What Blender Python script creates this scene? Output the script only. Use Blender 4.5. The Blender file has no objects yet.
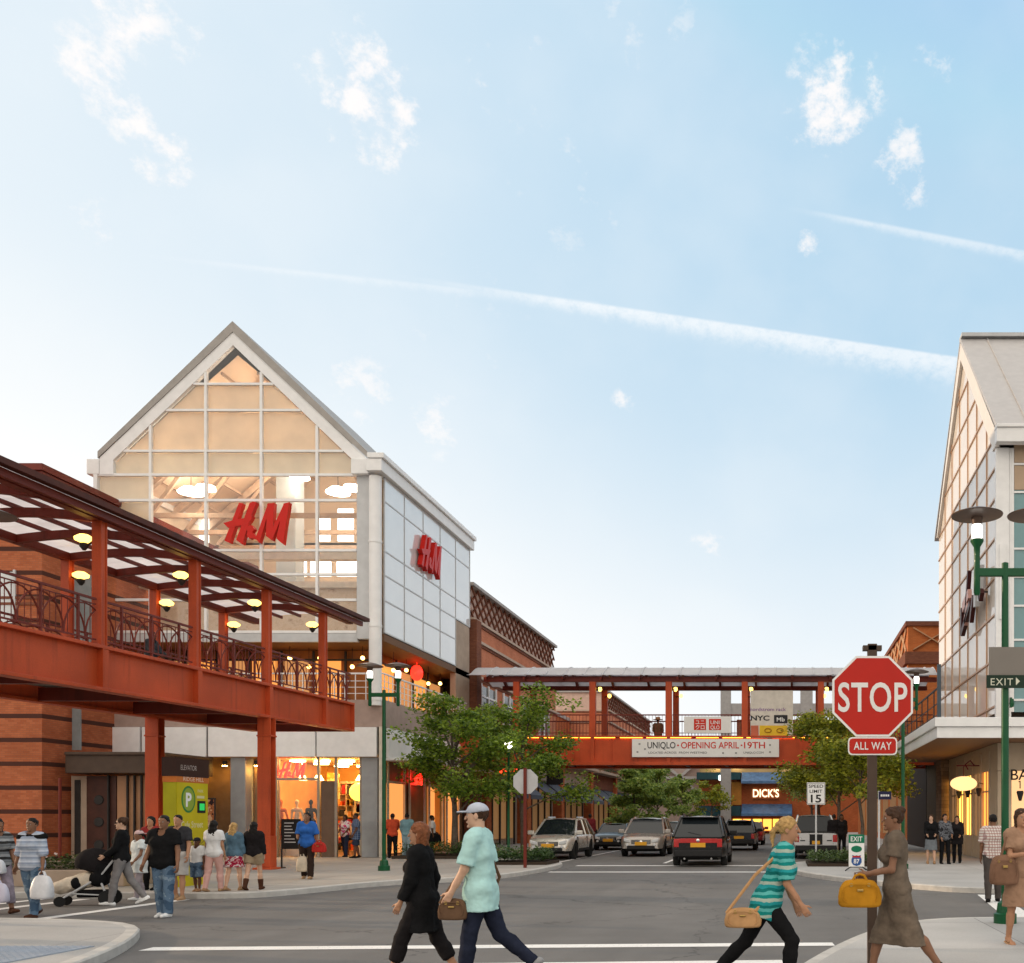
import bpy, math, random
import numpy as np
from mathutils import Vector, Matrix
R = math.radians
random.seed(11)
RNG = np.random.default_rng(5)
scene = bpy.context.scene
COL = scene.collection
F, PX, PY, EYE = 1000.0, 783.0, 818.0, 1.7        # focal length in pixels, vanishing point, eye height
KERB = .13
ESC = .15                     # all lamps, for the long exposure of a dusk street

def at(px, py, Y):
    """point of the world seen at a pixel of the survey photograph, at distance Y"""
    return ((px - PX) * Y / F, Y, EYE + (PY - py) * Y / F)
def xat(px, Y): return (px - PX) * Y / F
def zat(py, Y): return EYE + (PY - py) * Y / F
def ground_y(py, z=0.0): return (EYE - z) * F / (py - PY)

# ------------------------------------------------------------------ materials
MATS = {}
def _new(name):
    m = bpy.data.materials.new(name); m.use_nodes = True
    nt = m.node_tree
    return m, nt, nt.nodes['Principled BSDF'], nt.nodes['Material Output']
def _n(nt, t, **kw):
    n = nt.nodes.new(t)
    for k, v in kw.items(): setattr(n, k, v)
    return n
def _coord(nt): return _n(nt, 'ShaderNodeTexCoord').outputs['Object']
def _noise(nt, scale, detail=4, vec=None, rough=.55):
    n = _n(nt, 'ShaderNodeTexNoise'); n.inputs['Scale'].default_value = scale; n.inputs['Detail'].default_value = detail
    n.inputs['Roughness'].default_value = rough
    nt.links.new(vec if vec is not None else _coord(nt), n.inputs['Vector'])
    return n.outputs['Fac']
def _ramp(nt, fac, stops, interp='LINEAR'):
    r = _n(nt, 'ShaderNodeValToRGB'); cr = r.color_ramp; cr.interpolation = interp
    while len(cr.elements) < len(stops): cr.elements.new(.5)
    for e, (p, c) in zip(cr.elements, stops):
        e.position = p; e.color = (*c[:3], 1) if len(c) < 4 else c
    nt.links.new(fac, r.inputs[0]); return r.outputs['Color']
def _mix(nt, fac, a, b, mode='MIX'):
    m = _n(nt, 'ShaderNodeMix', data_type='RGBA', blend_type=mode)
    for s, v in ((0, fac), (6, a), (7, b)):
        if isinstance(v, (int, float)): m.inputs[s].default_value = v
        elif isinstance(v, tuple): m.inputs[s].default_value = (*v[:3], 1)
        else: nt.links.new(v, m.inputs[s])
    return m.outputs[2]
def _math(nt, op, a, b=None, clamp=False):
    m = _n(nt, 'ShaderNodeMath', operation=op, use_clamp=clamp)
    for s, v in ((0, a), (1, b)):
        if v is None: continue
        if isinstance(v, (int, float)): m.inputs[s].default_value = v
        else: nt.links.new(v, m.inputs[s])
    return m.outputs[0]
def _bump(nt, b, height, strength=.3, dist=.02):
    n = _n(nt, 'ShaderNodeBump'); n.inputs['Strength'].default_value = strength; n.inputs['Distance'].default_value = dist
    nt.links.new(height, n.inputs['Height']); nt.links.new(n.outputs[0], b.inputs['Normal'])
def mat(name, col, rough=.6, metal=0, var=.12, scale=3, bump=0, bscale=40, coat=0, spec=.22):
    """plain paint, cloth or metal with uneven tone and a fine grain"""
    if name in MATS: return MATS[name]
    m, nt, b, o = _new(name)
    if var:
        f = _noise(nt, scale, 6)
        lo = tuple(max(0, c * (1 - var)) for c in col); hi = tuple(min(1, c * (1 + var)) for c in col)
        nt.links.new(_ramp(nt, f, [(.3, lo), (.7, hi)]), b.inputs['Base Color'])
        r = _n(nt, 'ShaderNodeMapRange'); r.inputs['To Min'].default_value = max(.03, rough - .08); r.inputs['To Max'].default_value = min(1, rough + .1)
        nt.links.new(f, r.inputs['Value']); nt.links.new(r.outputs[0], b.inputs['Roughness'])
    else:
        b.inputs['Base Color'].default_value = (*col, 1); b.inputs['Roughness'].default_value = rough
    b.inputs['Metallic'].default_value = metal
    if coat: b.inputs['Coat Weight'].default_value = coat; b.inputs['Coat Roughness'].default_value = .05
    if spec is not None: b.inputs['Specular IOR Level'].default_value = spec
    if bump: _bump(nt, b, _noise(nt, bscale, 5), bump, .01)
    MATS[name] = m; return m
def emit(name, col, strength):
    if name in MATS: return MATS[name]
    m, nt, b, o = _new(name)
    b.inputs['Base Color'].default_value = (*[c * .12 for c in col], 1); b.inputs['Emission Color'].default_value = (*col, 1)
    b.inputs['Emission Strength'].default_value = strength * ESC; b.inputs['Roughness'].default_value = .4
    MATS[name] = m; return m
def glass(name, tint=(1, 1, 1), refl=.12, rough=.02, milk=0, milkcol=(.8, .85, .88)):
    """thin sheet of window glass: mostly see-through, mirror-like at a glance"""
    if name in MATS: return MATS[name]
    m, nt, b, o = _new(name); nt.nodes.remove(b)
    t = _n(nt, 'ShaderNodeBsdfTransparent'); t.inputs[0].default_value = (*tint, 1)
    g = _n(nt, 'ShaderNodeBsdfGlossy'); g.inputs['Roughness'].default_value = rough
    lw = _n(nt, 'ShaderNodeLayerWeight'); lw.inputs[0].default_value = .5
    f = _math(nt, 'ADD', _math(nt, 'MULTIPLY', _math(nt, 'POWER', lw.outputs['Facing'], 4), .75), refl, True)
    mx = _n(nt, 'ShaderNodeMixShader'); nt.links.new(f, mx.inputs[0]); nt.links.new(t.outputs[0], mx.inputs[1]); nt.links.new(g.outputs[0], mx.inputs[2])
    out = mx
    if milk:
        d = _n(nt, 'ShaderNodeBsdfDiffuse'); d.inputs[0].default_value = (*milkcol, 1)
        m2 = _n(nt, 'ShaderNodeMixShader'); m2.inputs[0].default_value = milk
        nt.links.new(mx.outputs[0], m2.inputs[1]); nt.links.new(d.outputs[0], m2.inputs[2]); out = m2
    nt.links.new(out.outputs[0], o.inputs[0]); MATS[name] = m; return m
def brick(name, c1, c2, mortar, bands=None, bw=.22, bh=.075, band_col=(.05, .02, .015)):
    if name in MATS: return MATS[name]
    m, nt, b, o = _new(name)
    s = _n(nt, 'ShaderNodeSeparateXYZ'); nt.links.new(_coord(nt), s.inputs[0])
    h = _math(nt, 'ADD', s.outputs[0], s.outputs[1])
    c = _n(nt, 'ShaderNodeCombineXYZ'); nt.links.new(h, c.inputs[0]); nt.links.new(s.outputs[2], c.inputs[1])
    t = _n(nt, 'ShaderNodeTexBrick'); nt.links.new(c.outputs[0], t.inputs['Vector'])
    t.inputs['Scale'].default_value = 1; t.inputs['Brick Width'].default_value = bw; t.inputs['Row Height'].default_value = bh
    t.inputs['Mortar Size'].default_value = .007; t.inputs['Mortar Smooth'].default_value = .3
    t.inputs['Color1'].default_value = (*c1, 1); t.inputs['Color2'].default_value = (*c2, 1); t.inputs['Mortar'].default_value = (*mortar, 1)
    col = _mix(nt, .5, t.outputs['Color'], _ramp(nt, _noise(nt, .8, 6), [(.3, (.35, .35, .35)), (.7, (.65, .65, .65))]), 'OVERLAY')
    if bands:
        w = _math(nt, 'FRACT', _math(nt, 'DIVIDE', s.outputs[2], bands))
        col = _mix(nt, _math(nt, 'LESS_THAN', w, .19), col, band_col)
    nt.links.new(col, b.inputs['Base Color']); b.inputs['Roughness'].default_value = .85; b.inputs['Specular IOR Level'].default_value = .15
    _bump(nt, b, t.outputs['Fac'], -.4, .01); MATS[name] = m; return m
def paving(name, col, joint, sx, sy, dark=.6, spots=True):
    if name in MATS: return MATS[name]
    m, nt, b, o = _new(name)
    co = _coord(nt)
    t = _n(nt, 'ShaderNodeTexBrick'); nt.links.new(co, t.inputs['Vector']); t.offset = 0.0
    t.inputs['Scale'].default_value = 1; t.inputs['Brick Width'].default_value = sx; t.inputs['Row Height'].default_value = sy
    t.inputs['Mortar Size'].default_value = joint; t.inputs['Mortar Smooth'].default_value = .2
    t.inputs['Color1'].default_value = (*[c * .93 for c in col], 1); t.inputs['Color2'].default_value = (*[c * 1.07 for c in col], 1)
    t.inputs['Mortar'].default_value = (*[c * dark for c in col], 1)
    big = _ramp(nt, _noise(nt, .45, 7), [(.3, (.4, .4, .4)), (.72, (.6, .6, .6))])
    c = _mix(nt, .7, t.outputs['Color'], big, 'OVERLAY')
    fine = _ramp(nt, _noise(nt, 60, 3), [(.3, (.42, .42, .42)), (.7, (.58, .58, .58))])
    c = _mix(nt, .6, c, fine, 'OVERLAY')
    if spots:
        v = _n(nt, 'ShaderNodeTexVoronoi'); v.inputs['Scale'].default_value = 1.1; nt.links.new(co, v.inputs['Vector'])
        sp = _math(nt, 'LESS_THAN', v.outputs['Distance'], .035)
        c = _mix(nt, _math(nt, 'MULTIPLY', sp, .5), c, tuple(x * .3 for x in col))
    nt.links.new(c, b.inputs['Base Color']); b.inputs['Roughness'].default_value = .82; b.inputs['Specular IOR Level'].default_value = .2
    _bump(nt, b, _noise(nt, 90, 3), .25, .006); MATS[name] = m; return m
def asphalt(name):
    m, nt, b, o = _new(name); co = _coord(nt)
    fine = _noise(nt, 70, 3, co, .7); big = _noise(nt, .22, 6, co); mid = _noise(nt, 1.6, 5, co)
    mp = _n(nt, 'ShaderNodeMapping'); mp.inputs['Scale'].default_value = (1.1, .09, 1); nt.links.new(co, mp.inputs[0])
    streak = _noise(nt, 1.0, 4, mp.outputs[0])
    c = _ramp(nt, big, [(.3, (.125, .121, .118)), (.7, (.165, .160, .156))])
    c = _mix(nt, .32, c, _ramp(nt, streak, [(.35, (.38, .38, .38)), (.65, (.6, .6, .6))]), 'OVERLAY')
    c = _mix(nt, .3, c, _ramp(nt, mid, [(.3, (.4, .4, .4)), (.7, (.6, .6, .6))]), 'OVERLAY')
    c = _mix(nt, .8, c, _ramp(nt, fine, [(.25, (.3, .3, .3)), (.75, (.7, .7, .7))]), 'OVERLAY')
    v = _n(nt, 'ShaderNodeTexVoronoi', feature='DISTANCE_TO_EDGE'); v.inputs['Scale'].default_value = .16
    wv = _n(nt, 'ShaderNodeMixRGB'); wv.inputs[0].default_value = .12
    nn = _n(nt, 'ShaderNodeTexNoise'); nn.inputs['Scale'].default_value = 1.3; nn.inputs['Detail'].default_value = 8; nt.links.new(co, nn.inputs['Vector'])
    ad = _n(nt, 'ShaderNodeVectorMath', operation='MULTIPLY_ADD'); ad.inputs[1].default_value = (1.6, 1.6, 0); nt.links.new(nn.outputs['Color'], ad.inputs[0]); nt.links.new(co, ad.inputs[2])
    nt.links.new(ad.outputs[0], v.inputs['Vector'])
    crack = _math(nt, 'LESS_THAN', v.outputs['Distance'], .0035)
    c = _mix(nt, _math(nt, 'MULTIPLY', crack, .35), c, (.02, .02, .02))
    nt.links.new(c, b.inputs['Base Color']); b.inputs['Roughness'].default_value = .8; b.inputs['Specular IOR Level'].default_value = .2
    _bump(nt, b, fine, .5, .006); MATS[name] = m; return m
def steel_paint(name, col, dark):
    """site-painted steel: faded patches, vertical rain streaks, grime"""
    m, nt, b, o = _new(name); co = _coord(nt)
    mp = _n(nt, 'ShaderNodeMapping'); mp.inputs['Scale'].default_value = (5, 5, .35); nt.links.new(co, mp.inputs[0])
    st = _noise(nt, 1.0, 6, mp.outputs[0], .6); big = _noise(nt, .7, 6, co)
    c = _ramp(nt, big, [(.3, tuple(x * .78 for x in col)), (.7, tuple(min(1, x * 1.15 + .006) for x in col))])
    c = _mix(nt, _math(nt, 'MULTIPLY', maprange_(nt, st, .52, .75), .55), c, dark)
    c = _mix(nt, .35, c, _ramp(nt, _noise(nt, 30, 4, co, .7), [(.3, (.36, .36, .36)), (.7, (.62, .62, .62))]), 'OVERLAY')
    nt.links.new(c, b.inputs['Base Color']); b.inputs['Specular IOR Level'].default_value = .25
    r = _n(nt, 'ShaderNodeMapRange'); r.inputs['To Min'].default_value = .32; r.inputs['To Max'].default_value = .62; nt.links.new(big, r.inputs['Value']); nt.links.new(r.outputs[0], b.inputs['Roughness'])
    MATS[name] = m; return m
def maprange_(nt, v, a, b):
    n = _n(nt, 'ShaderNodeMapRange', interpolation_type='SMOOTHSTEP'); nt.links.new(v, n.inputs[0]); n.inputs[1].default_value = a; n.inputs[2].default_value = b; return n.outputs[0]
def mirror_panel(name, col, refl, wob=.004):
    """coated spandrel glass: a pale body under a mirror-like, slightly wavy face"""
    m, nt, b, o = _new(name); co = _coord(nt)
    nt.links.new(_ramp(nt, _noise(nt, .5, 4, co), [(.3, tuple(x * .93 for x in col)), (.7, tuple(min(1, x * 1.04) for x in col))]), b.inputs['Base Color']); b.inputs['Roughness'].default_value = .5
    g = _n(nt, 'ShaderNodeBsdfGlossy'); g.inputs['Roughness'].default_value = .025
    n = _n(nt, 'ShaderNodeBump'); n.inputs['Strength'].default_value = .6; n.inputs['Distance'].default_value = wob
    nt.links.new(_noise(nt, .55, 2, co), n.inputs['Height']); nt.links.new(n.outputs[0], g.inputs['Normal'])
    mx = _n(nt, 'ShaderNodeMixShader'); mx.inputs[0].default_value = refl
    nt.links.new(b.outputs[0], mx.inputs[1]); nt.links.new(g.outputs[0], mx.inputs[2]); nt.links.new(mx.outputs[0], o.inputs[0]); MATS[name] = m; return m
def paint_line(name):
    m, nt, b, o = _new(name)
    w = _math(nt, 'GREATER_THAN', _noise(nt, 22, 6, None, .75), .6)
    f = _mix(nt, _math(nt, 'MULTIPLY', w, .55), (.78, .77, .75), (.2, .2, .2))
    f = _mix(nt, .6, f, _ramp(nt, _noise(nt, 1.5, 5), [(.3, (.36, .36, .36)), (.6, (.6, .6, .6))]), 'OVERLAY')
    nt.links.new(f, b.inputs['Base Color']); b.inputs['Roughness'].default_value = .6; MATS[name] = m; return m
def stripes(name, cols, width, axis=2, jitter=.25, rough=.85):
    """knitted or printed bands across a garment"""
    if name in MATS: return MATS[name]
    m, nt, b, o = _new(name)
    s = _n(nt, 'ShaderNodeSeparateXYZ'); nt.links.new(_coord(nt), s.inputs[0])
    h = _math(nt, 'ADD', s.outputs[axis], _math(nt, 'MULTIPLY', _noise(nt, 5, 3), jitter * width))
    w = _math(nt, 'FRACT', _math(nt, 'DIVIDE', h, width))
    n = len(cols)
    nt.links.new(_ramp(nt, w, [(i / n, c) for i, c in enumerate(cols)], 'CONSTANT'), b.inputs['Base Color'])
    b.inputs['Roughness'].default_value = rough; b.inputs['Specular IOR Level'].default_value = .1; MATS[name] = m; return m
def blotch(name, cols, scale, rough=.85, detail=3):
    if name in MATS: return MATS[name]
    m, nt, b, o = _new(name)
    f = _noise(nt, scale, detail)
    k = len(cols)
    nt.links.new(_ramp(nt, f, [(.32 + .36 * i / k, c) for i, c in enumerate(cols)], 'CONSTANT'), b.inputs['Base Color'])
    b.inputs['Roughness'].default_value = rough; b.inputs['Specular IOR Level'].default_value = .1; MATS[name] = m; return m
def check(name, c1, c2, c3, size):
    if name in MATS: return MATS[name]
    m, nt, b, o = _new(name)
    s = _n(nt, 'ShaderNodeSeparateXYZ'); nt.links.new(_coord(nt), s.inputs[0])
    a = _math(nt, 'LESS_THAN', _math(nt, 'FRACT', _math(nt, 'DIVIDE', s.outputs[2], size)), .35)
    h = _math(nt, 'LESS_THAN', _math(nt, 'FRACT', _math(nt, 'DIVIDE', _math(nt, 'ADD', s.outputs[0], s.outputs[1]), size)), .35)
    c = _mix(nt, a, c1, c2); c = _mix(nt, _math(nt, 'MULTIPLY', h, .7), c, c3)
    nt.links.new(c, b.inputs['Base Color']); b.inputs['Roughness'].default_value = .85; b.inputs['Specular IOR Level'].default_value = .1; MATS[name] = m; return m
def leafy(name, dark, light, trans=.35):
    m, nt, b, o = _new(name)
    g = _n(nt, 'ShaderNodeNewGeometry')
    c = _ramp(nt, g.outputs['Random Per Island'], [(0, dark), (.55, tuple((a + q) / 2 for a, q in zip(dark, light))), (1, light)])
    c = _mix(nt, .6, c, _ramp(nt, _noise(nt, .9, 3), [(.35, (.36, .38, .36)), (.65, (.64, .6, .55))]), 'OVERLAY')
    nt.links.new(c, b.inputs['Base Color']); b.inputs['Roughness'].default_value = .5
    tr = _n(nt, 'ShaderNodeBsdfTranslucent'); nt.links.new(c, tr.inputs[0])
    mx = _n(nt, 'ShaderNodeMixShader'); mx.inputs[0].default_value = trans
    nt.links.new(b.outputs[0], mx.inputs[1]); nt.links.new(tr.outputs[0], mx.inputs[2]); nt.links.new(mx.outputs[0], o.inputs[0])
    MATS[name] = m; return m
def sheet(name, col, trans=.5):
    """backlit blind, canvas or polycarbonate"""
    if name in MATS: return MATS[name]
    m, nt, b, o = _new(name)
    c = _ramp(nt, _noise(nt, 1.2, 5), [(.3, tuple(x * .92 for x in col)), (.7, tuple(min(1, x * 1.06) for x in col))])
    nt.links.new(c, b.inputs['Base Color']); b.inputs['Roughness'].default_value = .6
    tr = _n(nt, 'ShaderNodeBsdfTranslucent'); nt.links.new(c, tr.inputs[0])
    mx = _n(nt, 'ShaderNodeMixShader'); mx.inputs[0].default_value = trans
    nt.links.new(b.outputs[0], mx.inputs[1]); nt.links.new(tr.outputs[0], mx.inputs[2]); nt.links.new(mx.outputs[0], o.inputs[0])
    MATS[name] = m; return m

# ------------------------------------------------------------------ objects
WL = {}
def tag(o, label=None, cat=None, group=None, kind=None):
    if label: o['label'] = label
    if cat: o['category'] = cat
    if group: o['group'] = group
    if kind: o['kind'] = kind
    return o
def empty(name, loc, label, cat, group=None, rz=0):
    o = bpy.data.objects.new(name, None); COL.objects.link(o); o.empty_display_size = .3
    o.location = loc; o.rotation_euler = (0, 0, rz); WL[o] = Vector(loc)
    return tag(o, label, cat, group)
def copy_tree(o, parent=None):
    c = o.copy(); COL.objects.link(c); WL[c] = WL.get(o, Vector()).copy()
    if parent is not None: c.parent = parent
    for ch in list(o.children): copy_tree(ch, c)
    return c

class MB:
    """collects boxes, bars, tubes and sheets; build() links them as ONE mesh object"""
    def __init__(s): s.v = []; s.f = []; s.m = []; s.mi = 0
    def add(s, vs, fs, mi=None):
        n = len(s.v); s.v += [tuple(p) for p in vs]
        s.f += [tuple(i + n for i in f) for f in fs]; s.m += [s.mi if mi is None else mi] * len(fs); return s
    def box(s, x0, y0, z0, x1, y1, z1, mi=None):
        x0, x1 = min(x0, x1), max(x0, x1); y0, y1 = min(y0, y1), max(y0, y1); z0, z1 = min(z0, z1), max(z0, z1)
        return s.add([(x0, y0, z0), (x1, y0, z0), (x1, y1, z0), (x0, y1, z0), (x0, y0, z1), (x1, y0, z1), (x1, y1, z1), (x0, y1, z1)],
                     [(0, 3, 2, 1), (4, 5, 6, 7), (0, 1, 5, 4), (1, 2, 6, 5), (2, 3, 7, 6), (3, 0, 4, 7)], mi)
    def bar(s, a, b, w, h=None, mi=None, up=(0, 0, 1)):
        h = h or w; a = Vector(a); b = Vector(b); d = (b - a).normalized(); u = Vector(up)
        if abs(d.dot(u)) > .99: u = Vector((0, 1, 0))
        x = d.cross(u).normalized() * w / 2; y = x.cross(d).normalized() * h / 2
        return s.add([a - x - y, a + x - y, a + x + y, a - x + y, b - x - y, b + x - y, b + x + y, b - x + y],
                     [(0, 1, 2, 3), (7, 6, 5, 4), (0, 4, 5, 1), (1, 5, 6, 2), (2, 6, 7, 3), (3, 7, 4, 0)], mi)
    def tube(s, pts, r, n=8, mi=None, caps=True):
        pts = [Vector(p) for p in pts]; rs = r if isinstance(r, (list, tuple)) else [r] * len(pts)
        vs = []; ref = None
        for i, p in enumerate(pts):
            d = (pts[min(i + 1, len(pts) - 1)] - pts[max(i - 1, 0)]).normalized()
            if ref is None: ref = Vector((0, 0, 1)) if abs(d.z) < .9 else Vector((1, 0, 0))
            x = d.cross(ref).normalized(); y = x.cross(d).normalized(); ref = y
            for k in range(n):
                t = 2 * math.pi * k / n; vs.append(p + (x * math.cos(t) + y * math.sin(t)) * rs[i])
        fs = [(i * n + k, i * n + (k + 1) % n, (i + 1) * n + (k + 1) % n, (i + 1) * n + k) for i in range(len(pts) - 1) for k in range(n)]
        if caps: fs += [tuple(range(n - 1, -1, -1)), tuple((len(pts) - 1) * n + k for k in range(n))]
        return s.add(vs, fs, mi)
    def lathe(s, prof, c=(0, 0, 0), n=24, mi=None, axis='z'):
        vs = []
        for r, z in prof:
            for k in range(n):
                t = 2 * math.pi * k / n; a, b = r * math.cos(t), r * math.sin(t)
                vs.append((c[0] + a, c[1] + b, c[2] + z) if axis == 'z' else (c[0] + z, c[1] + a, c[2] + b) if axis == 'x' else (c[0] + a, c[1] + z, c[2] + b))
        fs = [(i * n + k, i * n + (k + 1) % n, (i + 1) * n + (k + 1) % n, (i + 1) * n + k) for i in range(len(prof) - 1) for k in range(n)]
        if prof[0][0] > 1e-4: fs.append(tuple(range(n - 1, -1, -1)))
        if prof[-1][0] > 1e-4: fs.append(tuple((len(prof) - 1) * n + k for k in range(n)))
        return s.add(vs, fs, mi)
    def prism(s, poly, a, b, plane='xz', mi=None):
        """polygon extruded between a and b along the axis the plane leaves out"""
        def q(u, v, t): return (u, t, v) if plane == 'xz' else (t, u, v) if plane == 'yz' else (u, v, t)
        n = len(poly)
        return s.add([q(u, v, a) for u, v in poly] + [q(u, v, b) for u, v in poly],
                     [tuple(range(n)), tuple(range(2 * n - 1, n - 1, -1))] + [(i, i + n, (i + 1) % n + n, (i + 1) % n) for i in range(n)], mi)
    def sphere(s, c, r, n=12, mi=None, sz=1):
        k = n // 2
        return s.lathe([(max(1e-5, r * math.sin(math.pi * i / k)), -r * sz * math.cos(math.pi * i / k)) for i in range(k + 1)], c, n, mi)
    def build(s, name, mats, parent=None, origin=None, smooth=False, bevel=0, local=False, angle=35):
        me = bpy.data.meshes.new(name)
        off = Vector((0, 0, 0))
        if parent is not None and not local: off = WL[parent]
        elif origin is not None: off = Vector(origin)
        v = np.array(s.v, dtype=np.float64).reshape(-1, 3) - np.array(off)
        me.from_pydata(v.tolist(), [], s.f)
        for m in (mats if isinstance(mats, (list, tuple)) else [mats]): me.materials.append(m)
        if any(s.m): me.polygons.foreach_set('material_index', s.m)
        me.update()
        import bmesh
        bm = bmesh.new(); bm.from_mesh(me); bmesh.ops.recalc_face_normals(bm, faces=bm.faces); bm.to_mesh(me); bm.free()
        if smooth: me.shade_smooth(); 
        o = bpy.data.objects.new(name, me); COL.objects.link(o)
        if parent is not None: o.parent = parent; WL[o] = off.copy()
        else: o.location = off; WL[o] = off.copy()
        if smooth and angle < 180:
            try: me.set_sharp_from_angle(angle=R(angle))
            except Exception: pass
        if bevel:
            md = o.modifiers.new('Bevel', 'BEVEL'); md.width = bevel; md.segments = 2; md.limit_method = 'ANGLE'; md.angle_limit = R(40)
        return o

def text_geo(txt, size, bold=0, spacing=1.0, width=1.0):
    """flat outline of a word as (verts, faces), centred on 0, cap height = size"""
    cu = bpy.data.curves.new('t', 'FONT'); cu.body = txt; cu.size = 1; cu.align_x = 'CENTER'; cu.offset = bold
    cu.space_character = spacing; cu.resolution_u = 4; cu.fill_mode = 'BOTH'
    ob = bpy.data.objects.new('t', cu); COL.objects.link(ob)
    dg = bpy.context.evaluated_depsgraph_get(); dg.update()
    me = bpy.data.meshes.new_from_object(ob.evaluated_get(dg))
    v = [(p.co.x, p.co.y) for p in me.vertices]; f = [tuple(p.vertices) for p in me.polygons]
    bpy.data.objects.remove(ob); bpy.data.curves.remove(cu); bpy.data.meshes.remove(me)
    if not v: return [], []
    h = .73 if txt.isupper() or txt.isdigit() else .73
    ys = [p[1] for p in v]; xs = [p[0] for p in v]; cx = (min(xs) + max(xs)) / 2
    return [((x - cx) * size / h * width, y * size / h) for x, y in v], f
def add_text(mb, txt, c, size, face='-y', bold=0, spacing=1.0, width=1.0, mi=None, fit=None, depth=0):
    """letters facing -y, +x or -x, base line centre at c"""
    v, f = text_geo(txt, size, bold, spacing, width)
    if not v: return
    if fit:
        w = max(p[0] for p in v) - min(p[0] for p in v)
        v = [(x * fit / w, y) for x, y in v]
    def q(x, y, d):
        if face == '-y': return (c[0] + x, c[1] - d, c[2] + y)
        if face == '+x': return (c[0] + d, c[1] + x, c[2] + y)
        return (c[0] - d, c[1] - x, c[2] + y)
    if not depth: mb.add([q(x, y, 0) for x, y in v], f, mi); return
    n = len(v); edges = {}
    for t in f:
        for a, b in zip(t, t[1:] + t[:1]):
            k = (min(a, b), max(a, b)); edges[k] = edges.get(k, []) + [(a, b)]
    side = [(a, b, b + n, a + n) for k, l in edges.items() if len(l) == 1 for a, b in l]
    mb.add([q(x, y, 0) for x, y in v] + [q(x, y, depth) for x, y in v], [tuple(reversed(t)) for t in f] + [tuple(i + n for i in t) for t in f] + side, mi)
# ------------------------------------------------------------------ people: one skin surface each, grown from a posed skeleton
def _rot(axis, a):
    return np.array(Matrix.Rotation(a, 3, axis))
def rc(a, b, ra, rb, k=.02, cuts=None): return ('c', np.array(a, float), np.array(b, float), ra, rb, k, cuts or [])
def el(c, r, k=.02, cuts=None, M=None): return ('e', np.array(c, float), np.array(r, float), M, 0, k, cuts or [])

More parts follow.
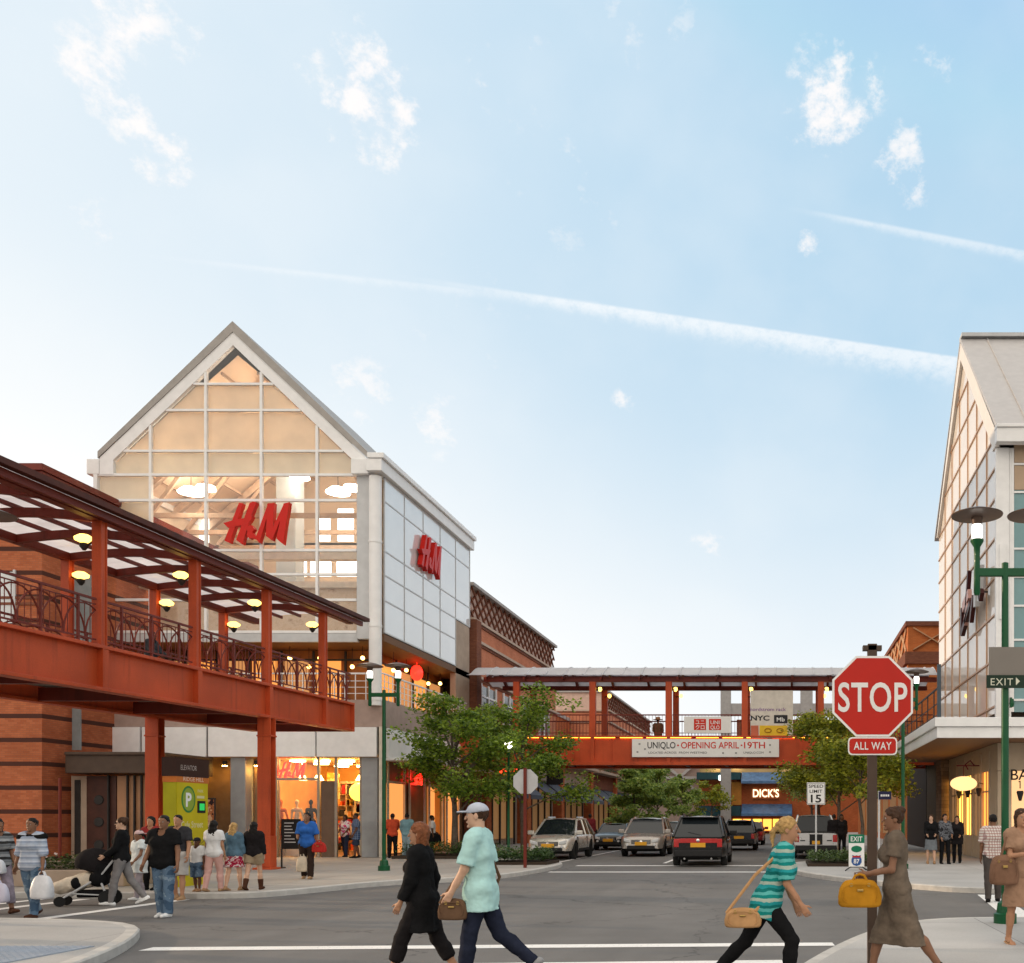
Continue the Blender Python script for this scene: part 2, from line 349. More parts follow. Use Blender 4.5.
def surface(prims, vox, cuts=()):
    """smooth union of tapered limbs and ellipsoids, meshed with surface nets"""
    lo = np.full(3, 1e9); hi = np.full(3, -1e9)
    for p in prims:
        if p[0] == 'c':
            r = max(p[3], p[4]); l = np.minimum(p[1], p[2]) - r; h = np.maximum(p[1], p[2]) + r
        else:
            r = p[2].max() if p[3] is not None else p[2]; l = p[1] - r; h = p[1] + r
        lo = np.minimum(lo, l); hi = np.maximum(hi, h)
    lo -= 3 * vox + .01; hi += 3 * vox + .01
    n = np.ceil((hi - lo) / vox).astype(int) + 1
    ax = [lo[i] + vox * np.arange(n[i]) for i in range(3)]
    D = np.full(n, .5, np.float32)
    for p in prims:
        k = p[5]
        if p[0] == 'c':
            r = max(p[3], p[4]); l = np.minimum(p[1], p[2]) - r; h = np.maximum(p[1], p[2]) + r
        else:
            r = p[2].max() if p[3] is not None else p[2]; l = p[1] - r; h = p[1] + r
        m = k + 2 * vox
        i0 = np.clip(((l - m - lo) / vox).astype(int), 0, n - 1); i1 = np.clip(((h + m - lo) / vox).astype(int) + 2, 1, n)
        sl = tuple(slice(i0[i], i1[i]) for i in range(3))
        X = ax[0][sl[0]][:, None, None]; Y = ax[1][sl[1]][None, :, None]; Z = ax[2][sl[2]][None, None, :]
        if p[0] == 'c':
            a, b, ra, rb = p[1:5]; ba = b - a; L = max(ba.dot(ba), 1e-9)
            t = np.clip(((X - a[0]) * ba[0] + (Y - a[1]) * ba[1] + (Z - a[2]) * ba[2]) / L, 0, 1)
            d = np.sqrt((X - a[0] - t * ba[0]) ** 2 + (Y - a[1] - t * ba[1]) ** 2 + (Z - a[2] - t * ba[2]) ** 2) - (ra + (rb - ra) * t)
        else:
            c, rr, M = p[1:4]; x, y, z = X - c[0], Y - c[1], Z - c[2]
            if M is not None:
                x, y, z = M[0, 0] * x + M[1, 0] * y + M[2, 0] * z, M[0, 1] * x + M[1, 1] * y + M[2, 1] * z, M[0, 2] * x + M[1, 2] * y + M[2, 2] * z
            k0 = np.sqrt((x / rr[0]) ** 2 + (y / rr[1]) ** 2 + (z / rr[2]) ** 2); k1 = np.sqrt((x / rr[0] ** 2) ** 2 + (y / rr[1] ** 2) ** 2 + (z / rr[2] ** 2) ** 2)
            d = k0 * (k0 - 1) / np.maximum(k1, 1e-6)
        for q, nn in p[6]:
            d = np.maximum(d, (X - q[0]) * nn[0] + (Y - q[1]) * nn[1] + (Z - q[2]) * nn[2])
        o = D[sl]
        h = np.maximum(k - np.abs(o - d), 0) / k
        D[sl] = np.minimum(o, d) - h * h * k * .25
    if cuts:
        X = ax[0][:, None, None]; Y = ax[1][None, :, None]; Z = ax[2][None, None, :]
        for q, nn in cuts:
            if isinstance(nn, float): D = np.maximum(D, nn - np.sqrt((X - q[0]) ** 2 + (Y - q[1]) ** 2 + (Z - q[2]) ** 2))   # an opening
            else: D = np.maximum(D, (X - q[0]) * nn[0] + (Y - q[1]) * nn[1] + (Z - q[2]) * nn[2])
    S = D < 0
    c = np.zeros(np.array(D.shape) - 1, np.int8)
    offs = [(i, j, k) for i in (0, 1) for j in (0, 1) for k in (0, 1)]
    nx, ny, nz = D.shape
    for i, j, k in offs: c += S[i:nx - 1 + i, j:ny - 1 + j, k:nz - 1 + k]
    act = np.argwhere((c > 0) & (c < 8))
    if len(act) == 0: return [], []
    idx = np.full(c.shape, -1, np.int32); idx[tuple(act.T)] = np.arange(len(act))
    cv = {o: D[act[:, 0] + o[0], act[:, 1] + o[1], act[:, 2] + o[2]] for o in offs}
    acc = np.zeros((len(act), 3)); cnt = np.zeros(len(act))
    for a in offs:
        for axn in range(3):
            if a[axn]: continue
            b = list(a); b[axn] = 1; b = tuple(b)
            d0, d1 = cv[a], cv[b]; m = (d0 < 0) != (d1 < 0)
            t = np.where(m, d0 / np.where(m, d0 - d1, 1), 0)
            p = np.tile(np.array(a, float), (len(act), 1)); p[:, axn] = t
            acc[m] += p[m]; cnt[m] += 1
    V = lo + vox * (act + acc / cnt[:, None])
    faces = []
    for axn in range(3):
        u, v = [(1, 2), (2, 0), (0, 1)][axn]
        s0 = [slice(None)] * 3; s1 = [slice(None)] * 3; s0[axn] = slice(0, -1); s1[axn] = slice(1, None)
        e = S[tuple(s0)] != S[tuple(s1)]
        pos = np.argwhere(e); pos = pos[(pos[:, u] > 0) & (pos[:, v] > 0) & (pos[:, u] < D.shape[u] - 1) & (pos[:, v] < D.shape[v] - 1)]
        if not len(pos): continue
        ins = S[tuple(pos.T)]
        q = []
        for du, dv in ((-1, -1), (0, -1), (0, 0), (-1, 0)):
            w = pos.copy(); w[:, u] += du; w[:, v] += dv; q.append(idx[tuple(w.T)])
        q = np.stack(q, 1); q[~ins] = q[~ins][:, ::-1]
        faces.append(q)
    return V, np.concatenate(faces)

def mesh_of(name, geos, m, parent=None, smooth=True):
    vs, fs, n = [], [], 0
    for V, Fc in geos:
        if len(V) == 0: continue
        vs.append(np.asarray(V)); fs.append(np.asarray(Fc) + n); n += len(V)
    me = bpy.data.meshes.new(name)
    V = np.concatenate(vs); Fc = np.concatenate(fs)
    me.from_pydata(V.tolist(), [], Fc.tolist()); me.materials.append(m); me.update()
    if smooth: me.shade_smooth()
    o = bpy.data.objects.new(name, me); COL.objects.link(o)
    if parent is not None: o.parent = parent
    if name in FOLDS:
        amp, sc = FOLDS[name]
        tx = bpy.data.textures.get('folds ' + name) or bpy.data.textures.new('folds ' + name, 'CLOUDS')
        tx.noise_scale = sc; tx.noise_depth = 2
        md = o.modifiers.new('Folds', 'DISPLACE'); md.texture = tx; md.strength = amp; md.mid_level = .5; md.texture_coords = 'LOCAL'
    return o
FOLDS = dict(shirt=(.030, .12), trousers=(.018, .10), skirt=(.036, .13), shorts=(.02, .12), hair=(.03, .035), footmuff=(.06, .15), hood=(.03, .2))

SKIN = dict(dark=(.13, .06, .035), brown=(.22, .11, .065), tan=(.42, .22, .13), light=(.58, .36, .25))
HAIR = dict(black=(.012, .010, .009), brown=(.05, .025, .014), blonde=(.42, .26, .10), grey=(.3, .29, .28), red=(.20, .07, .03))
def skin(t): return mat('skin ' + t, SKIN[t], .5, var=.1, scale=9)
def hairm(t): return mat('hair ' + t, HAIR[t], .5, var=.3, scale=30, bump=.5, bscale=60, spec=.15)
def cloth(n, c, var=.18): return mat('cloth ' + n, c, .9, var=var, scale=7, bump=.35, bscale=25, spec=.08)

def hand_prims(w, d, nrm, s, side, curl, spread=.14):
    """palm, four unequal bent fingers and a thumb that leaves the side of the palm"""
    d = d / np.linalg.norm(d); nrm = nrm - d * nrm.dot(d); nrm /= np.linalg.norm(nrm)
    t = np.cross(d, nrm) * side                      # towards the thumb
    P = [rc(w, w + d * .03 * s, .024 * s, .026 * s, .015)]
    for u in (-.027, -.009, .009, .027):
        P.append(rc(w + d * .02 * s + t * u * .6 * s, w + d * .085 * s + t * u * s, .015 * s, .0125 * s, .012))
    for i, (u, L) in enumerate(((.029, .072), (.010, .080), (-.010, .075), (-.029, .058))):
        p = w + d * .088 * s + t * u * s; a = curl * .35; r = .0088 * s
        for j, fr in enumerate((.45, .32, .23)):
            dd = d * math.cos(a) + nrm * math.sin(a) + t * u * spread * 12 * (1 - .2 * j)
            q = p + dd / np.linalg.norm(dd) * L * fr * s
            P.append(rc(p, q, r, r * .9, .003)); p = q; r *= .9; a += curl * (.75 - .1 * i * 0)
    b = w + d * .025 * s + t * .024 * s
    q = b + (t * .75 + d * .65 + nrm * .35) * .042 * s; e = q + (d * .85 + t * .35 + nrm * .5) * .034 * s
    P += [rc(b, q, .0135 * s, .0105 * s, .008), rc(q, e, .0105 * s, .0085 * s, .004)]
    return P

def person(label, x, y, z=0, face=0, H=1.72, sex='m', skin_t='tan', hair='black', hair_style='short', vox=.015,
           lean=0, legs=((0, 0), (0, 0)), arms=((0, .08, .15), (0, .08, .15)), head=(0, 0), twist=0, bulk=1.0,
           top=None, bottom=None, skirt=None, shoes='black', cap=None, group=None, palm_in=True, lift=None, sandals=False, curl=.7, boots=False, glasses=False, hold=(0, 0)):
    """legs: (swing forward, knee bend) left, right; arms: (swing forward, out, elbow bend). faces +Y before turning by `face`"""
    s = H / 1.75; fem = sex == 'f'; kid = H < 1.45
    hs = s if not kid else (s * .45 + .55 * 1.35 / 1.75 * 1.12)
    X, Y_, Z = np.eye(3)
    L1, L2 = .43 * s, .41 * s
    hipw = (.098 if fem else .092) * s
    # legs, found in the pelvis frame first; the lowest ankle decides how high the pelvis rides
    def leg(sd, sw, kn, ab=.03):
        hip = np.array([sd * hipw, 0, 0]); d1 = _rot('Y', -sd * ab) @ (_rot('X', sw) @ -Z); d2 = _rot('Y', -sd * ab * .3) @ (_rot('X', sw - kn) @ -Z)
        kp = hip + d1 * L1; an = kp + d2 * L2
        fd = _rot('X', max(-.9, min(.35, (sw - kn) * .8))) @ Y_
        return hip, kp, an, d2, fd / np.linalg.norm(fd)
    LG = [leg(-1, *legs[0]), leg(1, *legs[1])]
    def low(l): return min(l[2][2] - .085 * s, (l[2] + l[4] * .16 * s)[2] - .062 * s)
    pz = -min(low(LG[0]), low(LG[1])) + (lift or 0)
    pel = np.array([0, 0, pz])
    LG = [tuple(v + pel if i < 3 else v for i, v in enumerate(l)) for l in LG]
    T = _rot('X', -lean) @ _rot('Z', twist)
    def tp(a): return pel + T @ (np.array(a, float) * s)
    sh = .165 if fem else .188
    neck = tp((0, -.01, .575)); SH = [tp((-sh, 0, .515)), tp((sh, 0, .515))]
    hc = neck + (_rot('X', -lean * .5 + head[1]) @ np.array([0, .015, .155 * hs / s])) * s
    HM = _rot('X', -lean * .4 + head[1]) @ _rot('Z', head[0])
    def hp(a): return hc + HM @ (np.array(a, float) * hs)
    AR = []
    for i, sd in enumerate((-1, 1)):
        sw, ou, eb = arms[i][:3]; inw = arms[i][3] if len(arms[i]) > 3 else .25
        A = T @ _rot('Y', -sd * ou) @ _rot('X', sw)
        el_ = SH[i] + A @ np.array([0, 0, -.29]) * s
        fdir = A @ _rot('Z', sd * inw) @ _rot('X', eb) @ np.array([0, 0, -1.])
        wr = el_ + fdir * .25 * s
        nrm = A @ (np.array([-sd, .15, 0.]) if palm_in else np.array([-sd * .3, -1., 0.]))
        AR.append((SH[i], el_, wr, fdir, nrm))
    b = bulk
    torso = lambda g=0, wide=1.0: [
        rc(tp((-.075 * b, .0, .04)), tp((.075 * b, .0, .04)), (.112 if fem else .106) * s * b + g, (.112 if fem else .106) * s * b + g, .05),
        rc(tp((-.05 * b, .005, .2)), tp((.05 * b, .005, .2)), (.092 if fem else .104) * s * b + g, (.092 if fem else .104) * s * b + g, .06),
        rc(tp((-.075 * b, .005, .37)), tp((.075 * b, .005, .37)), (.096 if fem else .108) * s * b + g, (.096 if fem else .108) * s * b + g, .06),
        rc(tp((-.07, -.005, .47)), tp((.07, -.005, .47)), .083 * s + g, .083 * s + g, .05),
        rc(SH[0] * .88 + neck * .12, SH[1] * .88 + neck * .12, .056 * s + g, .056 * s + g, .04),
        rc(SH[0] * .6 + neck * .4, neck + T @ (0, 0, .0), .05 * s + g, .052 * s + g * .4, .03),
        rc(SH[1] * .6 + neck * .4, neck + T @ (0, 0, .0), .05 * s + g, .052 * s + g * .4, .03)] + (
        [el(tp((sd * .072, .088, .375)), np.array([.062, .055, .062]) * s + g, .03) for sd in (-1, 1)] if fem and not kid else [])
    body = torso()
    body += [rc(neck - T @ (0, 0, .03) * s, hc + HM @ (0, -.015, -.05) * hs, .056 * s, .052 * hs, .02)]
    body += [el(hp((0, -.005, .028)), np.array([.074, .094, .092]) * hs, .02, M=HM), el(hp((0, .022, -.045)), np.array([.058, .066, .074]) * hs, .035, M=HM),
             rc(hp((0, .092, .018)), hp((0, .112, -.022)), .009 * hs, .013 * hs, .01), el(hp((0, .092, -.055)), np.array([.026, .012, .011]) * hs, .012, M=HM),
             el(hp((0, .082, -.098)), np.array([.024, .018, .016]) * hs, .02, M=HM), rc(hp((-.035, .081, .034)), hp((.035, .081, .034)), .011 * hs, .011 * hs, .012)]
    for sd in (-1, 1): body += [el(hp((sd * .076, -.012, -.005)), np.array([.011, .02, .032]) * hs, .008, M=HM)]
    hands = []
    for i, (S0, E0, W0, fd, nr) in enumerate(AR):
        g = 1.0 if not fem else .88
        body += [rc(S0, E0, .05 * s * g, .040 * s * g, .03), rc(E0, E0 * .35 + W0 * .65 + 0, .041 * s * g, .034 * s * g, .02), rc(E0 * .4 + W0 * .6, W0, .034 * s * g, .026 * s * g, .015)]
        hands.append(hand_prims(W0, fd, nr, hs * (.92 if fem else 1.0), -1 if i == 0 else 1, hold[i] or curl))
    for i, (hip, kn, an, d2, fd) in enumerate(LG):
        body += [rc(hip + (0, -.005, .02), kn, .088 * s * b, .054 * s, .04), rc(kn, an, .052 * s, .037 * s, .025), rc(kn * .7 + an * .3 + (0, -.012, 0), kn * .45 + an * .55, .055 * s, .043 * s, .03)]
        if sandals or shoes is None:
            body += [rc(an - fd * .03 - Z * .035 * s, an + fd * .13 * s - Z * .055 * s, .036 * s, .026 * s, .02), rc(an + fd * .12 * s - Z * .058 * s - X * .02, an + fd * .17 * s - Z * .062 * s - X * .015, .02 * s, .014 * s, .02), rc(an + fd * .12 * s - Z * .058 * s + X * .02, an + fd * .165 * s - Z * .062 * s + X * .02, .018 * s, .012 * s, .02)]
    if vox <= .009:
        for h in hands: body += h
        geos = [surface(body, vox)]
    else:
        geos = [surface(body, vox)] + [surface(h, .006) for h in hands]
    o = mesh_of('person', geos, skin(skin_t))
    o.location = (x, y, z); o.rotation_euler = (0, 0, face); WL[o] = Vector((x, y, z))
    tag(o, label, 'person', group)
    K = lambda nm, pr, m, cuts=(), v=None: mesh_of(nm, [surface(pr, v or vox, cuts)], m, o)
    # eyes and lips
    e = MB()
    for sd in (-1, 1):
        e2 = MB(); c = hp((sd * .031, .079, .010)); e2.sphere(c, .0105 * hs, 10); e2.mi = 1; c2 = hp((sd * .031, .0865, .010)); e2.sphere(c2, .0055 * hs, 8)
        e2.build('eye', [mat('eye white', (.36, .32, .29), .3, var=0), mat('iris', (.03, .02, .015), .2, var=0)], o, local=True, smooth=True)
    # hair
    if hair_style != 'bald':
        hm = hairm(hair)
        cut = [(hp((0, .052, .055)), HM @ np.array([0, .80, -.60])), ]
        H_ = [el(hp((0, -.012, .036)), np.array([.084, .101, .098]) * hs, .02, [(hp((0, .075, .062)), HM @ np.array([0, .75, -.66])), (hp((0, -.02, -.055)), HM @ np.array([0, .1, -1.]))], M=HM)]
        if hair_style == 'short': H_[0] = el(hp((0, -.010, .034)), np.array([.080, .099, .096]) * hs, .02, [(hp((0, .06, .060)), HM @ np.array([0, .72, -.69])), (hp((0, -.02, -.03)), HM @ np.array([0, .35, -.94]))], M=HM)
        if hair_style in ('long', 'verylong'):
            n_ = .30 if hair_style == 'long' else .42
            for u in (-.055, -.02, .02, .055):
                H_.append(rc(hp((u, -.045, .02)), hp((u * 1.15, -.075, -.12)), .04 * hs, .035 * hs, .03))
                H_.append(rc(hp((u * 1.15, -.075, -.12)), neck + T @ np.array([u * 1.25, -.095, -n_ + .12 + .05 * abs(u) * 10]) * s, .036 * hs, .018 * hs, .03))
        if hair_style == 'bob':
            for sd in (-1, 1): H_ += [rc(hp((sd * .06, -.02, .0)), hp((sd * .068, -.015, -.10)), .032 * hs, .022 * hs, .02)]
            H_ += [rc(hp((-.03, -.06, .0)), hp((-.03, -.065, -.11)), .04 * hs, .028 * hs, .03), rc(hp((.03, -.06, .0)), hp((.03, -.065, -.11)), .04 * hs, .028 * hs, .03)]
        if hair_style == 'bun': H_ += [el(hp((0, -.085, .085)), np.array([.045, .042, .042]) * hs, .01)]
        if hair_style == 'tail':
            H_ += [rc(hp((0, -.095, .045)), hp((0, -.15, -.02)), .03 * hs, .026 * hs, .02), rc(hp((0, -.15, -.02)), hp((.01, -.15, -.16)), .027 * hs, .012 * hs, .02)]
        K('hair', H_, hm, v=min(vox, .011))
    if cap:
        C_ = [el(hp((0, -.008, .048)), np.array([.088, .105, .085]) * hs, .01, [(hp((0, 0, .035)), HM @ np.array([0, -.12, -1.]))], M=HM),
              el(hp((0, .125 * (1 if cap[1] > 0 else -1), .045)), np.array([.07, .075, .010]) * hs, .015, M=HM)]
        K('cap', C_, cap[0], v=min(vox, .011))
    if glasses:
        g = MB()
        for sd in (-1, 1): g.sphere(hp((sd * .033, .094, .012)), .021 * hs, 10, sz=.8)
        g.tube([hp((-.078, .0, .015)), hp((-.05, .09, .015)), hp((.05, .09, .015)), hp((.078, .0, .015))], .004 * hs, 5)
        g.build('sunglasses', mat('dark lens', (.015, .012, .012), .15, var=0), o, local=True, smooth=True)
    # garments: (material, ease, sleeve 0..2, hem below the hip joint, neckline drop)
    if top:
        tm, g, sl, hem = top[:4]; g += .006; nk = top[4] if len(top) > 4 else .0
        G = torso(g)
        hz = tp((0, 0, -hem))
        if hem > .12:
            G += [rc(tp((-.07 * b, 0, .0)), tp((-.085 * b, .0, -hem - .05)), .11 * s * b + g, .11 * s * b + g, .05), rc(tp((.07 * b, 0, .0)), tp((.085 * b, 0, -hem - .05)), .11 * s * b + g, .11 * s * b + g, .05)]
        for i, (S0, E0, W0, fd, nr) in enumerate(AR):
            if sl <= 0: continue
            f = 1.0 if not fem else .9
            d = (E0 - S0) / np.linalg.norm(E0 - S0); t = min(sl, 1)
            end = S0 + (E0 - S0) * t
            loose = .012 if sl < 1 else 0
            G.append(rc(S0, E0, .052 * s * f + g, .043 * s * f + g + loose, .025, [(end, d)] if sl < 1 else []))
            if sl > 1:
                e2 = E0 + (W0 - E0) * (sl - 1) * .97; d2 = (W0 - E0) / np.linalg.norm(W0 - E0)
                G.append(rc(E0, W0, .043 * s * f + g, .031 * s * f + g, .02, [(e2, d2)]))
        cuts = [(hz, T @ np.array([0, .03, -1.])), (neck + T @ np.array([0, .035, .055]) * s, .088 * s), (neck + T @ np.array([0, .085, .0 - nk * .4]) * s, (.05 + nk * .5) * s)]
        K(top[5] if len(top) > 5 else 'shirt', G, tm, cuts)
    if bottom:
        bm, g, ln = bottom[:3]; flare = bottom[3] if len(bottom) > 3 else 0
        G = [rc(tp((-.075 * b, 0, .04)), tp((.075 * b, 0, .04)), (.112 if fem else .106) * s * b + g, (.112 if fem else .106) * s * b + g, .04)]
        for hip, kn, an, d2, fd in LG:
            d1 = (kn - hip) / np.linalg.norm(kn - hip)
            if ln <= 1:
                e_ = hip + (kn - hip) * ln; G.append(rc(hip, kn, .092 * s * b + g, .062 * s + g + .02, .035, [(e_, d1)]))
            else:
                e_ = kn + (an - kn) * (ln - 1) * 1.06; dd = (an - kn) / np.linalg.norm(an - kn)
                G += [rc(hip, kn, .092 * s * b + g, .058 * s + g, .035), rc(kn, an + dd * .06, .057 * s + g, .043 * s + g + flare, .02, [(e_, dd)]), rc(kn * .7 + an * .3 - Y_ * .01, kn * .5 + an * .5, .057 * s + g, .05 * s + g, .025)]
        K('trousers' if ln > 1 else 'shorts', G, bm, [(tp((0, 0, .10)), T @ np.array([0, 0, 1.]))])
    if skirt:
        sm, hem, wide = skirt[:3]
        kL, kR = LG[0][1], LG[1][1]; dep = hem * s
        def down(hip, kn, f): return hip + (kn - hip) * f
        f = hem / .43
        G = [rc(tp((-.075 * b, 0, .06)), tp((.075 * b, 0, .06)), .115 * s * b, .115 * s * b, .05)]
        a0, b0 = down(LG[0][0], kL, min(f, 1.25)), down(LG[1][0], kR, min(f, 1.25))
        for w in (0, .25, .5, .75, 1):
            c0 = LG[0][0] * (1 - w) + LG[1][0] * w; c1 = (a0 * (1 - w) + b0 * w) * np.array([1, .72, 1]); c1 = c1 + (c1 - c0) * .2
            G.append(rc(c0, c1, .105 * s * b, .105 * s * wide, .05))
        K('skirt', G, sm, [(pel - Z * dep, np.array([0, 0, -1.])), (tp((0, 0, .14)), T @ np.array([0, 0, 1.]))])
    if shoes and not sandals:
        shm = shoes if not isinstance(shoes, str) else cloth('shoe ' + shoes, dict(black=(.012, .012, .012), white=(.75, .75, .74), brown=(.07, .03, .018), grey=(.3, .3, .31), tan=(.36, .22, .12))[shoes])
        for hip, kn, an, d2, fd in LG:
            up = np.cross(np.cross(fd, Z), fd); up /= np.linalg.norm(up)
            fl = [(an - up * .083 * s, -up)]
            q = [rc(an - fd * .045 * s - up * .05 * s, an + fd * .08 * s - up * .05 * s, .043 * s, .043 * s, .02), rc(an + fd * .08 * s - up * .055 * s, an + fd * .175 * s - up * .058 * s, .044 * s, .034 * s, .02), rc(an, an - up * .04 * s, .044 * s, .046 * s, .02)]
            if boots: q.append(rc(an, an - d2 * .2 * s, .055 * s, .07 * s, .02, [(an - d2 * .2 * s, -d2)]))
            mesh_of('boot' if boots else 'shoe', [surface(q, min(vox, .012), fl)], shm, o)
    if sandals:
        for hip, kn, an, d2, fd in LG:
            up = np.cross(np.cross(fd, Z), fd); up /= np.linalg.norm(up)
            q = [rc(an - fd * .04 * s - up * .085 * s, an + fd * .17 * s - up * .085 * s, .04 * s, .04 * s, .02, [(an - up * .072 * s, up), (an - up * .092 * s, -up)])]
            q += [rc(an + fd * .1 * s - up * .05 * s - X * .04, an + fd * .1 * s - up * .04 * s + X * .04, .012, .012, .01)]
            mesh_of('sandal', [surface(q, min(vox, .01))], cloth('shoe tan', (.36, .22, .12)), o)
    Rz = np.array(Matrix.Rotation(face, 3, 'Z'))
    W = lambda p: np.array([x, y, z]) + Rz @ p
    return o, dict(hand=[W(a[2] + a[3] * .11 * s) for a in AR], grip=[W(a[2] + a[3] * .09 * s) for a in AR], neck=W(neck), pelvis=W(pel), sh=[W(a) for a in SH], s=s, R=Rz)
# ------------------------------------------------------------------ palette
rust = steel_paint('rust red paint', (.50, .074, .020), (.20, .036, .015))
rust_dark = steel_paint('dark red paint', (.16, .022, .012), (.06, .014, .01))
white_metal = mat('white painted metal', (.80, .80, .80), .4, var=.05)
grey_metal = mat('grey painted metal', (.52, .53, .54), .45, var=.07)
dark_metal = mat('dark metal', (.03, .028, .027), .5, var=.2)
green_paint = mat('green paint', (.004, .075, .026), .35, var=.12, coat=.1)
brown_paint = mat('brown paint', (.07, .045, .032), .5, var=.15)
wood = mat('warm timber', (.32, .12, .035), .5, var=.3, scale=1.2)
cream = mat('cream plaster', (.68, .56, .43), .7, var=.05, scale=.8)
tan_stone = mat('tan stone', (.40, .31, .24), .8, var=.12, scale=2)
plaster_pink = mat('pinkish render', (.40, .30, .26), .8, var=.1)
red_brick = brick('red brick', (.40, .095, .03), (.48, .13, .042), (.26, .12, .07))
banded_brick = brick('banded brick', (.36, .10, .043), (.46, .145, .064), (.27, .11, .065), bands=.86, band_col=(.075, .03, .022))
dark_brick = brick('dark brick', (.17, .06, .036), (.23, .085, .048), (.14, .07, .05))
concrete = mat('smooth concrete', (.34, .34, .34), .75, var=.1)
shop_glass = glass('shop glass', (.96, .97, .97), .05)
tower_glass = glass('tower glass', (.97, .98, .98), .06, milk=.05)
red_sign = mat('red sign paint', (.55, .012, .006), .4, var=.05)
red_neon = emit('red lit letters', (1, .012, .006), 6)
white_paint = mat('white sign paint', (.78, .78, .77), .45, var=.03)
black_paint = mat('black sign paint', (.015, .014, .014), .5, var=.1)
lamp_glow = emit('warm lamp globe', (1, .60, .12), 4)
white_glow = emit('white lamp glow', (1, .80, .50), 8)
shop_light = emit('shop ceiling light', (1, .60, .20), 62)

# ------------------------------------------------------------------ ground, road, pavements
gm = MB(); gm.add([(-3000, -500, -.03), (3000, -500, -.03), (3000, 4000, -.03), (-3000, 4000, -.03)], [(0, 1, 2, 3)])
tag(gm.build('ground', mat('ground soil', (.11, .10, .085), .95, var=.25, scale=.05)), kind='structure')
rd = MB(); rd.add([(-60, -12, 0), (60, -12, 0), (60, 125, 0), (-60, 125, 0)], [(0, 1, 2, 3)])
tag(rd.build('road', asphalt('asphalt')), kind='structure')
pave = paving('concrete paving', (.37, .345, .315), .012, 1.5, 1.5, .5)
pave_cool = paving('pale concrete paving', (.40, .392, .382), .010, 3.0, 3.0, .55)
kerb_m = mat('kerb concrete', (.47, .455, .43), .8, var=.14, scale=4, bump=.3)

def smooth_poly(p, n=2):
    return p
def pavement(name, poly, m):
    import bmesh
    P = [Vector((a, b, 0)) for a, b in poly]; n = len(P)
    area = sum(P[i].x * P[(i + 1) % n].y - P[(i + 1) % n].x * P[i].y for i in range(n))
    if area < 0: P.reverse()
    inn, mid = [], []
    for i in range(n):
        a, b, c = P[i - 1], P[i], P[(i + 1) % n]
        d1 = (b - a).normalized(); d2 = (c - b).normalized()
        nn = (Vector((-d1.y, d1.x, 0)) + Vector((-d2.y, d2.x, 0))).normalized()
        k = 1 / max(.4, math.sqrt((1 + d1.dot(d2)) / 2))
        inn.append(b + nn * .16 * k); mid.append(b + nn * .02 * k)
    mb = MB()
    mb.add([(p.x, p.y, KERB) for p in inn], [tuple(range(n))])
    o = tag(mb.build(name, m), kind='structure')
    kb = MB()
    vs = [(p.x, p.y, -.02) for p in P] + [(p.x, p.y, KERB - .02) for p in P] + [(p.x, p.y, KERB) for p in mid] + [(p.x, p.y, KERB) for p in inn]
    fs = [(r * n + i, r * n + (i + 1) % n, (r + 1) * n + (i + 1) % n, (r + 1) * n + i) for r in range(3) for i in range(n)]
    kb.add(vs, fs)
    tag(kb.build('kerb', kerb_m), kind='structure')
    return o
def bez(pts, n=6):
    """round the corners of a kerb line"""
    for _ in range(2):
        q = [pts[0]]
        for a, b in zip(pts, pts[1:]):
            q += [(a[0] * .75 + b[0] * .25, a[1] * .75 + b[1] * .25), (a[0] * .25 + b[0] * .75, a[1] * .25 + b[1] * .75)]
        pts = q + [pts[-1]]
    return pts
near_left = bez([(-7.1, 2), (-7.2, 9), (-7.7, 11.0), (-8.5, 13.1), (-9.6, 15.0), (-11.5, 15.75), (-14, 15.85), (-45, 15.85)])
pavement('pavement', near_left + [(-45, -11), (-7.1, -11)], pave_cool)
far_left = bez([(-45, 21.2), (-14, 21.2), (-11.3, 20.9), (-10.7, 22.4), (-10.0, 25.4), (-8.4, 26.6), (-7.6, 29), (-7.5, 34.5), (-8.2, 36.3), (-10.6, 37.6), (-10.8, 40), (-10.8, 60)])
pavement('pavement', far_left + [(-10.8, 122), (-45, 122)], pave)
near_right = bez([(-.4, -11), (-.4, 6), (-.1, 9.6), (.5, 12.0), (1.3, 14.3), (2.3, 15.8), (4, 15.95), (8, 15.95), (45, 15.95)])
pavement('pavement', near_right + [(45, -11)], pave_cool)
far_right = bez([(45, 22.3), (8, 22.3), (4.4, 22.3), (3.0, 23.9), (1.2, 27.2), (.2, 30.5), (.15, 34.8), (.8, 36.4), (2.5, 37.6), (2.8, 40), (2.8, 60)])
pavement('pavement', far_right + [(2.8, 122), (45, 122)], pave_cool)
# dropped-kerb warning pad on the near left corner
tp_ = MB(); tp_.box(-10.1, 10.0, KERB, -8.4, 12.2, KERB + .012)
for i in range(17):
    for j in range(21): tp_.lathe([(.02, .012), (.012, .02), (0.0001, .021)], (-10.05 + i * .1 + .02, 10.05 + j * .105, KERB), 6)
tag(tp_.build('tactile_pad', mat('blue grey paving', (.27, .31, .37), .8, var=.1)), 'blue grey tactile paving pad set in the near left street corner', 'paving pad')
ln = paint_line('road paint')
lm = MB()
def stripe(a, b, w):
    a, b = Vector((*a, .005)), Vector((*b, .005)); d = (b - a).normalized(); s = Vector((-d.y, d.x, 0)) * w / 2
    lm.add([a - s, b - s, b + s, a + s], [(0, 1, 2, 3)])
stripe((-8.25, 12.95), (.68, 13.45), .34); stripe((-7.3, 11.2), (.0, 11.75), .4)
stripe((-7.35, 31.4), (.05, 31.4), .42); stripe((-7.35, 35.6), (.1, 35.6), .5)
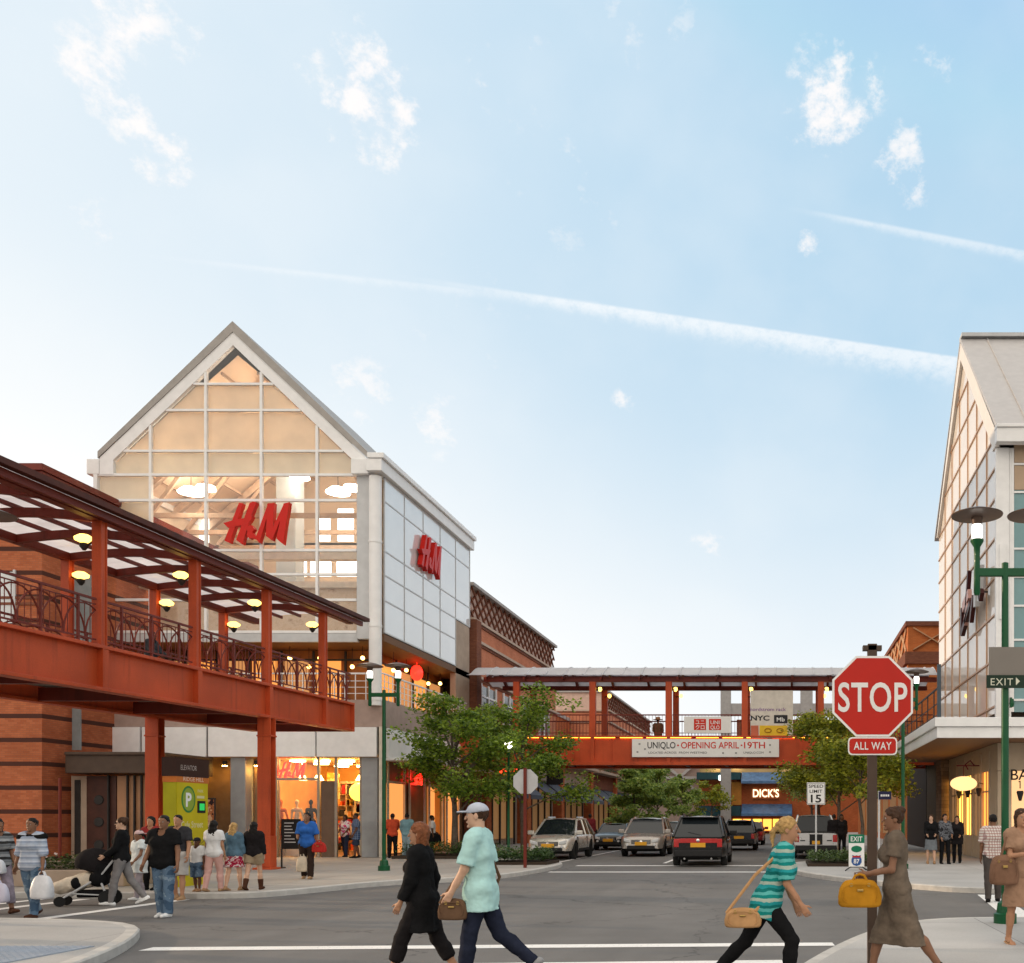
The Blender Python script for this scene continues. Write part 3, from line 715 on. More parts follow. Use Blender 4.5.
stripe((-12.5, 16.1), (-12.45, 20.8), .26); stripe((-14.6, 16.1), (-14.6, 20.9), .26); stripe((-15.5, 16.1), (-15.5, 20.9), .22)
stripe((3.95, 16.2), (4.55, 22.1), .5); stripe((7.6, 16.2), (8.0, 22.1), .5)
for k in range(9): stripe((-4.45, 37.5 + k * 8), (-4.45, 41 + k * 8), .14)
stripe((-8.6, 38), (-8.6, 110), .1); stripe((.25, 38), (.25, 110), .1)
tag(lm.build('road_markings', ln), kind='structure')
# ------------------------------------------------------------------ far-left planter and kerbside beds
def plants(name, x0, x1, y0, y1, z, n, h, cols, label, flowers=None):
    mb = MB()
    for i in range(n):
        cx, cy = random.uniform(x0, x1), random.uniform(y0, y1); a = random.uniform(0, 6.28); hh = h * random.uniform(.5, 1.1)
        for k in range(7):
            a += random.uniform(.6, 1.3); t = random.uniform(.1, .7); L = random.uniform(.06, .13)
            p = Vector((cx + math.cos(a) * t * .12, cy + math.sin(a) * t * .12, z + hh * random.uniform(.2, 1)))
            d = Vector((math.cos(a), math.sin(a), random.uniform(-.2, .9))).normalized(); s = d.cross(Vector((0, 0, 1))).normalized() * L * .38
            mb.add([p - s * .3, p + d * L * .5 - s, p + d * L, p + d * L * .5 + s], [(0, 1, 2, 3)], 1 if flowers and random.random() < .05 else 0)
    return tag(mb.build(name, [leafy(name + ' leaves ' + str(len(MATS)), *cols)] + ([mat('pale petals', (.7, .55, .5), .7)] if flowers else [])), label, kind='stuff')
pl = empty('raised_planter', (-20, 24, KERB), 'long low tan stone planter on the far left pavement', 'planter')
m_ = MB(); m_.box(-28, 22.9, KERB, -15.1, 23.15, .5); m_.box(-28, 25.0, KERB, -15.1, 25.25, .62); m_.box(-15.35, 23.16, KERB, -15.1, 24.99, .5)
m_.build('kerb_wall', tan_stone, pl, bevel=.02)
m_ = MB(); m_.box(-28, 23.16, KERB, -15.36, 24.98, .42); m_.build('soil', mat('planter soil', (.05, .035, .025), .95), pl)
plants('ground_cover', -27, -15.5, 23.3, 24.9, .42, 900, .42, ((.03, .06, .015), (.13, .17, .05)), 'leafy ground cover growing in the low tan planter', True)
bd = MB(); bd.box(-10.3, 33.4, KERB, -7.9, 35.3, .22); bd.box(-15.0, 38.3, KERB, -11.4, 41.5, .24)
tag(bd.build('planting_bed', mat('planter soil', (.05, .035, .025), .95)), kind='structure')
plants('ground_cover', -10.2, -8.0, 33.5, 35.2, .2, 420, .5, ((.035, .08, .02), (.12, .2, .06)), 'low green shrubs massed on the left kerb bulb')
plants('ground_cover', -14.9, -11.5, 38.4, 41.4, .22, 500, .55, ((.035, .08, .02), (.12, .2, .06)), 'low green shrubs massed under the big street tree')
bd = MB(); bd.box(.8, 32.3, KERB, 3.0, 35.2, .22)
tag(bd.build('planting_bed', mat('planter soil', (.05, .035, .025), .95)), kind='structure')
plants('ground_cover', .9, 2.9, 32.4, 35.1, .2, 380, .4, ((.03, .07, .02), (.14, .2, .06)), 'low green shrubs massed on the right kerb bulb')
# ------------------------------------------------------------------ glass gabled store on the left
Y0 = 40.0
def fx(px): return xat(px, Y0)
def fz(py): return zat(py, Y0)
XR, XL, YB = -15.96, fx(96), 51.1
VX = [fx(p) for p in (96, 151, 206.3, 261.7, 317.4)]; HZ = [fz(p) for p in (632, 600, 574.5, 550.5, 500.5, 475)]
EAVE = fz(475)
store = empty('glass_store', (-21.7, 45, KERB), 'white framed glass store with a steep gable front and lit shop floors', 'store')
B = lambda mb, n, m, **k: mb.build(n, m, store, **k)
# roof: two sloping slabs and the white gable frame below them
apex = (fx(234), fz(322.5))
m = MB()
m.prism([(fx(99.5), fz(459)), (fx(99.5), fz(452.5)), apex, (apex[0], fz(333))], 39.88, YB + .3)
m.prism([(fx(368.5), fz(459)), (fx(368.5), fz(452.5)), (apex[0] + .001, apex[1]), (apex[0] + .001, fz(333))], 39.88, YB + .3)
B(m, 'roof', mat('grey roof metal', (.33, .31, .29), .5, .2, var=.1))
m = MB()
m.prism([(fx(101), EAVE), (fx(101), fz(458.3)), (apex[0], fz(332)), (apex[0], fz(346)), (fx(114.5), fz(460.5)), (fx(114.5), EAVE)], 39.92, 40.12)
m.prism([(fx(367), EAVE), (fx(367), fz(458.3)), (apex[0] + .002, fz(332)), (apex[0] + .002, fz(346)), (fx(353.5), fz(460.5)), (fx(353.5), EAVE)], 39.92, 40.12)
B(m, 'gable_frame', white_metal)
m = MB(); m.box(fx(88), 39.9, fz(475), fx(100.5), YB, fz(459.5)); B(m, 'gutter', white_metal, bevel=.03)
m = MB(); m.box(fx(355), 39.6, fz(477), fx(372.3), 40.16, fz(462)); m.box(fx(372.5), 39.35, fz(476), XR + .16, YB + .1, fz(464)); m.box(fx(374), 39.3, fz(463.8), XR + .26, YB + .15, fz(458.5))
B(m, 'gutter', white_metal, bevel=.025)
# front mullions and glass
def roofz(x):
    return min(fz(346) - abs(x - apex[0]) * (fz(346) - fz(460.5)) / (fx(353.5) - apex[0]), 99)
m = MB()
for x in VX[1:]: m.box(x - .05, 39.93, HZ[0], x + .05, 40.07, roofz(x))
m.box(XL - .04, 39.9, HZ[0], XL + .1, 40.1, EAVE)
for z in HZ: m.box(XL, 39.94, z - .05, fx(357), 40.06, z + .05)
for py in (451.2, 410.5, 384.3):
    z = fz(py); hw = (roofz(apex[0]) - z) / (fz(346) - fz(460.5)) * (fx(353.5) - apex[0])
    m.box(apex[0] - hw, 39.94, z - .045, apex[0] + hw, 40.06, z + .045)
B(m, 'window_frame', white_metal)
m = MB(); m.add([(XL, 40, HZ[0]), (fx(357), 40, HZ[0]), (fx(357), 40, EAVE), (fx(353.5), 40, EAVE), (fx(353.5), 40, fz(460.5)), (apex[0], 40, fz(346)), (fx(114.5), 40, fz(460.5)), (fx(114.5), 40, EAVE), (XL, 40, EAVE)], [tuple(range(9))])
B(m, 'window_glass', tower_glass)
# roller blinds behind the upper panes
bl = sheet('cream blind', (.88, .75, .58), .45); bl2 = sheet('pale blind', (.84, .76, .62), .42)
XS = VX + [fx(370)]
for i in range(5):
    a, b = XS[i] + .02, XS[i + 1] - .02
    for za, zb, mm in ((EAVE + .05, fz(452.2), bl2), (fz(450.2), fz(411.5), bl), (fz(409.5), fz(385), bl)):
        xa, xb = a, b
        poly = [(xa, za), (xb, za)]
        def lim(x): return roofz(x) - .06
        ztop = zb
        pts = [(xa, za), (xb, za)]
        if lim(xb) > za: pts.append((xb, min(zb, lim(xb))))
        inner = []
        for x in np.linspace(xb, xa, 25)[1:-1]:
            if lim(x) > za: inner.append((x, min(zb, lim(x))))
        pts += inner
        if lim(xa) > za: pts.append((xa, min(zb, lim(xa))))
        ok = [p for p in pts if lim(p[0]) >= p[1] - 1e-6]
        if len(ok) < 3: continue
        q = MB(); q.prism(ok, 40.10, 40.112); B(q, 'roller_blind', mm)
q = MB(); q.box(XL + .1, 40.10, HZ[4] + .05, VX[1] - .02, 40.112, EAVE - .05); B(q, 'roller_blind', bl2)
q = MB(); q.box(XL + .1, 40.10, HZ[2], VX[1] - .02, 40.112, HZ[4] - .05); B(q, 'roller_blind', bl2)
# side wall of pale glass panels
SY = [40.1, 42.2, 44.4, 46.6, 48.8, 51.0]
sp = mirror_panel('pale spandrel glass', (.82, .825, .82), .42)
SZ = [HZ[0], HZ[1], HZ[2], HZ[3], HZ[4], fz(477)]
m = MB()
for i in range(5):
    for j in range(5):
        if i == 4 and j < 2: continue
        m.box(XR - .06, SY[i] + .03, SZ[j] + .03, XR - .02, SY[i + 1] - .03, SZ[j + 1] - .03)
B(m, 'side_panels', sp)
m = MB()
for i, y in enumerate(SY): m.box(XR - .05, y - .025, SZ[0] if i < 5 else SZ[2], XR + .0, y + .025, SZ[5])
for j, z in enumerate(SZ): m.box(XR - .06, 40.1, z - .03, XR - .005, SY[5] if j > 1 else SY[4], z + .03)
B(m, 'side_frame', grey_metal)
m = MB(); m.box(XR - .30, 48.85, fz(700), XR - .03, 50.98, SZ[2] - .05); B(m, 'pier', tan_stone)
# corner columns
m = MB(); m.box(fx(358), 39.86, HZ[0] - .3, fx(370.8), 40.3, fz(477)); B(m, 'corner_pilaster', grey_metal, bevel=.02)
m = MB(); m.lathe([(.24, fz(706)), (.24, fz(478))], (XR - .28, 39.84, 0), 28)
for z in (fz(543), fz(627), fz(700)): m.lathe([(.26, -.05), (.26, .05)], (XR - .28, 39.84, z), 28)
B(m, 'corner_column', white_metal, smooth=True)
# ---- upper hall seen through the glass
m = MB(); m.box(XL + .1, 40.3, HZ[0] - .05, XR - .3, 50.8, HZ[0] + .12); B(m, 'upper_floor', cream)
m = MB(); m.box(XL, 50.6, HZ[0], XR - .1, 50.9, EAVE + .2); m.add([(XL, 50.6, EAVE), (XR - .1, 50.6, EAVE), (apex[0], 50.6, fz(345))], [(0, 1, 2)])
m.box(XL - .1, 40.3, HZ[0], XL + .05, 50.6, EAVE); m.box(XR - .35, 40.5, HZ[0], XR - .12, 50.6, EAVE)
B(m, 'upper_wall', cream)
peach = mat('peach ceiling', (.80, .62, .46), .7, var=.08, scale=.6)
m = MB()
m.add([(XL, 40.3, EAVE + .1), (apex[0], 40.3, fz(352)), (apex[0], 50.6, fz(352)), (XL, 50.6, EAVE + .1)], [(0, 1, 2, 3)])
m.add([(XR - .2, 40.3, EAVE + .1), (apex[0], 40.3, fz(352)), (apex[0], 50.6, fz(352)), (XR - .2, 50.6, EAVE + .1)], [(0, 1, 2, 3)])
B(m, 'upper_ceiling', peach)
for i, y in enumerate((42.4, 44.9, 47.4)):
    m = MB()
    for e in (XL + .1, XR - .3):
        m.bar((e, y, EAVE - .1), (apex[0], y, fz(362)), .22, .3)
        m.bar((e, y, EAVE - 1.6), (e + (apex[0] - e) * .5, y, EAVE + 2.0), .12, .16)
    m.bar((XL + .1, y, EAVE - .9), (XR - .3, y, EAVE - .9), .12, .2)
    B(m, 'roof_truss', mat('pale timber', (.50, .36, .26), .6, var=.15))
m = MB()
for k in range(5):
    for e in (XL + .1, XR - .3):
        t = .15 + k * .18; x = e + (apex[0] - e) * t; z = EAVE + .05 + (fz(352) - EAVE) * t - .1
        m.bar((x, 40.4, z), (x, 50.5, z), .07, .12)
B(m, 'purlin', mat('pale timber', (.50, .36, .26), .6, var=.15))
m = MB(); m.box(fx(225), 44, HZ[0], fx(247), 44.8, fz(440)); B(m, 'inner_column', mat('pale blue paint', (.52, .60, .66), .5, var=.06), bevel=.03)
def mural_mat():
    m, nt, b, o = _new('mural'); f = _noise(nt, 2.4, 6, None, .65)
    nt.links.new(_ramp(nt, f, [(.30, (.30, .18, .12)), (.40, (.60, .43, .29)), (.55, (.66, .50, .36)), (.66, (.52, .36, .24)), (.74, (.26, .15, .10))]), b.inputs['Base Color']); b.inputs['Roughness'].default_value = .8; return m
mural = mural_mat()
m = MB(); m.box(XL + 1.5, 41.6, HZ[0] + .13, XR - .5, 41.75, HZ[2] - .2); B(m, 'mural_wall', mural)
m = MB(); m.box(XL + .4, 41.4, HZ[2] - .2, XR - .4, 41.9, HZ[2] + .05); m.box(XL + .4, 41.4, HZ[3] + .02, XR - .4, 41.8, HZ[3] + .4); B(m, 'gallery_edge', mat('cream paint', (.66, .55, .44), .5))
wl_ = emit('daylit pane', (1, .90, .78), 3.4)
for a, b, c, d in ((264, 290, 553, 571), (294, 315, 553, 571), (321, 342, 553, 571), (346, 355, 553, 571), (322, 338, 502, 535), (342, 356, 502, 535), (300, 314, 508, 535), (158, 170, 510, 545), (176, 190, 512, 545)):
    Yw = 50.5; m = MB(); m.box(xat(a + 6, 46), 47, zat(d, 46), xat(b + 6, 46), 47.05, zat(c, 46)); B(m, 'inner_window', wl_)
for px, py, y in ((191, 490, 42.0), (338, 490, 43.5), (258, 470, 46)):
    m = MB(); c = at(px, py, y); m.lathe([(.0001, .12), (.3, .08), (.5, -.1), (.5, -.14), (.0001, -.12)], c, 20); p = B(m, 'ceiling_lamp', emit('hall lamp', (1, .82, .62), 24), smooth=True)
    m = MB(); m.tube([(c[0], c[1], c[2] + .12), (c[0], c[1], c[2] + 2)], .015, 5); B(m, 'lamp_cable', dark_metal)
for dx, zz in ((-3.2, EAVE + .7), (0.9, EAVE + 1.2), (3.2, EAVE + .7), (-1.6, EAVE + 2.6), (1.6, EAVE + 2.6)):
    m = MB(); m.lathe([(.0001, .1), (.35, .05), (.4, -.1), (.0001, -.12)], (apex[0] + dx, 43.6, zz), 18); B(m, 'added_backlight', emit('hall lamp', (1, .82, .62), 24), smooth=True)  # added lamps, hidden behind the blinds to make them glow
# ---- recessed second storey with its terrace
S2 = fz(700)
m = MB(); m.box(XL - 1, 40.1, HZ[0] - .35, XR - .03, 51, HZ[0] - .06); B(m, 'soffit', mat('brown soffit', (.17, .085, .04), .6, var=.15, scale=1))
m = MB(); m.box(XL - 1, 39.95, HZ[0] - .4, fx(358), 40.12, HZ[0] - .06); B(m, 'soffit_edge', grey_metal)
m = MB(); m.box(XL - 1, 39.9, fz(727), XR + .05, 51, S2); B(m, 'terrace_slab', plaster_pink)
m = MB(); m.box(XL, 42.3, S2, -17.4, 42.5, HZ[0] - .36); m.box(-17.6, 42.5, S2, -17.4, 51, HZ[0] - .36)
B(m, 'timber_wall', wood)
wg = emit('amber room', (1, .36, .07), 1.0)
for i in range(6):
    x = XL + 1.0 + i * 1.35; m = MB(); m.box(x, 42.22, S2 + .1, x + 1.05, 42.28, HZ[0] - .75); B(m, 'lit_window', wg if i % 2 else emit('tan room', (1, .42, .13), .55))
for i in range(4):
    y = 42.8 + i * 2.0; m = MB(); m.box(-17.38, y, S2 + .1, -17.32, y + 1.7, HZ[0] - .75); B(m, 'lit_window', emit('tan room', (1, .42, .13), .55) if i % 2 else wg)
m = MB()
for i in range(7): m.box(XL + .9 + i * 1.35, 42.12, S2, XL + .98 + i * 1.35, 42.2, HZ[0] - .4)
for i in range(5): m.box(-17.3, 42.6 + i * 2.0, S2, -17.22, 42.68 + i * 2.0, HZ[0] - .4)
m.box(XL, 42.1, S2 + 1.9, -17.2, 42.18, S2 + 1.98); m.box(-17.28, 42.1, S2 + 1.9, -17.2, 51, S2 + 1.98)
B(m, 'terrace_frame', dark_metal)
for k, (x, y) in enumerate([(fx(275), 41.2), (fx(290), 41.6), (fx(306), 41.2), (fx(335), 41.6), (fx(350), 41.2), (-16.6, 42.6), (-16.8, 44.6), (-16.6, 46.8), (-16.8, 49)]):
    m = MB(); z = HZ[0] - .85 - .3 * (k % 2); m.sphere((x, y, z), .085, 10); p = B(m, 'pendant_lamp', emit('pendant', (1, .52, .12), 12), smooth=True); m = MB(); m.tube([(x, y, z + .1), (x, y, HZ[0] - .36)], .012, 5); q = m.build('lamp_cord', dark_metal, store); q.parent = p
m = MB()
for i in range(28):
    x = XL + .3 + i * .42
    if x < XR - .2: m.box(x - .015, 39.98, S2, x + .015, 40.01, S2 + 1.05)
for i in range(25): m.box(XR - .04, 40.1 + i * .42, S2, XR - .01, 40.13 + i * .42, S2 + 1.05)
m.box(XL, 39.96, S2 + 1.03, XR, 40.03, S2 + 1.09); m.box(XR - .06, 40.03, S2 + 1.03, XR + .01, 50.5, S2 + 1.09)
for z in (.25, .5, .75): m.box(XL, 39.985, S2 + z, XR, 40.0, S2 + z + .025); m.box(XR - .03, 40.0, S2 + z, XR - .012, 50.5, S2 + z + .025)
B(m, 'terrace_railing', white_metal)
# ---- light panels over the shop front
lp = mat('white cladding', (.88, .88, .88), .35, var=.05)
for a, b in ((100, 143), (145, 209), (211, 275), (277, 317.5), (319, 378.5)):
    m = MB(); m.box(fx(a), 39.78, fz(757), fx(b), 39.9, fz(727.6)); B(m, 'cladding_panel', lp, bevel=.012)
for i in range(4):
    m = MB(); m.box(XR, 40.2 + i * 2.7, fz(757), XR + .1, 42.85 + i * 2.7, fz(727.6)); B(m, 'cladding_panel', lp, bevel=.012)
m = MB(); m.box(XR - .1, 39.74, KERB, XR + .06, 39.9, fz(727)); B(m, 'corner_trim', mat('cream metal', (.66, .60, .50), .5))
# ---- shop floor
SF, ST = KERB, fz(757)
m = MB(); m.box(XL, 39.95, ST - .02, XR, 50.8, ST + .1); B(m, 'shop_ceiling', mat('shop ceiling', (.5, .28, .11), .7))
m = MB(); m.box(XL, 40.2, KERB + .004, XR - .1, 50.8, KERB + .02); B(m, 'shop_floor', mat('shop floor', (.36, .26, .17), .35))
m = MB(); m.box(XL, 46.8, SF, XR - .1, 47, ST); m.box(fx(246), 40.6, SF, fx(250), 47, ST); B(m, 'shop_wall', mat('ochre wall', (.62, .33, .10), .7, var=.2, scale=.9))
m = MB()
m.box(fx(249), 40.4, SF, fx(274), 40.5, ST); m.box(fx(165), 40.7, SF, fx(248), 40.8, ST); m.box(fx(100), 40.7, SF, fx(160), 40.8, ST); B(m, 'front_wall', mat('bronze panel', (.25, .155, .085), .4, .2, var=.12))
for a, b in ((231, 246), (362, 378)):
    m = MB(); m.box(fx(a), 39.95, KERB, fx(b), 40.75, ST); B(m, 'pillar', mat('ribbed grey cladding', (.33, .34, .35), .5, var=.08), bevel=.02)
for px in (222, 254, 190, 120):
    m = MB(); xx = fx(px); m.lathe([(.03, .12), (.09, .1), (.10, -.08), (.085, -.08)], (xx, 40.2, ST - .25), 12); p = B(m, 'wall_lamp', dark_metal, smooth=True)
    m = MB(); m.lathe([(.0001, -.10), (.085, -.10), (.085, -.085)], (xx, 40.2, ST - .25), 12); q = m.build('bulb', emit('downlight', (1, .52, .10), 150), store); q.parent = p
m = MB()
for px in (276, 318.5, 336, 361): m.box(fx(px) - .05, 39.98, SF, fx(px) + .05, 40.08, ST)
m.box(fx(276), 39.985, fz(779) - .05, fx(318), 40.075, fz(779) + .05)
B(m, 'shop_frame', mat('bronze frame', (.30, .25, .20), .4, .4))
m = MB(); m.box(fx(321), 40.0, SF, fx(335), 40.06, fz(781)); B(m, 'door_leaf', mat('brown door', (.14, .085, .055), .4)); 
m = MB(); m.add([(fx(277), 40.03, SF), (fx(317), 40.03, SF), (fx(317), 40.03, ST), (fx(277), 40.03, ST)], [(0, 1, 2, 3)]); B(m, 'shop_window', shop_glass)
for i, x in enumerate(np.linspace(fx(282), fx(358), 4)):
    for j, y in enumerate((41.3, 43.4, 45.4)):
        m = MB(); m.box(x - .3, y - .06, ST - .12, x + .3, y + .06, ST - .06); B(m, 'shop_lamp', shop_light)
m = MB(); c = at(359, 792, 41.5); m.sphere(c, .38, 16); B(m, 'globe_lamp', emit('globe', (1, .55, .05), 4), smooth=True)
# side shop front
m = MB(); m.box(XR - .5, 40.9, SF, XR - .4, 51, ST); B(m, 'side_shop_wall', mat('bronze panel', (.25, .155, .085), .4, .2, var=.12))
for i in range(4):
    y = 41.2 + i * 2.4; m = MB(); m.box(XR - .38, y, SF + .1, XR - .34, y + 1.7, ST - 1.0); B(m, 'lit_window', emit('side room', (1, .36, .09), 1.0) if i != 1 else wood)
    m = MB(); m.box(XR - .33, y - .1, SF, XR - .26, y, ST); m.box(XR - .33, y + 1.7, SF, XR - .26, y + 1.8, ST); m.box(XR - .33, y, ST - 1.0, XR - .26, y + 1.7, ST - .9); B(m, 'side_frame', mat('cream metal', (.66, .60, .50), .5))
m = MB(); m.box(XR - .1, 40.0, ST - .14, XR + 1.2, 51, ST - .02); B(m, 'side_canopy', white_metal, bevel=.02)
# goods inside the shop
def rack(px, y, cols, label):
    t = empty('clothes_rack', (xat(px, y), y, KERB + .02), label, 'clothes rack', 'clothes racks inside the store')
    x = xat(px, y); m = MB()
    for e in (-.6, .6): m.tube([(x + e, y, KERB + .02), (x + e, y, 1.45)], .02, 6); m.bar((x + e, y - .25, KERB + .04), (x + e, y + .25, KERB + .04), .04)
    m.tube([(x - .6, y, 1.45), (x + .6, y, 1.45)], .02, 6); m.build('rail', grey_metal, t)
    for k in range(9):
        q = MB(); xx = x - .52 + k * .13; q.box(xx - .035, y - .2, .62 + .1 * (k % 3), xx + .035, y + .2, 1.38); q.build('garment', cols[k % len(cols)], t, bevel=.03)
for px in (283, 300, 344):
    m = MB(); m.lathe([(.02, .35), (.09, .32), (.2, .12), (.0001, .13)], (fx(px), 41.6, 3.15), 14); m.tube([(fx(px), 41.6, 3.45), (fx(px), 41.6, ST)], .012, 5); B(m, 'pendant_shade', emit('shop pendant', (1, .62, .20), 40), smooth=True)
ga = [cloth('orange knit', (.55, .16, .03)), cloth('cream knit', (.6, .5, .36)), cloth('red knit', (.5, .04, .03)), cloth('black knit', (.02, .02, .02)), cloth('yellow knit', (.6, .38, .06))]
rack(290, 42.4, ga[:3], 'clothes rack of orange and red garments behind the shop window')
rack(306, 44.4, ga[1:], 'clothes rack of mixed dark garments deep inside the shop')
rack(350, 42.8, [ga[2], ga[1]], 'clothes rack of red and cream garments inside the open doorway')
def mannequin(px, y, mcol, label):
    c = xat(px, y); t = empty('mannequin', (c, y, KERB + .02), label, 'mannequin')
    g = surface([rc((0, 0, .5), (0, 0, .62), .05, .11, .05), rc((-.08, 0, .82), (.08, 0, .82), .11, .11, .05), rc((0, 0, 1.0), (0, 0, 1.1), .1, .1, .05), rc((-.15, 0, 1.28), (.15, 0, 1.28), .08, .08, .05), rc((0, 0, 1.3), (0, 0, 1.5), .05, .045, .03), el((0, 0, 1.6), (.075, .09, .115), .02), rc((-.19, 0, 1.27), (-.27, .06, .85), .05, .035, .02), rc((.19, 0, 1.27), (.27, .06, .85), .05, .035, .02), rc((-.08, 0, .8), (-.09, 0, .1), .09, .04, .03), rc((.08, 0, .8), (.09, 0, .1), .09, .04, .03)], .025)
    mesh_of('figure', [g], mcol, t)
    m = MB(); m.lathe([(.22, 0), (.22, .03)], (c, y, KERB + .02), 16); m.build('stand', grey_metal, t)
for px, mc, lab in ((281, ga[0], 'orange clad mannequin on a plinth at the left of the lit shop window'), (297, ga[1], 'cream clad mannequin on a plinth in the middle of the lit shop window'), (311, ga[3], 'black clad mannequin on a plinth at the right of the lit shop window')):
    c = xat(px, 41.2); pq = MB(); pq.box(c - .32, 40.9, KERB + .021, c + .32, 41.5, .74); tag(pq.build('plinth', mat('cream paint', (.66, .55, .44), .5), origin=(c, 41.2, KERB)), lab.replace(' clad mannequin on a plinth', ' dressed mannequin') .replace(lab.split()[0], 'cream plinth under the ' + lab.split()[0]), 'plinth', 'plinths in the shop window')
    mannequin(px, 41.2, mc, lab)
    for o_ in [o_ for o_ in scene.objects if o_.get('label') == lab]: o_.location.z += .60
def wall_shelf(x0, x1, y, h, lab, seed):
    rr = random.Random(seed); t = empty('wall_shelf', ((x0 + x1) / 2, y, KERB), lab, 'shelf', 'shelves at the back of the shop')
    m = MB(); m.box(x0, y + .4, KERB + .02, x1, y + .45, h)
    for x in (x0, (x0 + x1) / 2, x1 - .05): m.box(x, y, KERB + .02, x + .05, y + .4, h)
    n = 6
    for k in range(n + 1): z = KERB + .05 + k * (h - .3) / n; m.box(x0, y, z, x1, y + .399, z + .03)
    m.build('shelf_frame', mat('pale shelf', (.60, .48, .33), .5), t)
    cols = [(.62, .10, .03), (.65, .40, .08), (.62, .56, .48), (.05, .05, .06), (.45, .04, .05), (.12, .2, .3), (.55, .3, .12)]
    for ci, c in enumerate(cols):
        m = MB(); 
        for k in range(n):
            z = KERB + .085 + k * (h - .3) / n; x = x0 + .08
            while x < x1 - .3:
                w_ = rr.uniform(.16, .3)
                if rr.randrange(len(cols)) == ci: m.box(x, y + .04, z, x + w_ * .86, y + .36, z + rr.uniform(.12, (h - .3) / n - .06))
                x += w_
        if m.v: o_ = m.build('folded_stack', cloth('stack %d' % ci, c), t); o_['kind'] = 'stuff'
wall_shelf(fx(262), fx(300), 45.9, 3.4, 'tall shelf of folded clothes at the back left of the shop', 1)
wall_shelf(fx(302), fx(326), 44.9, 2.9, 'tall shelf of folded clothes at the back middle of the shop', 2)
wall_shelf(fx(333), fx(352), 46.0, 3.4, 'tall shelf of folded clothes seen through the open shop doorway', 3)
m = MB(); m.box(fx(279), 44.2, 2.3, fx(293), 44.25, 3.7); tag(m.build('hanging_poster', blotch('summer poster', [(.75, .45, .10), (.70, .30, .06), (.75, .55, .25), (.6, .16, .04)], 2.2), origin=(fx(286), 44.2, 2.3)), 'yellow orange poster hanging inside the shop behind the mannequins', 'poster')
t = empty('shop_table', (xat(343, 43), 43, KERB), 'low table stacked with folded red clothes inside the doorway', 'table')
x = xat(340, 41.9); m = MB(); m.box(x - .5, 41.6, .7, x + .5, 42.3, .76)
for a in (-.45, .45):
    for b in (41.65, 42.25): m.box(x + a - .03, b - .03, KERB + .02, x + a + .03, b + .03, .7)
m.build('table_frame', wood, t)
for k in range(4):
    m = MB(); m.box(x - .45 + k * .24, 41.7, .765, x - .25 + k * .24, 42.1, .9 + .05 * (k % 2)); m.build('folded_stack', ga[k], t, bevel=.02)
# ---- brush lettered signs
HMP = [[(268, 182), (320, 190), (150, 692), (84, 664)], [(405, 186), (440, 168), (492, 176), (404, 400), (312, 712), (232, 655)],
       [(72, 440), (205, 402), (385, 370), (445, 352), (405, 425), (310, 468), (200, 486), (128, 498)],
       [(640, 190), (676, 188), (530, 692), (478, 640)], [(630, 196), (716, 184), (706, 400), (688, 662), (612, 606)], [(842, 196), (880, 196), (692, 656), (650, 610)], [(838, 194), (912, 178), (866, 470), (832, 712), (748, 640)],
       [(385, 485), (440, 470), (470, 520), (440, 555), (480, 600), (500, 655), (440, 628), (405, 640), (370, 600), (380, 550), (372, 520)]]
def brush_sign(name, lab, m, c, w, depth, face):
    mb = MB(); sc = w / 838
    import mathutils
    for pi_, poly in enumerate(HMP):
        ex_ = .004 * pi_; tri = mathutils.geometry.tessellate_polygon([[Vector((x, y, 0)) for x, y in poly]])
        P = [((x - 492) * sc, (440 - y) * sc) for x, y in poly]; n = len(P)
        def q(x, y, d): return (c[0] + x, c[1] - d, c[2] + y) if face == '-y' else (c[0] + d, c[1] + x, c[2] + y)
        mb.add([q(x, y, .003 * pi_) for x, y in P] + [q(x, y, depth + ex_) for x, y in P], [tuple(t) for t in tri] + [tuple(i + n for i in reversed(t)) for t in tri] + [(i, (i + 1) % n, (i + 1) % n + n, i + n) for i in range(n)])
    return tag(mb.build(name, m, origin=c), lab, 'sign', 'red lettered store signs')
brush_sign('store_sign', 'huge red brush lettered sign on the glass gable front', red_sign, (fx(261), 39.88, fz(525.5)), 2.62, .22, '-y')
brush_sign('store_sign', 'red brush lettered sign on the pale side wall of the store', red_sign, (XR + .04, 44.75, zat(556, 44.7)), 2.5, .2, '+x')
brush_sign('store_sign', 'small glowing red letters over the lit shop entrance', red_neon, (fx(288.5), 40.35, fz(770)), 1.12, .08, '-y')
brush_sign('store_sign', 'small glowing red sign above the side shop door behind the tree', red_neon, (XR - .1, 43.9, zat(779, 43.9)), .8, .08, '+x')
m = MB(); m.sphere((-16.7, 45.6, zat(673, 45.6)), .27, 14, sz=1.35); m.tube([(-16.7, 45.6, zat(664, 45.6)), (-16.7, 45.6, HZ[0] - .36)], .012, 5)
tag(m.build('paper_lantern', red_neon, origin=(-17.1, 45.6, S2), smooth=True), 'round glowing red lantern hanging over the store terrace', 'lantern')
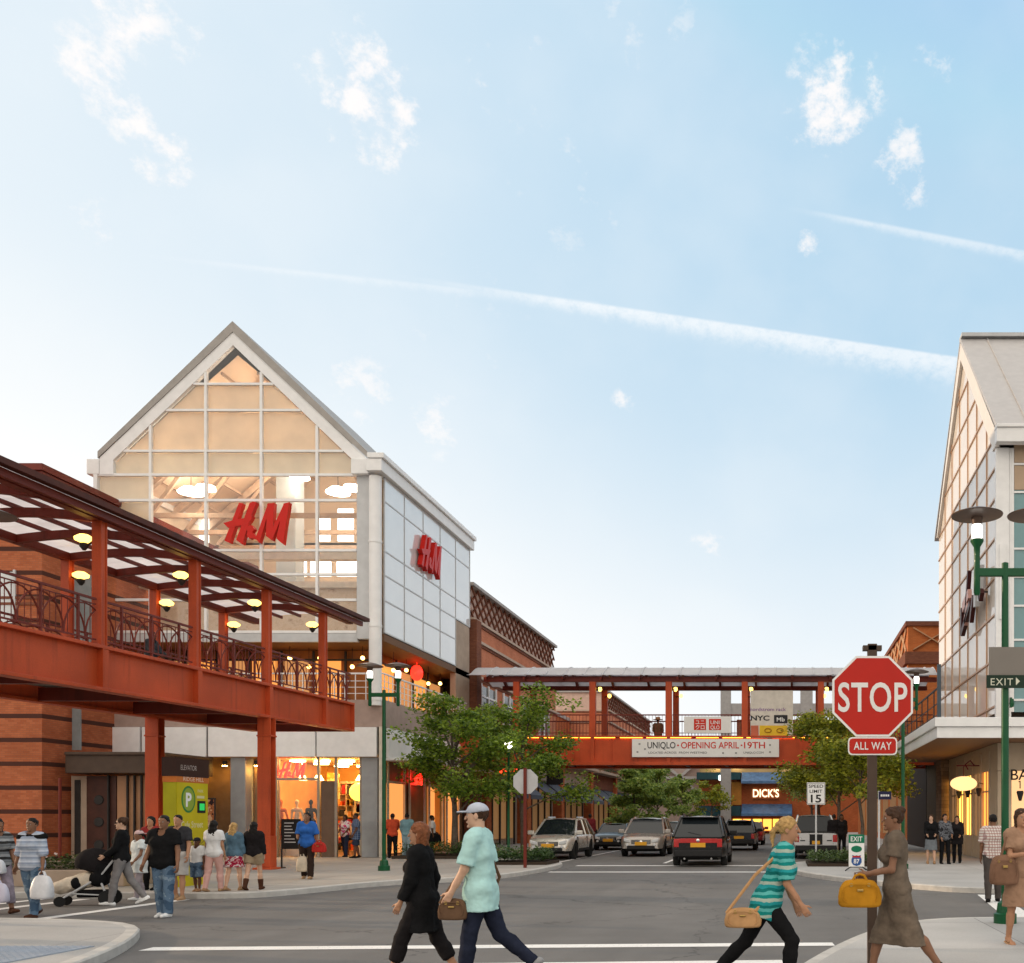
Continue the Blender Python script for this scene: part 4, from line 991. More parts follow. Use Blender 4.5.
# ------------------------------------------------------------------ covered red footbridge on the left
BX, BI = -15.8, -19.22
def sl(y): return (y - 20.2) * .0165             # the deck climbs gently towards the store
GZ0, GZ1 = 4.63, 5.58
bridge = empty('footbridge', (-17.5, 30.6, KERB), 'red steel covered footbridge running along the left side to the glass store', 'footbridge')
def BB(mb, n, m_, **k): return mb.build(n, m_, bridge, **k)
YA, YE = 2.0, 36.5
def girder(x, sgn, name='girder'):
    m = MB()
    m.prism([(YA, GZ0 + sl(YA)), (YE, GZ0 + sl(YE)), (YE, GZ1 + sl(YE)), (YA, GZ1 + sl(YA))], x - .03, x + .03, 'yz')
    for z0, z1 in ((GZ0 - .05, GZ0 + .03), (GZ1 - .03, GZ1 + .05)):
        m.prism([(YA, z0 + sl(YA)), (YE, z0 + sl(YE)), (YE, z1 + sl(YE)), (YA, z1 + sl(YA))], x - .17, x + .17, 'yz')
    m.box(x - .168, YE - .04, GZ0 + sl(YE), x + .168, YE + .002, GZ1 + sl(YE))
    BB(m, name, rust, bevel=.008)
girder(BX, 1); girder(BI, -1)
m = MB(); m.prism([(YA, GZ0 + .35 + sl(YA)), (YE, GZ0 + .35 + sl(YE)), (YE, GZ0 + .5 + sl(YE)), (YA, GZ0 + .5 + sl(YA))], BI + .18, BX - .18, 'yz'); BB(m, 'deck', mat('deck concrete', (.25, .23, .21), .8))
for i in range(10):
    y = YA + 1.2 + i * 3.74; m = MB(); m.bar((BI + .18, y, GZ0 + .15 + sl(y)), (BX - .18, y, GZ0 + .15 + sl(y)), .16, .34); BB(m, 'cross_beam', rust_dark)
PYS = [30.6 + 3.74 * k for k in (-7, -6, -5, -4, -3, -2, -1, 0, 1)]
RZ = 8.50
def hpost(m, x, y, z0, z1, w, d, t=.03):
    m.box(x - w / 2, y - d / 2, z0, x + w / 2, y - d / 2 + t, z1); m.box(x - w / 2, y + d / 2 - t, z0, x + w / 2, y + d / 2, z1); m.box(x - t / 2, y - d / 2 + t, z0, x + t / 2, y + d / 2 - t, z1)
for y in PYS:
    for x in (BX, BI):
        m = MB(); hpost(m, x, y, GZ1 + .05 + sl(y), RZ + sl(y), .22, .21, .03)
        m.box(x - .09, y - .07, GZ1 + .05 + sl(y), x + .09, y + .07, RZ + sl(y))
        BB(m, 'post', rust)
    for x in (BX + .05,):
        m = MB(); m.box(x - .02, y - .08, GZ0 + .03 + sl(y), x + .11, y + .08, GZ1 - .03 + sl(y)); m.box(x - .02, y - .13, GZ0 + .03 + sl(y), x + .12, y - .1, GZ1 - .03 + sl(y)); BB(m, 'stiffener', rust)
# roof: edge beams, cross beams, purlins, translucent sheets
for x in (BX, BI):
    m = MB(); m.prism([(YA, RZ + sl(YA)), (YE, RZ + sl(YE)), (YE, RZ + .2 + sl(YE)), (YA, RZ + .2 + sl(YA))], x - .11, x + .11, 'yz'); BB(m, 'edge_beam', rust_dark, bevel=.008)
def rz(t): return .26 + .14 * math.sin(math.pi * t)      # shallow arch across
for i in range(19):
    y = 34.35 - i * 1.87
    if y < YA: break
    m = MB(); pts = []
    for k in range(9):
        t = k / 8; x = BI + (BX - BI) * t; pts.append((x, y, RZ + rz(t) - .1 + sl(y) - .08))
    for a, b in zip(pts, pts[1:]): m.bar(a, b, .13, .2)
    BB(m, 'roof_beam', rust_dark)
for k in range(1, 5):
    t = k / 5; x = BI + (BX - BI) * t; m = MB(); m.bar((x, YA, RZ + rz(t) + sl(YA)), (x, YE + .5, RZ + rz(t) + sl(YE + .5)), .06, .1); BB(m, 'purlin', rust_dark)
poly_m = sheet('polycarbonate', (.93, .91, .92), .72)
i = 0; y = YE + .4
while y > YA:
    m = MB(); ya = y - .92; vs = []
    for k in range(11):
        t = -.12 + 1.24 * k / 10; x = BI + (BX - BI) * t; z = RZ + (rz(max(0, min(1, t))) if 0 <= t <= 1 else .26 - abs(t if t < 0 else t - 1) * .5) + .06
        vs += [(x, ya, z + sl(ya)), (x, y, z + sl(y)), (x, y, z + .02 + sl(y)), (x, ya, z + .02 + sl(ya))]
    fs = []
    for k in range(10):
        for a in range(4): fs.append((k * 4 + a, k * 4 + (a + 1) % 4, k * 4 + 4 + (a + 1) % 4, k * 4 + 4 + a))
    m.add(vs, fs); BB(m, 'roof_sheet', poly_m); y -= .935
m = MB()
for x in (BX + .42,):
    m.prism([(YA, RZ + .18 + sl(YA)), (YE + .55, RZ + .18 + sl(YE + .55)), (YE + .55, RZ + .31 + sl(YE + .55)), (YA, RZ + .31 + sl(YA))], x - .13, x + .07, 'yz')
BB(m, 'gutter', mat('weathered gutter', (.075, .022, .014), .6, var=.35))
m = MB(); m.prism([(YA, RZ + .0 + sl(YA)), (YE + .4, RZ + .0 + sl(YE + .4)), (YE + .4, RZ + .17 + sl(YE + .4)), (YA, RZ + .17 + sl(YA))], BX + .2, BX + .3, 'yz'); BB(m, 'fascia', rust_dark)
# railing with interlaced arches
def rail_run(x, y0, y1, name, parent_build, z_of, along='y', other=0, bal=.17):
    m = MB(); L = y1 - y0
    def P(u, z): return (x, u, z + z_of(u)) if along == 'y' else (u, x, z + z_of(u))
    m.bar(P(y0, 1.05), P(y1, 1.05), .06, .05); m.bar(P(y0, .12), P(y1, .12), .04, .035); m.bar(P(y0, .93), P(y1, .93), .03, .025)
    n = max(1, int(L / bal))
    for k in range(1, n): u = y0 + L * k / n; m.bar(P(u, .12), P(u, .93), .013, .013)
    for k in range(3): u = y0 + L * (k + .5) / 3; m.bar(P(u, 0), P(u, 1.05), .05, .05)
    na = max(1, round(L / .62))
    for k in range(-1, na + 1):
        c = y0 + L * (k + .5) / na; r = L / na * 1.0; pts = []
        for q in range(13):
            a = math.pi * q / 12; u = c + r * math.cos(a)
            if y0 <= u <= y1: pts.append(P(u, .14 + .76 * math.sin(a)))
        if len(pts) > 1: m.tube(pts, .02, 5, caps=False)
    return parent_build(m, name)
for a, b in zip(PYS, PYS[1:] + [YE + .35]):
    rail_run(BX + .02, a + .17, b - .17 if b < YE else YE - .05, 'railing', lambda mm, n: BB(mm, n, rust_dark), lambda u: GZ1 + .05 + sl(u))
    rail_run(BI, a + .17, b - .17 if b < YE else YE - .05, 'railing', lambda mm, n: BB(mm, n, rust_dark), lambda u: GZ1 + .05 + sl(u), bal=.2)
# posts that carry it
for x in (BX, BI + .0):
    for y in (30.6, 14.0):
        m = MB(); hpost(m, x, y, KERB, GZ0 - .05 + sl(y), .40, .34, .04); m.box(x - .06, y - .12, KERB, x + .06, y + .2, GZ0 - .05 + sl(y)); m.box(x - .22, y - .19, GZ0 - .62 + sl(y), x + .22, y + .19, GZ0 - .57 + sl(y)); m.box(x - .30, y - .27, KERB, x + .30, y + .27, KERB + .06)
        m.box(x - .215, y - .185, KERB + .061, x + .215, y + .185, 1.15)
        BB(m, 'column', rust, bevel=.008)
# lanterns on the posts
for y in PYS[2:]:
    for x, sg in ((BX, -1), (BI, 1)):
        m = MB(); xx = x + sg * .36; z = 8.02 + sl(y); m.tube([(x + sg * .12, y, z + .05), (xx, y, z - .12), (xx, y, z)], .025, 6); m.lathe([(.03, -.18), (.09, -.1), (.1, -.02)], (xx, y, z), 10)
        p = BB(m, 'lantern', dark_metal, smooth=True)
        m = MB(); m.lathe([(.08, 0), (.19, .05), (.20, .11), (.10, .18), (.0001, .19)], (xx, y, z), 14); q = m.build('lamp_shade', lamp_glow, bridge, smooth=True); q.parent = p
# brick stair tower the left end leaves from stays out of the frame; ------------------------------------------------ bridge with the banner
Y1, Y2 = 49.2, 52.5
X0, X1 = -15.9, 7.55
cross = empty('footbridge', (-4, Y1, KERB), 'red covered footbridge crossing over the street and hung with a long white banner', 'footbridge')
def CB(mb, n, m_, **k): return mb.build(n, m_, cross, **k)
gz0, gz1, rzz = zat(762, Y1), zat(737.5, Y1), zat(682, Y1)
for y in (Y1, Y2):
    m = MB(); m.box(X0, y - .03, gz0, X1, y + .03, gz1)
    m.box(X0, y - .17, gz0 - .16, X1, y + .17, gz0); m.box(X0, y - .17, gz1, X1, y + .17, gz1 + .08)
    CB(m, 'girder', rust, bevel=.008)
m = MB(); m.box(X0, Y1 + .2, gz0 + .4, X1, Y2 - .2, gz0 + .55); CB(m, 'deck', mat('deck concrete', (.25, .23, .21), .8))
for i in range(12):
    x = X0 + 1 + i * 2.0; m = MB(); m.box(x - .08, Y1 + .2, gz0 - .1, x + .08, Y2 - .2, gz0 + .3); CB(m, 'cross_beam', rust_dark)
CX = [xat(592.8, Y1) + 3.74 * k for k in range(-1, 5)]
for x in CX:
    for y in (Y1, Y2):
        m = MB(); m.box(x - .15, y - .13, gz1 + .08, x + .15, y + .13, rzz); CB(m, 'post', rust)
    m = MB(); m.box(x - .09, Y1 - .14, gz0, x + .09, Y1 - .03, gz1); CB(m, 'stiffener', rust)
for k in range(len(CX) - 1):
    for q in range(1, 4):
        x = CX[k] + 3.74 * q / 4; m = MB(); m.box(x - .02, Y1 - .07, gz0, x + .02, Y1 - .03, gz1); CB(m, 'rib', rust)
for y in (Y1, Y2):
    m = MB(); m.box(X0 + 1.2, y - .12, rzz, X1, y + .12, rzz + .22); CB(m, 'edge_beam', rust_dark)
def arc(t): return .30 + .55 * math.sin(math.pi * t)
for i in range(13):
    x = X0 + 1.4 + i * 1.87
    if x > X1: break
    m = MB()
    pts = [(x, Y1 + (Y2 - Y1) * k / 8, rzz + arc(k / 8) - .12) for k in range(9)]
    for a, b in zip(pts, pts[1:]): m.bar(a, b, .11, .16)
    m.bar((x, Y1 - .5, rzz + .12), (x, Y1 + .1, rzz + .2), .09, .12); CB(m, 'roof_beam', rust_dark)
for k in range(1, 5):
    y = Y1 + (Y2 - Y1) * k / 5; m = MB(); m.box(X0 + .9, y - .03, rzz + arc(k / 5) - .03, X1, y + .03, rzz + arc(k / 5) + .04); CB(m, 'purlin', rust_dark)
x = X0 + .5; i = 0
zinc = sheet('ribbed roof sheet', (.80, .80, .82), .5)
while x < X1 - .1:
    xb = min(x + .93, X1); m = MB(); vs = []
    for k in range(13):
        t = -.16 + 1.32 * k / 12; y = Y1 + (Y2 - Y1) * t; z = rzz + (arc(t) if 0 <= t <= 1 else .30 - abs(t if t < 0 else t - 1) * .6) + .06
        vs += [(x, y, z), (xb, y, z), (xb, y, z + .02), (x, y, z + .02)]
    m.add(vs, [(k * 4 + a, k * 4 + (a + 1) % 4, k * 4 + 4 + (a + 1) % 4, k * 4 + 4 + a) for k in range(12) for a in range(4)])
    pts = [(xb, Y1 + (Y2 - Y1) * (-.16 + 1.32 * k / 12), vs[k * 4 + 2][2] + .02) for k in range(13)]
    m.tube(pts, .03, 5); CB(m, 'roof_sheet', zinc); x += .94
for a, b in zip([X0] + CX, CX + [X1]):
    if b - a < .8: continue
    for y in (Y1, Y2):
        m = MB(); m.box(a + .18, y - .03, gz1 + 1.08, b - .18, y + .03, gz1 + 1.14); m.box(a + .18, y - .015, gz1 + .2, b - .18, y + .015, gz1 + .24)
        n = int((b - a) / .16)
        for k in range(1, n): u = a + (b - a) * k / n; m.box(u - .009, y - .009, gz1 + .08, u + .009, y + .009, gz1 + 1.1)
        CB(m, 'railing', rust_dark)
for x in CX[1:]:
    for y, sg in ((Y1, 1), (Y2, -1)):
        m = MB(); z = rzz - .35; m.tube([(x, y + sg * .1, z), (x + .3, y + sg * .3, z)], .03, 6); p = CB(m, 'lantern', dark_metal)
        m = MB(); m.lathe([(.04, -.08), (.10, 0), (.08, .12), (.0001, .14)], (x + .3, y + sg * .3, z), 12); q = m.build('lamp_shade', lamp_glow, cross, smooth=True); q.parent = p
m = MB()
for x in [a + .55 for a in CX[:-1]] + [a + 1.9 for a in CX[:-1]] + [a + 3.2 for a in CX[:-1]]:
    m.box(x - .55, Y1 - .075, gz1 - .022, x + .55, Y1 - .055, gz1 - .004)
amber = emit('amber strip', (1, .36, .03), 9)
m.build('strip_lamp', amber, cross)
# hangings
def banner(name, px0, px1, py0, py1, Y, lab, cat, bg=white_paint, t=.03):
    root = empty(name, (xat((px0 + px1) / 2, Y), Y, zat(py1, Y)), lab, cat); mm = MB(); mm.box(xat(px0, Y), Y, zat(py1, Y), xat(px1, Y), Y + t, zat(py0, Y)); mm.build('panel', bg, root); return root
def letter(root, txt, px, py, Y, capx, mcol, name='lettering', bold=.0, fit=None, sp=1.0, w=1.0):
    mm = MB(); add_text(mm, txt, (xat(px, Y), Y - .006, zat(py, Y)), capx * Y / F, '-y', bold, sp, w, fit=fit * Y / F if fit else None)
    return mm.build(name, mcol, root)
Yb = Y1 - .22
bn = banner('street_banner', 632, 779, 739, 757, Yb, 'long white banner with black and red capitals hung on the crossing footbridge', 'banner')
red_ink = mat('red ink', (.60, .03, .015), .6, var=.05); black_ink = mat('black ink', (.03, .03, .035), .6, var=.05); grey_ink = mat('grey ink', (.3, .3, .3), .6, var=0)
letter(bn, 'UNIQLO', 661.5, 748.3, Yb, 6.6, black_ink, bold=.01, fit=28)
letter(bn, 'OPENING APRIL', 710, 748.3, Yb, 6.6, red_ink, bold=.012, fit=58)
letter(bn, '19TH', 754.5, 748.3, Yb, 6.6, red_ink, bold=.012, fit=21)
mm = MB()
for px in (678.0, 741.6): mm.box(xat(px - .9, Yb), Yb - .012, zat(746, Yb), xat(px + .9, Yb), Yb - .005, zat(744.6, Yb))
mm.build('dash', red_ink, bn)
letter(bn, 'LOCATED ACROSS', 662.5, 753.6, Yb, 2.1, black_ink, fit=28); letter(bn, 'FROM WESTMED', 693, 753.6, Yb, 2.1, black_ink, fit=28)
letter(bn, 'UNIQLO.COM', 753.5, 753.6, Yb, 2.1, black_ink, fit=20)
mm = MB()
for px, py in ((639.5, 744), (637.5, 752), (645, 749), (770, 745), (770, 752), (723, 753), (736, 753)): mm.box(xat(px - .9, Yb), Yb - .012, zat(py + .8, Yb), xat(px + .9, Yb), Yb - .005, zat(py - .8, Yb))
mm.build('mark', grey_ink, bn)
sg = banner('shop_sign', 684, 731, 716.5, 733, Yb + .02, 'white panel with two red square emblems on the footbridge railing', 'sign')
for px in (694, 709):
    mm = MB(); Yq = Yb + .02; mm.box(xat(px, Yq), Yq - .012, zat(730, Yq), xat(px + 12, Yq), Yq - .002, zat(719, Yq)); mm.build('emblem', red_ink, sg)
for px, a, b in ((700, 'ユニ', 'クロ'), (715, 'UNI', 'QLO')):
    for tx, py in ((a, 724.2), (b, 729.2)):
        try: letter(sg, tx, px, py, Yb + .004, 3.9, white_paint, bold=.01, fit=9)
        except Exception: pass
db = banner('directory_banner', 750.5, 793, 690.5, 738, Yb + .12, 'tall pale tenant banner with purple, black and yellow panels between footbridge posts', 'banner', mat('pale canvas', (.66, .62, .56), .7))
Yd = Yb + .12
purple = mat('purple ink', (.22, .10, .30), .6); yellow_s = mat('yellow sign', (.75, .48, .03), .5)
letter(db, 'nordstrom rack', 768, 711, Yd, 3.6, purple, bold=.01, fit=36)
letter(db, 'NYC', 760, 720.4, Yd, 5, black_ink, bold=.03, fit=19)
def patch(root, a, b, c, d, Y, mcol, name='panel', t=.012):
    mm = MB(); mm.box(xat(a, Y), Y - t, zat(d, Y), xat(b, Y), Y - .002, zat(c, Y)); return mm.build(name, mcol, root)
patch(db, 774, 787.5, 715, 723.3, Yd, black_ink); letter(db, 'Mb', 780.7, 721.3, Yd - .014, 4, white_paint, bold=.02, fit=8)
patch(db, 750.8, 758.5, 725.5, 737.2, Yd, mat('coral panel', (.55, .14, .08), .6)); patch(db, 759.5, 787.5, 725.5, 735.5, Yd, yellow_s)
mm = MB()
for a in (764, 776): mm.tube([(xat(a + 4 + 3.2 * math.cos(u), Yd), Yd - .02, zat(730.5 + 2 * math.sin(u), Yd)) for u in np.linspace(0, 6.28, 16)], .03, 4)
mm.build('emblem', mat('ochre ink', (.42, .22, .02), .6), db)
# the far, right-hand end of the bridge roof meets the corner store
# ------------------------------------------------------------------ gabled store on the right corner
YR, XG = 36.0, 7.70
YG2 = 49.6; YM = (YR + YG2) / 2
ez = zat(432, YR); az = zat(338, YM) - .1
right = empty('corner_store', (14, 43, KERB), 'pale glass corner store on the right with a steep grey roof', 'store')
def RB(mb, n, m_, **k): return mb.build(n, m_, right, **k)
XE = 44.0
roof_m = mat('pinkish grey roof metal', (.46, .445, .44), .45, .3, var=.07)
m = MB(); ov = .45
m.prism([(YR - ov, ez - .05), (YR - ov, ez + .12), (YM, az + .12), (YM, az - .08)], XG - .12, XE, 'yz')
m.prism([(YG2 + ov, ez - .05), (YG2 + ov, ez + .12), (YM + .001, az + .12), (YM + .001, az - .08)], XG - .12, XE, 'yz')
RB(m, 'roof', roof_m)
m = MB()
for k in range(18):
    x = XG + 1.0 + k * 1.9; m.bar((x, YR - ov, ez + .15), (x, YM, az + .15), .04, .06)
RB(m, 'roof_seam', roof_m)
m = MB(); m.box(XG - .1, YM - .3, az + .05, XE, YM + .3, az + .2); RB(m, 'ridge_cap', grey_metal)
m = MB(); m.box(XG - .16, YR - .75, ez - .62, XE, YR - .4, ez - .12); m.box(XG - .17, YR - .82, ez - .12, XE, YR - .36, ez + .0); RB(m, 'gutter', white_metal, bevel=.02)
# gable wall facing the street
RH = [zat(p, YR) for p in (705, 657, 612, 575, 535, 495, 464, 432)]
bot = zat(712, YR)
gsp = mirror_panel('pale peach spandrel glass', (.86, .76, .66), .40)
m = MB(); m.prism([(YR, bot), (YG2, bot), (YG2, ez), (YM, az - .15), (YR, ez)], XG + .04, XG + .12, 'yz'); RB(m, 'gable_glass', gsp)
mm_ = mat('bronze mullion', (.52, .32, .20), .35, .5, var=.05)
m = MB()
def gz(y): return ez + (az - .15 - ez) * (1 - abs(y - YM) / (YG2 - YM))
for k in range(1, 7):
    y = YR + k * (YG2 - YR) / 7; m.box(XG + .0, y - .035, bot, XG + .06, y + .035, gz(y) - .35)
zs = RH + [ez + 1.45, ez + 2.9, ez + 4.35]
for z in zs:
    if z <= ez: m.box(XG - .005, YR, z - .035, XG + .055, YG2, z + .035)
    else:
        h = (1 - (z - ez) / (az - .15 - ez)) * (YG2 - YM) - .3; m.box(XG - .005, YM - h, z - .035, XG + .055, YM + h, z + .035)
RB(m, 'gable_frame', mm_)
m = MB()
for sg_ in (-1, 1):
    yE = YM + sg_ * (YG2 - YM); m.prism([(yE + (.2 if sg_ < 0 else -.1) * sg_, ez - (.6 if sg_ < 0 else .05)), (yE + (.2 if sg_ < 0 else -.1) * sg_, ez), (YM, az), (YM, az - .85), (yE - sg_ * .3, ez - (.45 if sg_ < 0 else .04)), (yE - sg_ * .3, ez - (.6 if sg_ < 0 else .05))], XG - .1, XG + .03, 'yz')
RB(m, 'rake_board', mat('white rake board', (.70, .66, .62), .4, var=.05))
m = MB(); m.box(XG - .06, YR - .12, KERB + 5, XG + .42, YR + .1, ez - .6); m.box(XG + .43, YR - .08, KERB + 5, XG + .5, YR + .06, ez - .6); RB(m, 'corner_pier', white_metal, bevel=.02)
m = MB(); m.box(XG + .06, YR - .17, zat(545, YR), XG + .3, YR - .125, zat(620, YR)); RB(m, 'corner_box', white_metal)
# front wall
teal = mat('teal window glass', (.10, .24, .26), .06, var=.06, spec=.9)
tanp = sheet('tan blind', (.62, .46, .32), .3)
m = MB(); m.box(XG + .5, YR, bot, XE, YR + .1, ez - .6); RB(m, 'front_glass', teal)
for i in range(6):
    for a, b in ((463, 439), (490, 466)):
        q = MB(); x = XG + .62 + i * 1.7; q.box(x, YR - .04, zat(a, YR), x + 1.6, YR - .005, zat(b, YR)); RB(q, 'blind', tanp)
m = MB()
for i in range(20): x = XG + .5 + i * 1.7; m.box(x, YR - .07, bot, x + .1, YR - .003, ez - .6)
for p in (437.5, 464.5, 492.5, 549, 577, 606, 640, 672, 700): z = zat(p, YR); m.box(XG + .6, YR - .06, z - .035, XE, YR - .004, z + .035)
RB(m, 'front_frame', white_metal)
m = MB(); m.box(XG + .13, YR + 3, bot, XE, YG2, ez); RB(m, 'core_wall', mat('core plaster', (.45, .42, .40), .8))
# canopy with terrace rail
cx0 = 5.2; cy0 = 33.5; cz0, cz1 = zat(738, cy0), zat(717.5, cy0)
m = MB(); m.box(cx0, cy0, cz0 + .02, XE, YG2 - 1, cz1 - .3); RB(m, 'canopy', mat('canopy soffit', (.20, .115, .07), .6, var=.08))
m = MB()
m.box(cx0 - .05, cy0 - .05, cz0, XE, cy0 - .005, cz1 - .32); m.box(cx0 - .05, cy0 - .004, cz0, cx0 - .005, YG2 - 1, cz1 - .32)
m.box(cx0 - .13, cy0 - .13, cz1 - .31, XE, cy0 + .3, cz1); m.box(cx0 - .13, cy0 + .3, cz1 - .31, cx0 + .3, YG2 - 1, cz1)
RB(m, 'canopy_edge', white_metal, bevel=.015)
m = MB(); m.box(cx0 - .02, cy0 + .02, cz1, cx0 + .1, cy0 + .14, zat(664, cy0)); RB(m, 'canopy_post', mat('slate blue paint', (.06, .08, .10), .5))
m = MB()
for yy in np.arange(cy0 + 1.2, YG2 - 1, 1.5): m.box(cx0 + .02, yy - .02, cz1, cx0 + .06, yy + .02, cz1 + 1.05)
m.box(cx0 + .02, cy0 + .15, cz1 + 1.0, cx0 + .06, YG2 - 1, cz1 + 1.06); m.box(cx0 + .03, cy0 + .15, cz1 + .5, cx0 + .05, YG2 - 1, cz1 + .53); m.box(cx0 + .03, cy0 + .15, cz1 + .12, cx0 + .05, YG2 - 1, cz1 + .15)
RB(m, 'terrace_railing', dark_metal)
# ground floor: side towards the street
xs = XG; gt = cz0 + .02
wallc = mat('cream shop front', (.50, .40, .29), .6, var=.06)
m = MB(); m.box(xs + .0, YR + .25, KERB, xs + .3, YR + 1.3, gt); m.box(xs, YR + 1.3, KERB, xs + .3, YG2, 1.0); m.box(xs, YR + 1.3, gt - .95, xs + .3, YG2, gt)
m.box(xs + .0, YR - .1, KERB, XE, YR + .24, .95); m.box(xs, YR - .1, gt - 1.0, XE, YR + .24, gt)
for k in range(8): x = xs + k * 2.6; m.box(x, YR - .12, .96, x + .5, YR + .22, gt - 1.01)
RB(m, 'shop_front', wallc, bevel=.01)
yl = [emit('yellow window', (1, .50, .08), 3), emit('orange window', (1, .33, .05), 2.0), emit('dim window', (.6, .3, .12), .4)]
for k, (ya, yb, q) in enumerate(((37.4, 38.6, 1), (38.9, 40.4, 2), (40.8, 42.2, 0), (42.6, 44.0, 0), (44.4, 45.8, 2), (46.2, 47.6, 0))):
    m = MB(); m.box(xs + .06, ya, 1.0, xs + .12, yb, gt - .95); p = RB(m, 'lit_window', yl[q])
    m = MB(); m.box(xs + .01, ya, (1 + gt) / 2 - .03, xs + .055, yb, (1 + gt) / 2 + .03); m.box(xs + .01, (ya + yb) / 2 - .03, 1.0, xs + .055, (ya + yb) / 2 + .03, gt - .95); q2 = m.build('window_bar', wallc, right); q2.parent = p
    m = MB(); m.box(xs - .04, ya - .26, KERB, xs + .2, ya - .04, gt - .2); RB(m, 'pilaster', wallc, bevel=.015)
for k in range(6):
    x = xs + .55 + k * 2.6; m = MB(); m.box(x, YR + .05, .96, x + 2.0, YR + .1, gt - 1.01); RB(m, 'front_window', emit('front shop room', (1, .55, .25), 1.1))
for y in (YR + 2.3, YR + 4.6, YR + 6.6):
    m = MB(); m.tube([(xs - .02, y, 3.0), (xs - .2, y, 3.05), (xs - .2, y, 2.9)], .02, 6); m.lathe([(.1, .3), (.12, .25), (.05, -.02)], (xs - .2, y, 2.55), 10); p = RB(m, 'wall_lantern', dark_metal)
    m = MB(); m.lathe([(.05, 0), (.09, .2), (.0001, .22)], (xs - .2, y, 2.58), 10); q2 = m.build('lamp_shade', lamp_glow, right, smooth=True); q2.parent = p
m = MB(); x = xat(1018, YR) ; m.tube([(x, YR - .13, 3.0), (x, YR - .32, 3.02), (x, YR - .32, 2.75)], .02, 6); m.lathe([(.11, .32), (.13, .26), (.05, -.04)], (x, YR - .32, 2.35), 10); p = RB(m, 'wall_lantern', dark_metal)
m = MB(); m.lathe([(.05, 0), (.10, .22), (.0001, .24)], (x, YR - .32, 2.38), 10); q2 = m.build('lamp_shade', white_glow, right, smooth=True); q2.parent = p
m = MB(); m.box(xs - .35, 46.4, KERB, xs + .3, 48.0, gt + .0); RB(m, 'stone_pier', brick('rubble stone', (.20, .14, .10), (.32, .23, .16), (.10, .08, .06), bw=.45, bh=.17))
m = MB(); m.box(xs - .3, 48.0, KERB, xs + .2, 51.5, gt + .6); RB(m, 'dark_pier', dark_metal)
# signs of the corner store
st = empty('hanging_sign', (xs - .55, 39.6, 3.2), 'glowing oval sign hanging from a bracket on the corner store', 'sign')
m = MB(); m.lathe([(.0001, -.10), (.40, -.07), (.46, 0), (.40, .07), (.0001, .10)], (0, 0, 0), 28, axis='y'); m.v = [(xs - .62 + a * 1.15, 39.2 + b, 3.05 + c * .62) for a, b, c in m.v]; m.build('panel', emit('oval sign', (1, .58, .25), 1.5), st, smooth=True)
m = MB(); m.tube([(xs + .0, 39.2, 3.75), (xs - .9, 39.2, 3.75)], .025, 6); m.tube([(xs - .62, 39.2, 3.75), (xs - .62, 39.2, 3.32)], .015, 6); m.tube([(xs - .2, 39.2, 3.75), (xs - .36, 39.2, 3.95), (xs - .55, 39.2, 3.8), (xs - .45, 39.2, 3.6)], .03, 6); m.build('bracket', mat('maroon iron', (.14, .02, .03), .5), st)
m = MB(); add_text(m, 'BA', (xat(1019, YR), YR - .135, zat(780, YR)), 11 * YR / F, '-y', .01)
tag(m.build('shop_letters', black_paint, origin=(xat(1017, YR), YR, 3)), 'black letters on the cream front behind the right lamp post', 'sign')
ls = empty('wall_sign', (XG, 39, zat(625, 38)), 'dark angular wall sign on the pale gable of the corner store', 'sign')
dk = mat('oxblood sign metal', (.055, .012, .012), .4); pk = mat('pink sign face', (.62, .36, .32), .4)
def slab(y0, z0, y1, z1, w, mcol, nm):
    z0, z1 = 9.25 + (z0 - 7.9) * .62, 9.25 + (z1 - 7.9) * .62; m = MB(); m.bar((XG - .28, y0, z0), (XG - .28, y1, z1), w * .9, .16, up=(1, 0, 0)); m.build(nm, mcol, ls)
slab(40.4, 9.0, 39.8, 11.6, .22, dk, 'stroke'); slab(41.4, 7.9, 41.3, 9.7, .3, dk, 'stroke'); slab(41.3, 8.0, 39.4, 9.4, .28, dk, 'stroke'); slab(39.4, 8.2, 38.8, 9.6, .26, dk, 'stroke'); slab(41.0, 9.6, 39.7, 10.1, .42, pk, 'face'); slab(40.6, 8.5, 39.9, 9.4, .36, pk, 'face')
slab(38.4, 8.8, 38.2, 11.2, .45, grey_metal, 'face'); slab(37.7, 8.9, 37.4, 11.0, .38, grey_metal, 'face'); slab(37.6, 9.0, 37.3, 9.4, .3, dk, 'stroke')
m = MB()
for y in (37.6, 38.6, 39.6, 40.6): m.bar((XG, y, 10.2), (XG - .28, y, 10.2), .05)
m.build('bracket', dark_metal, ls)
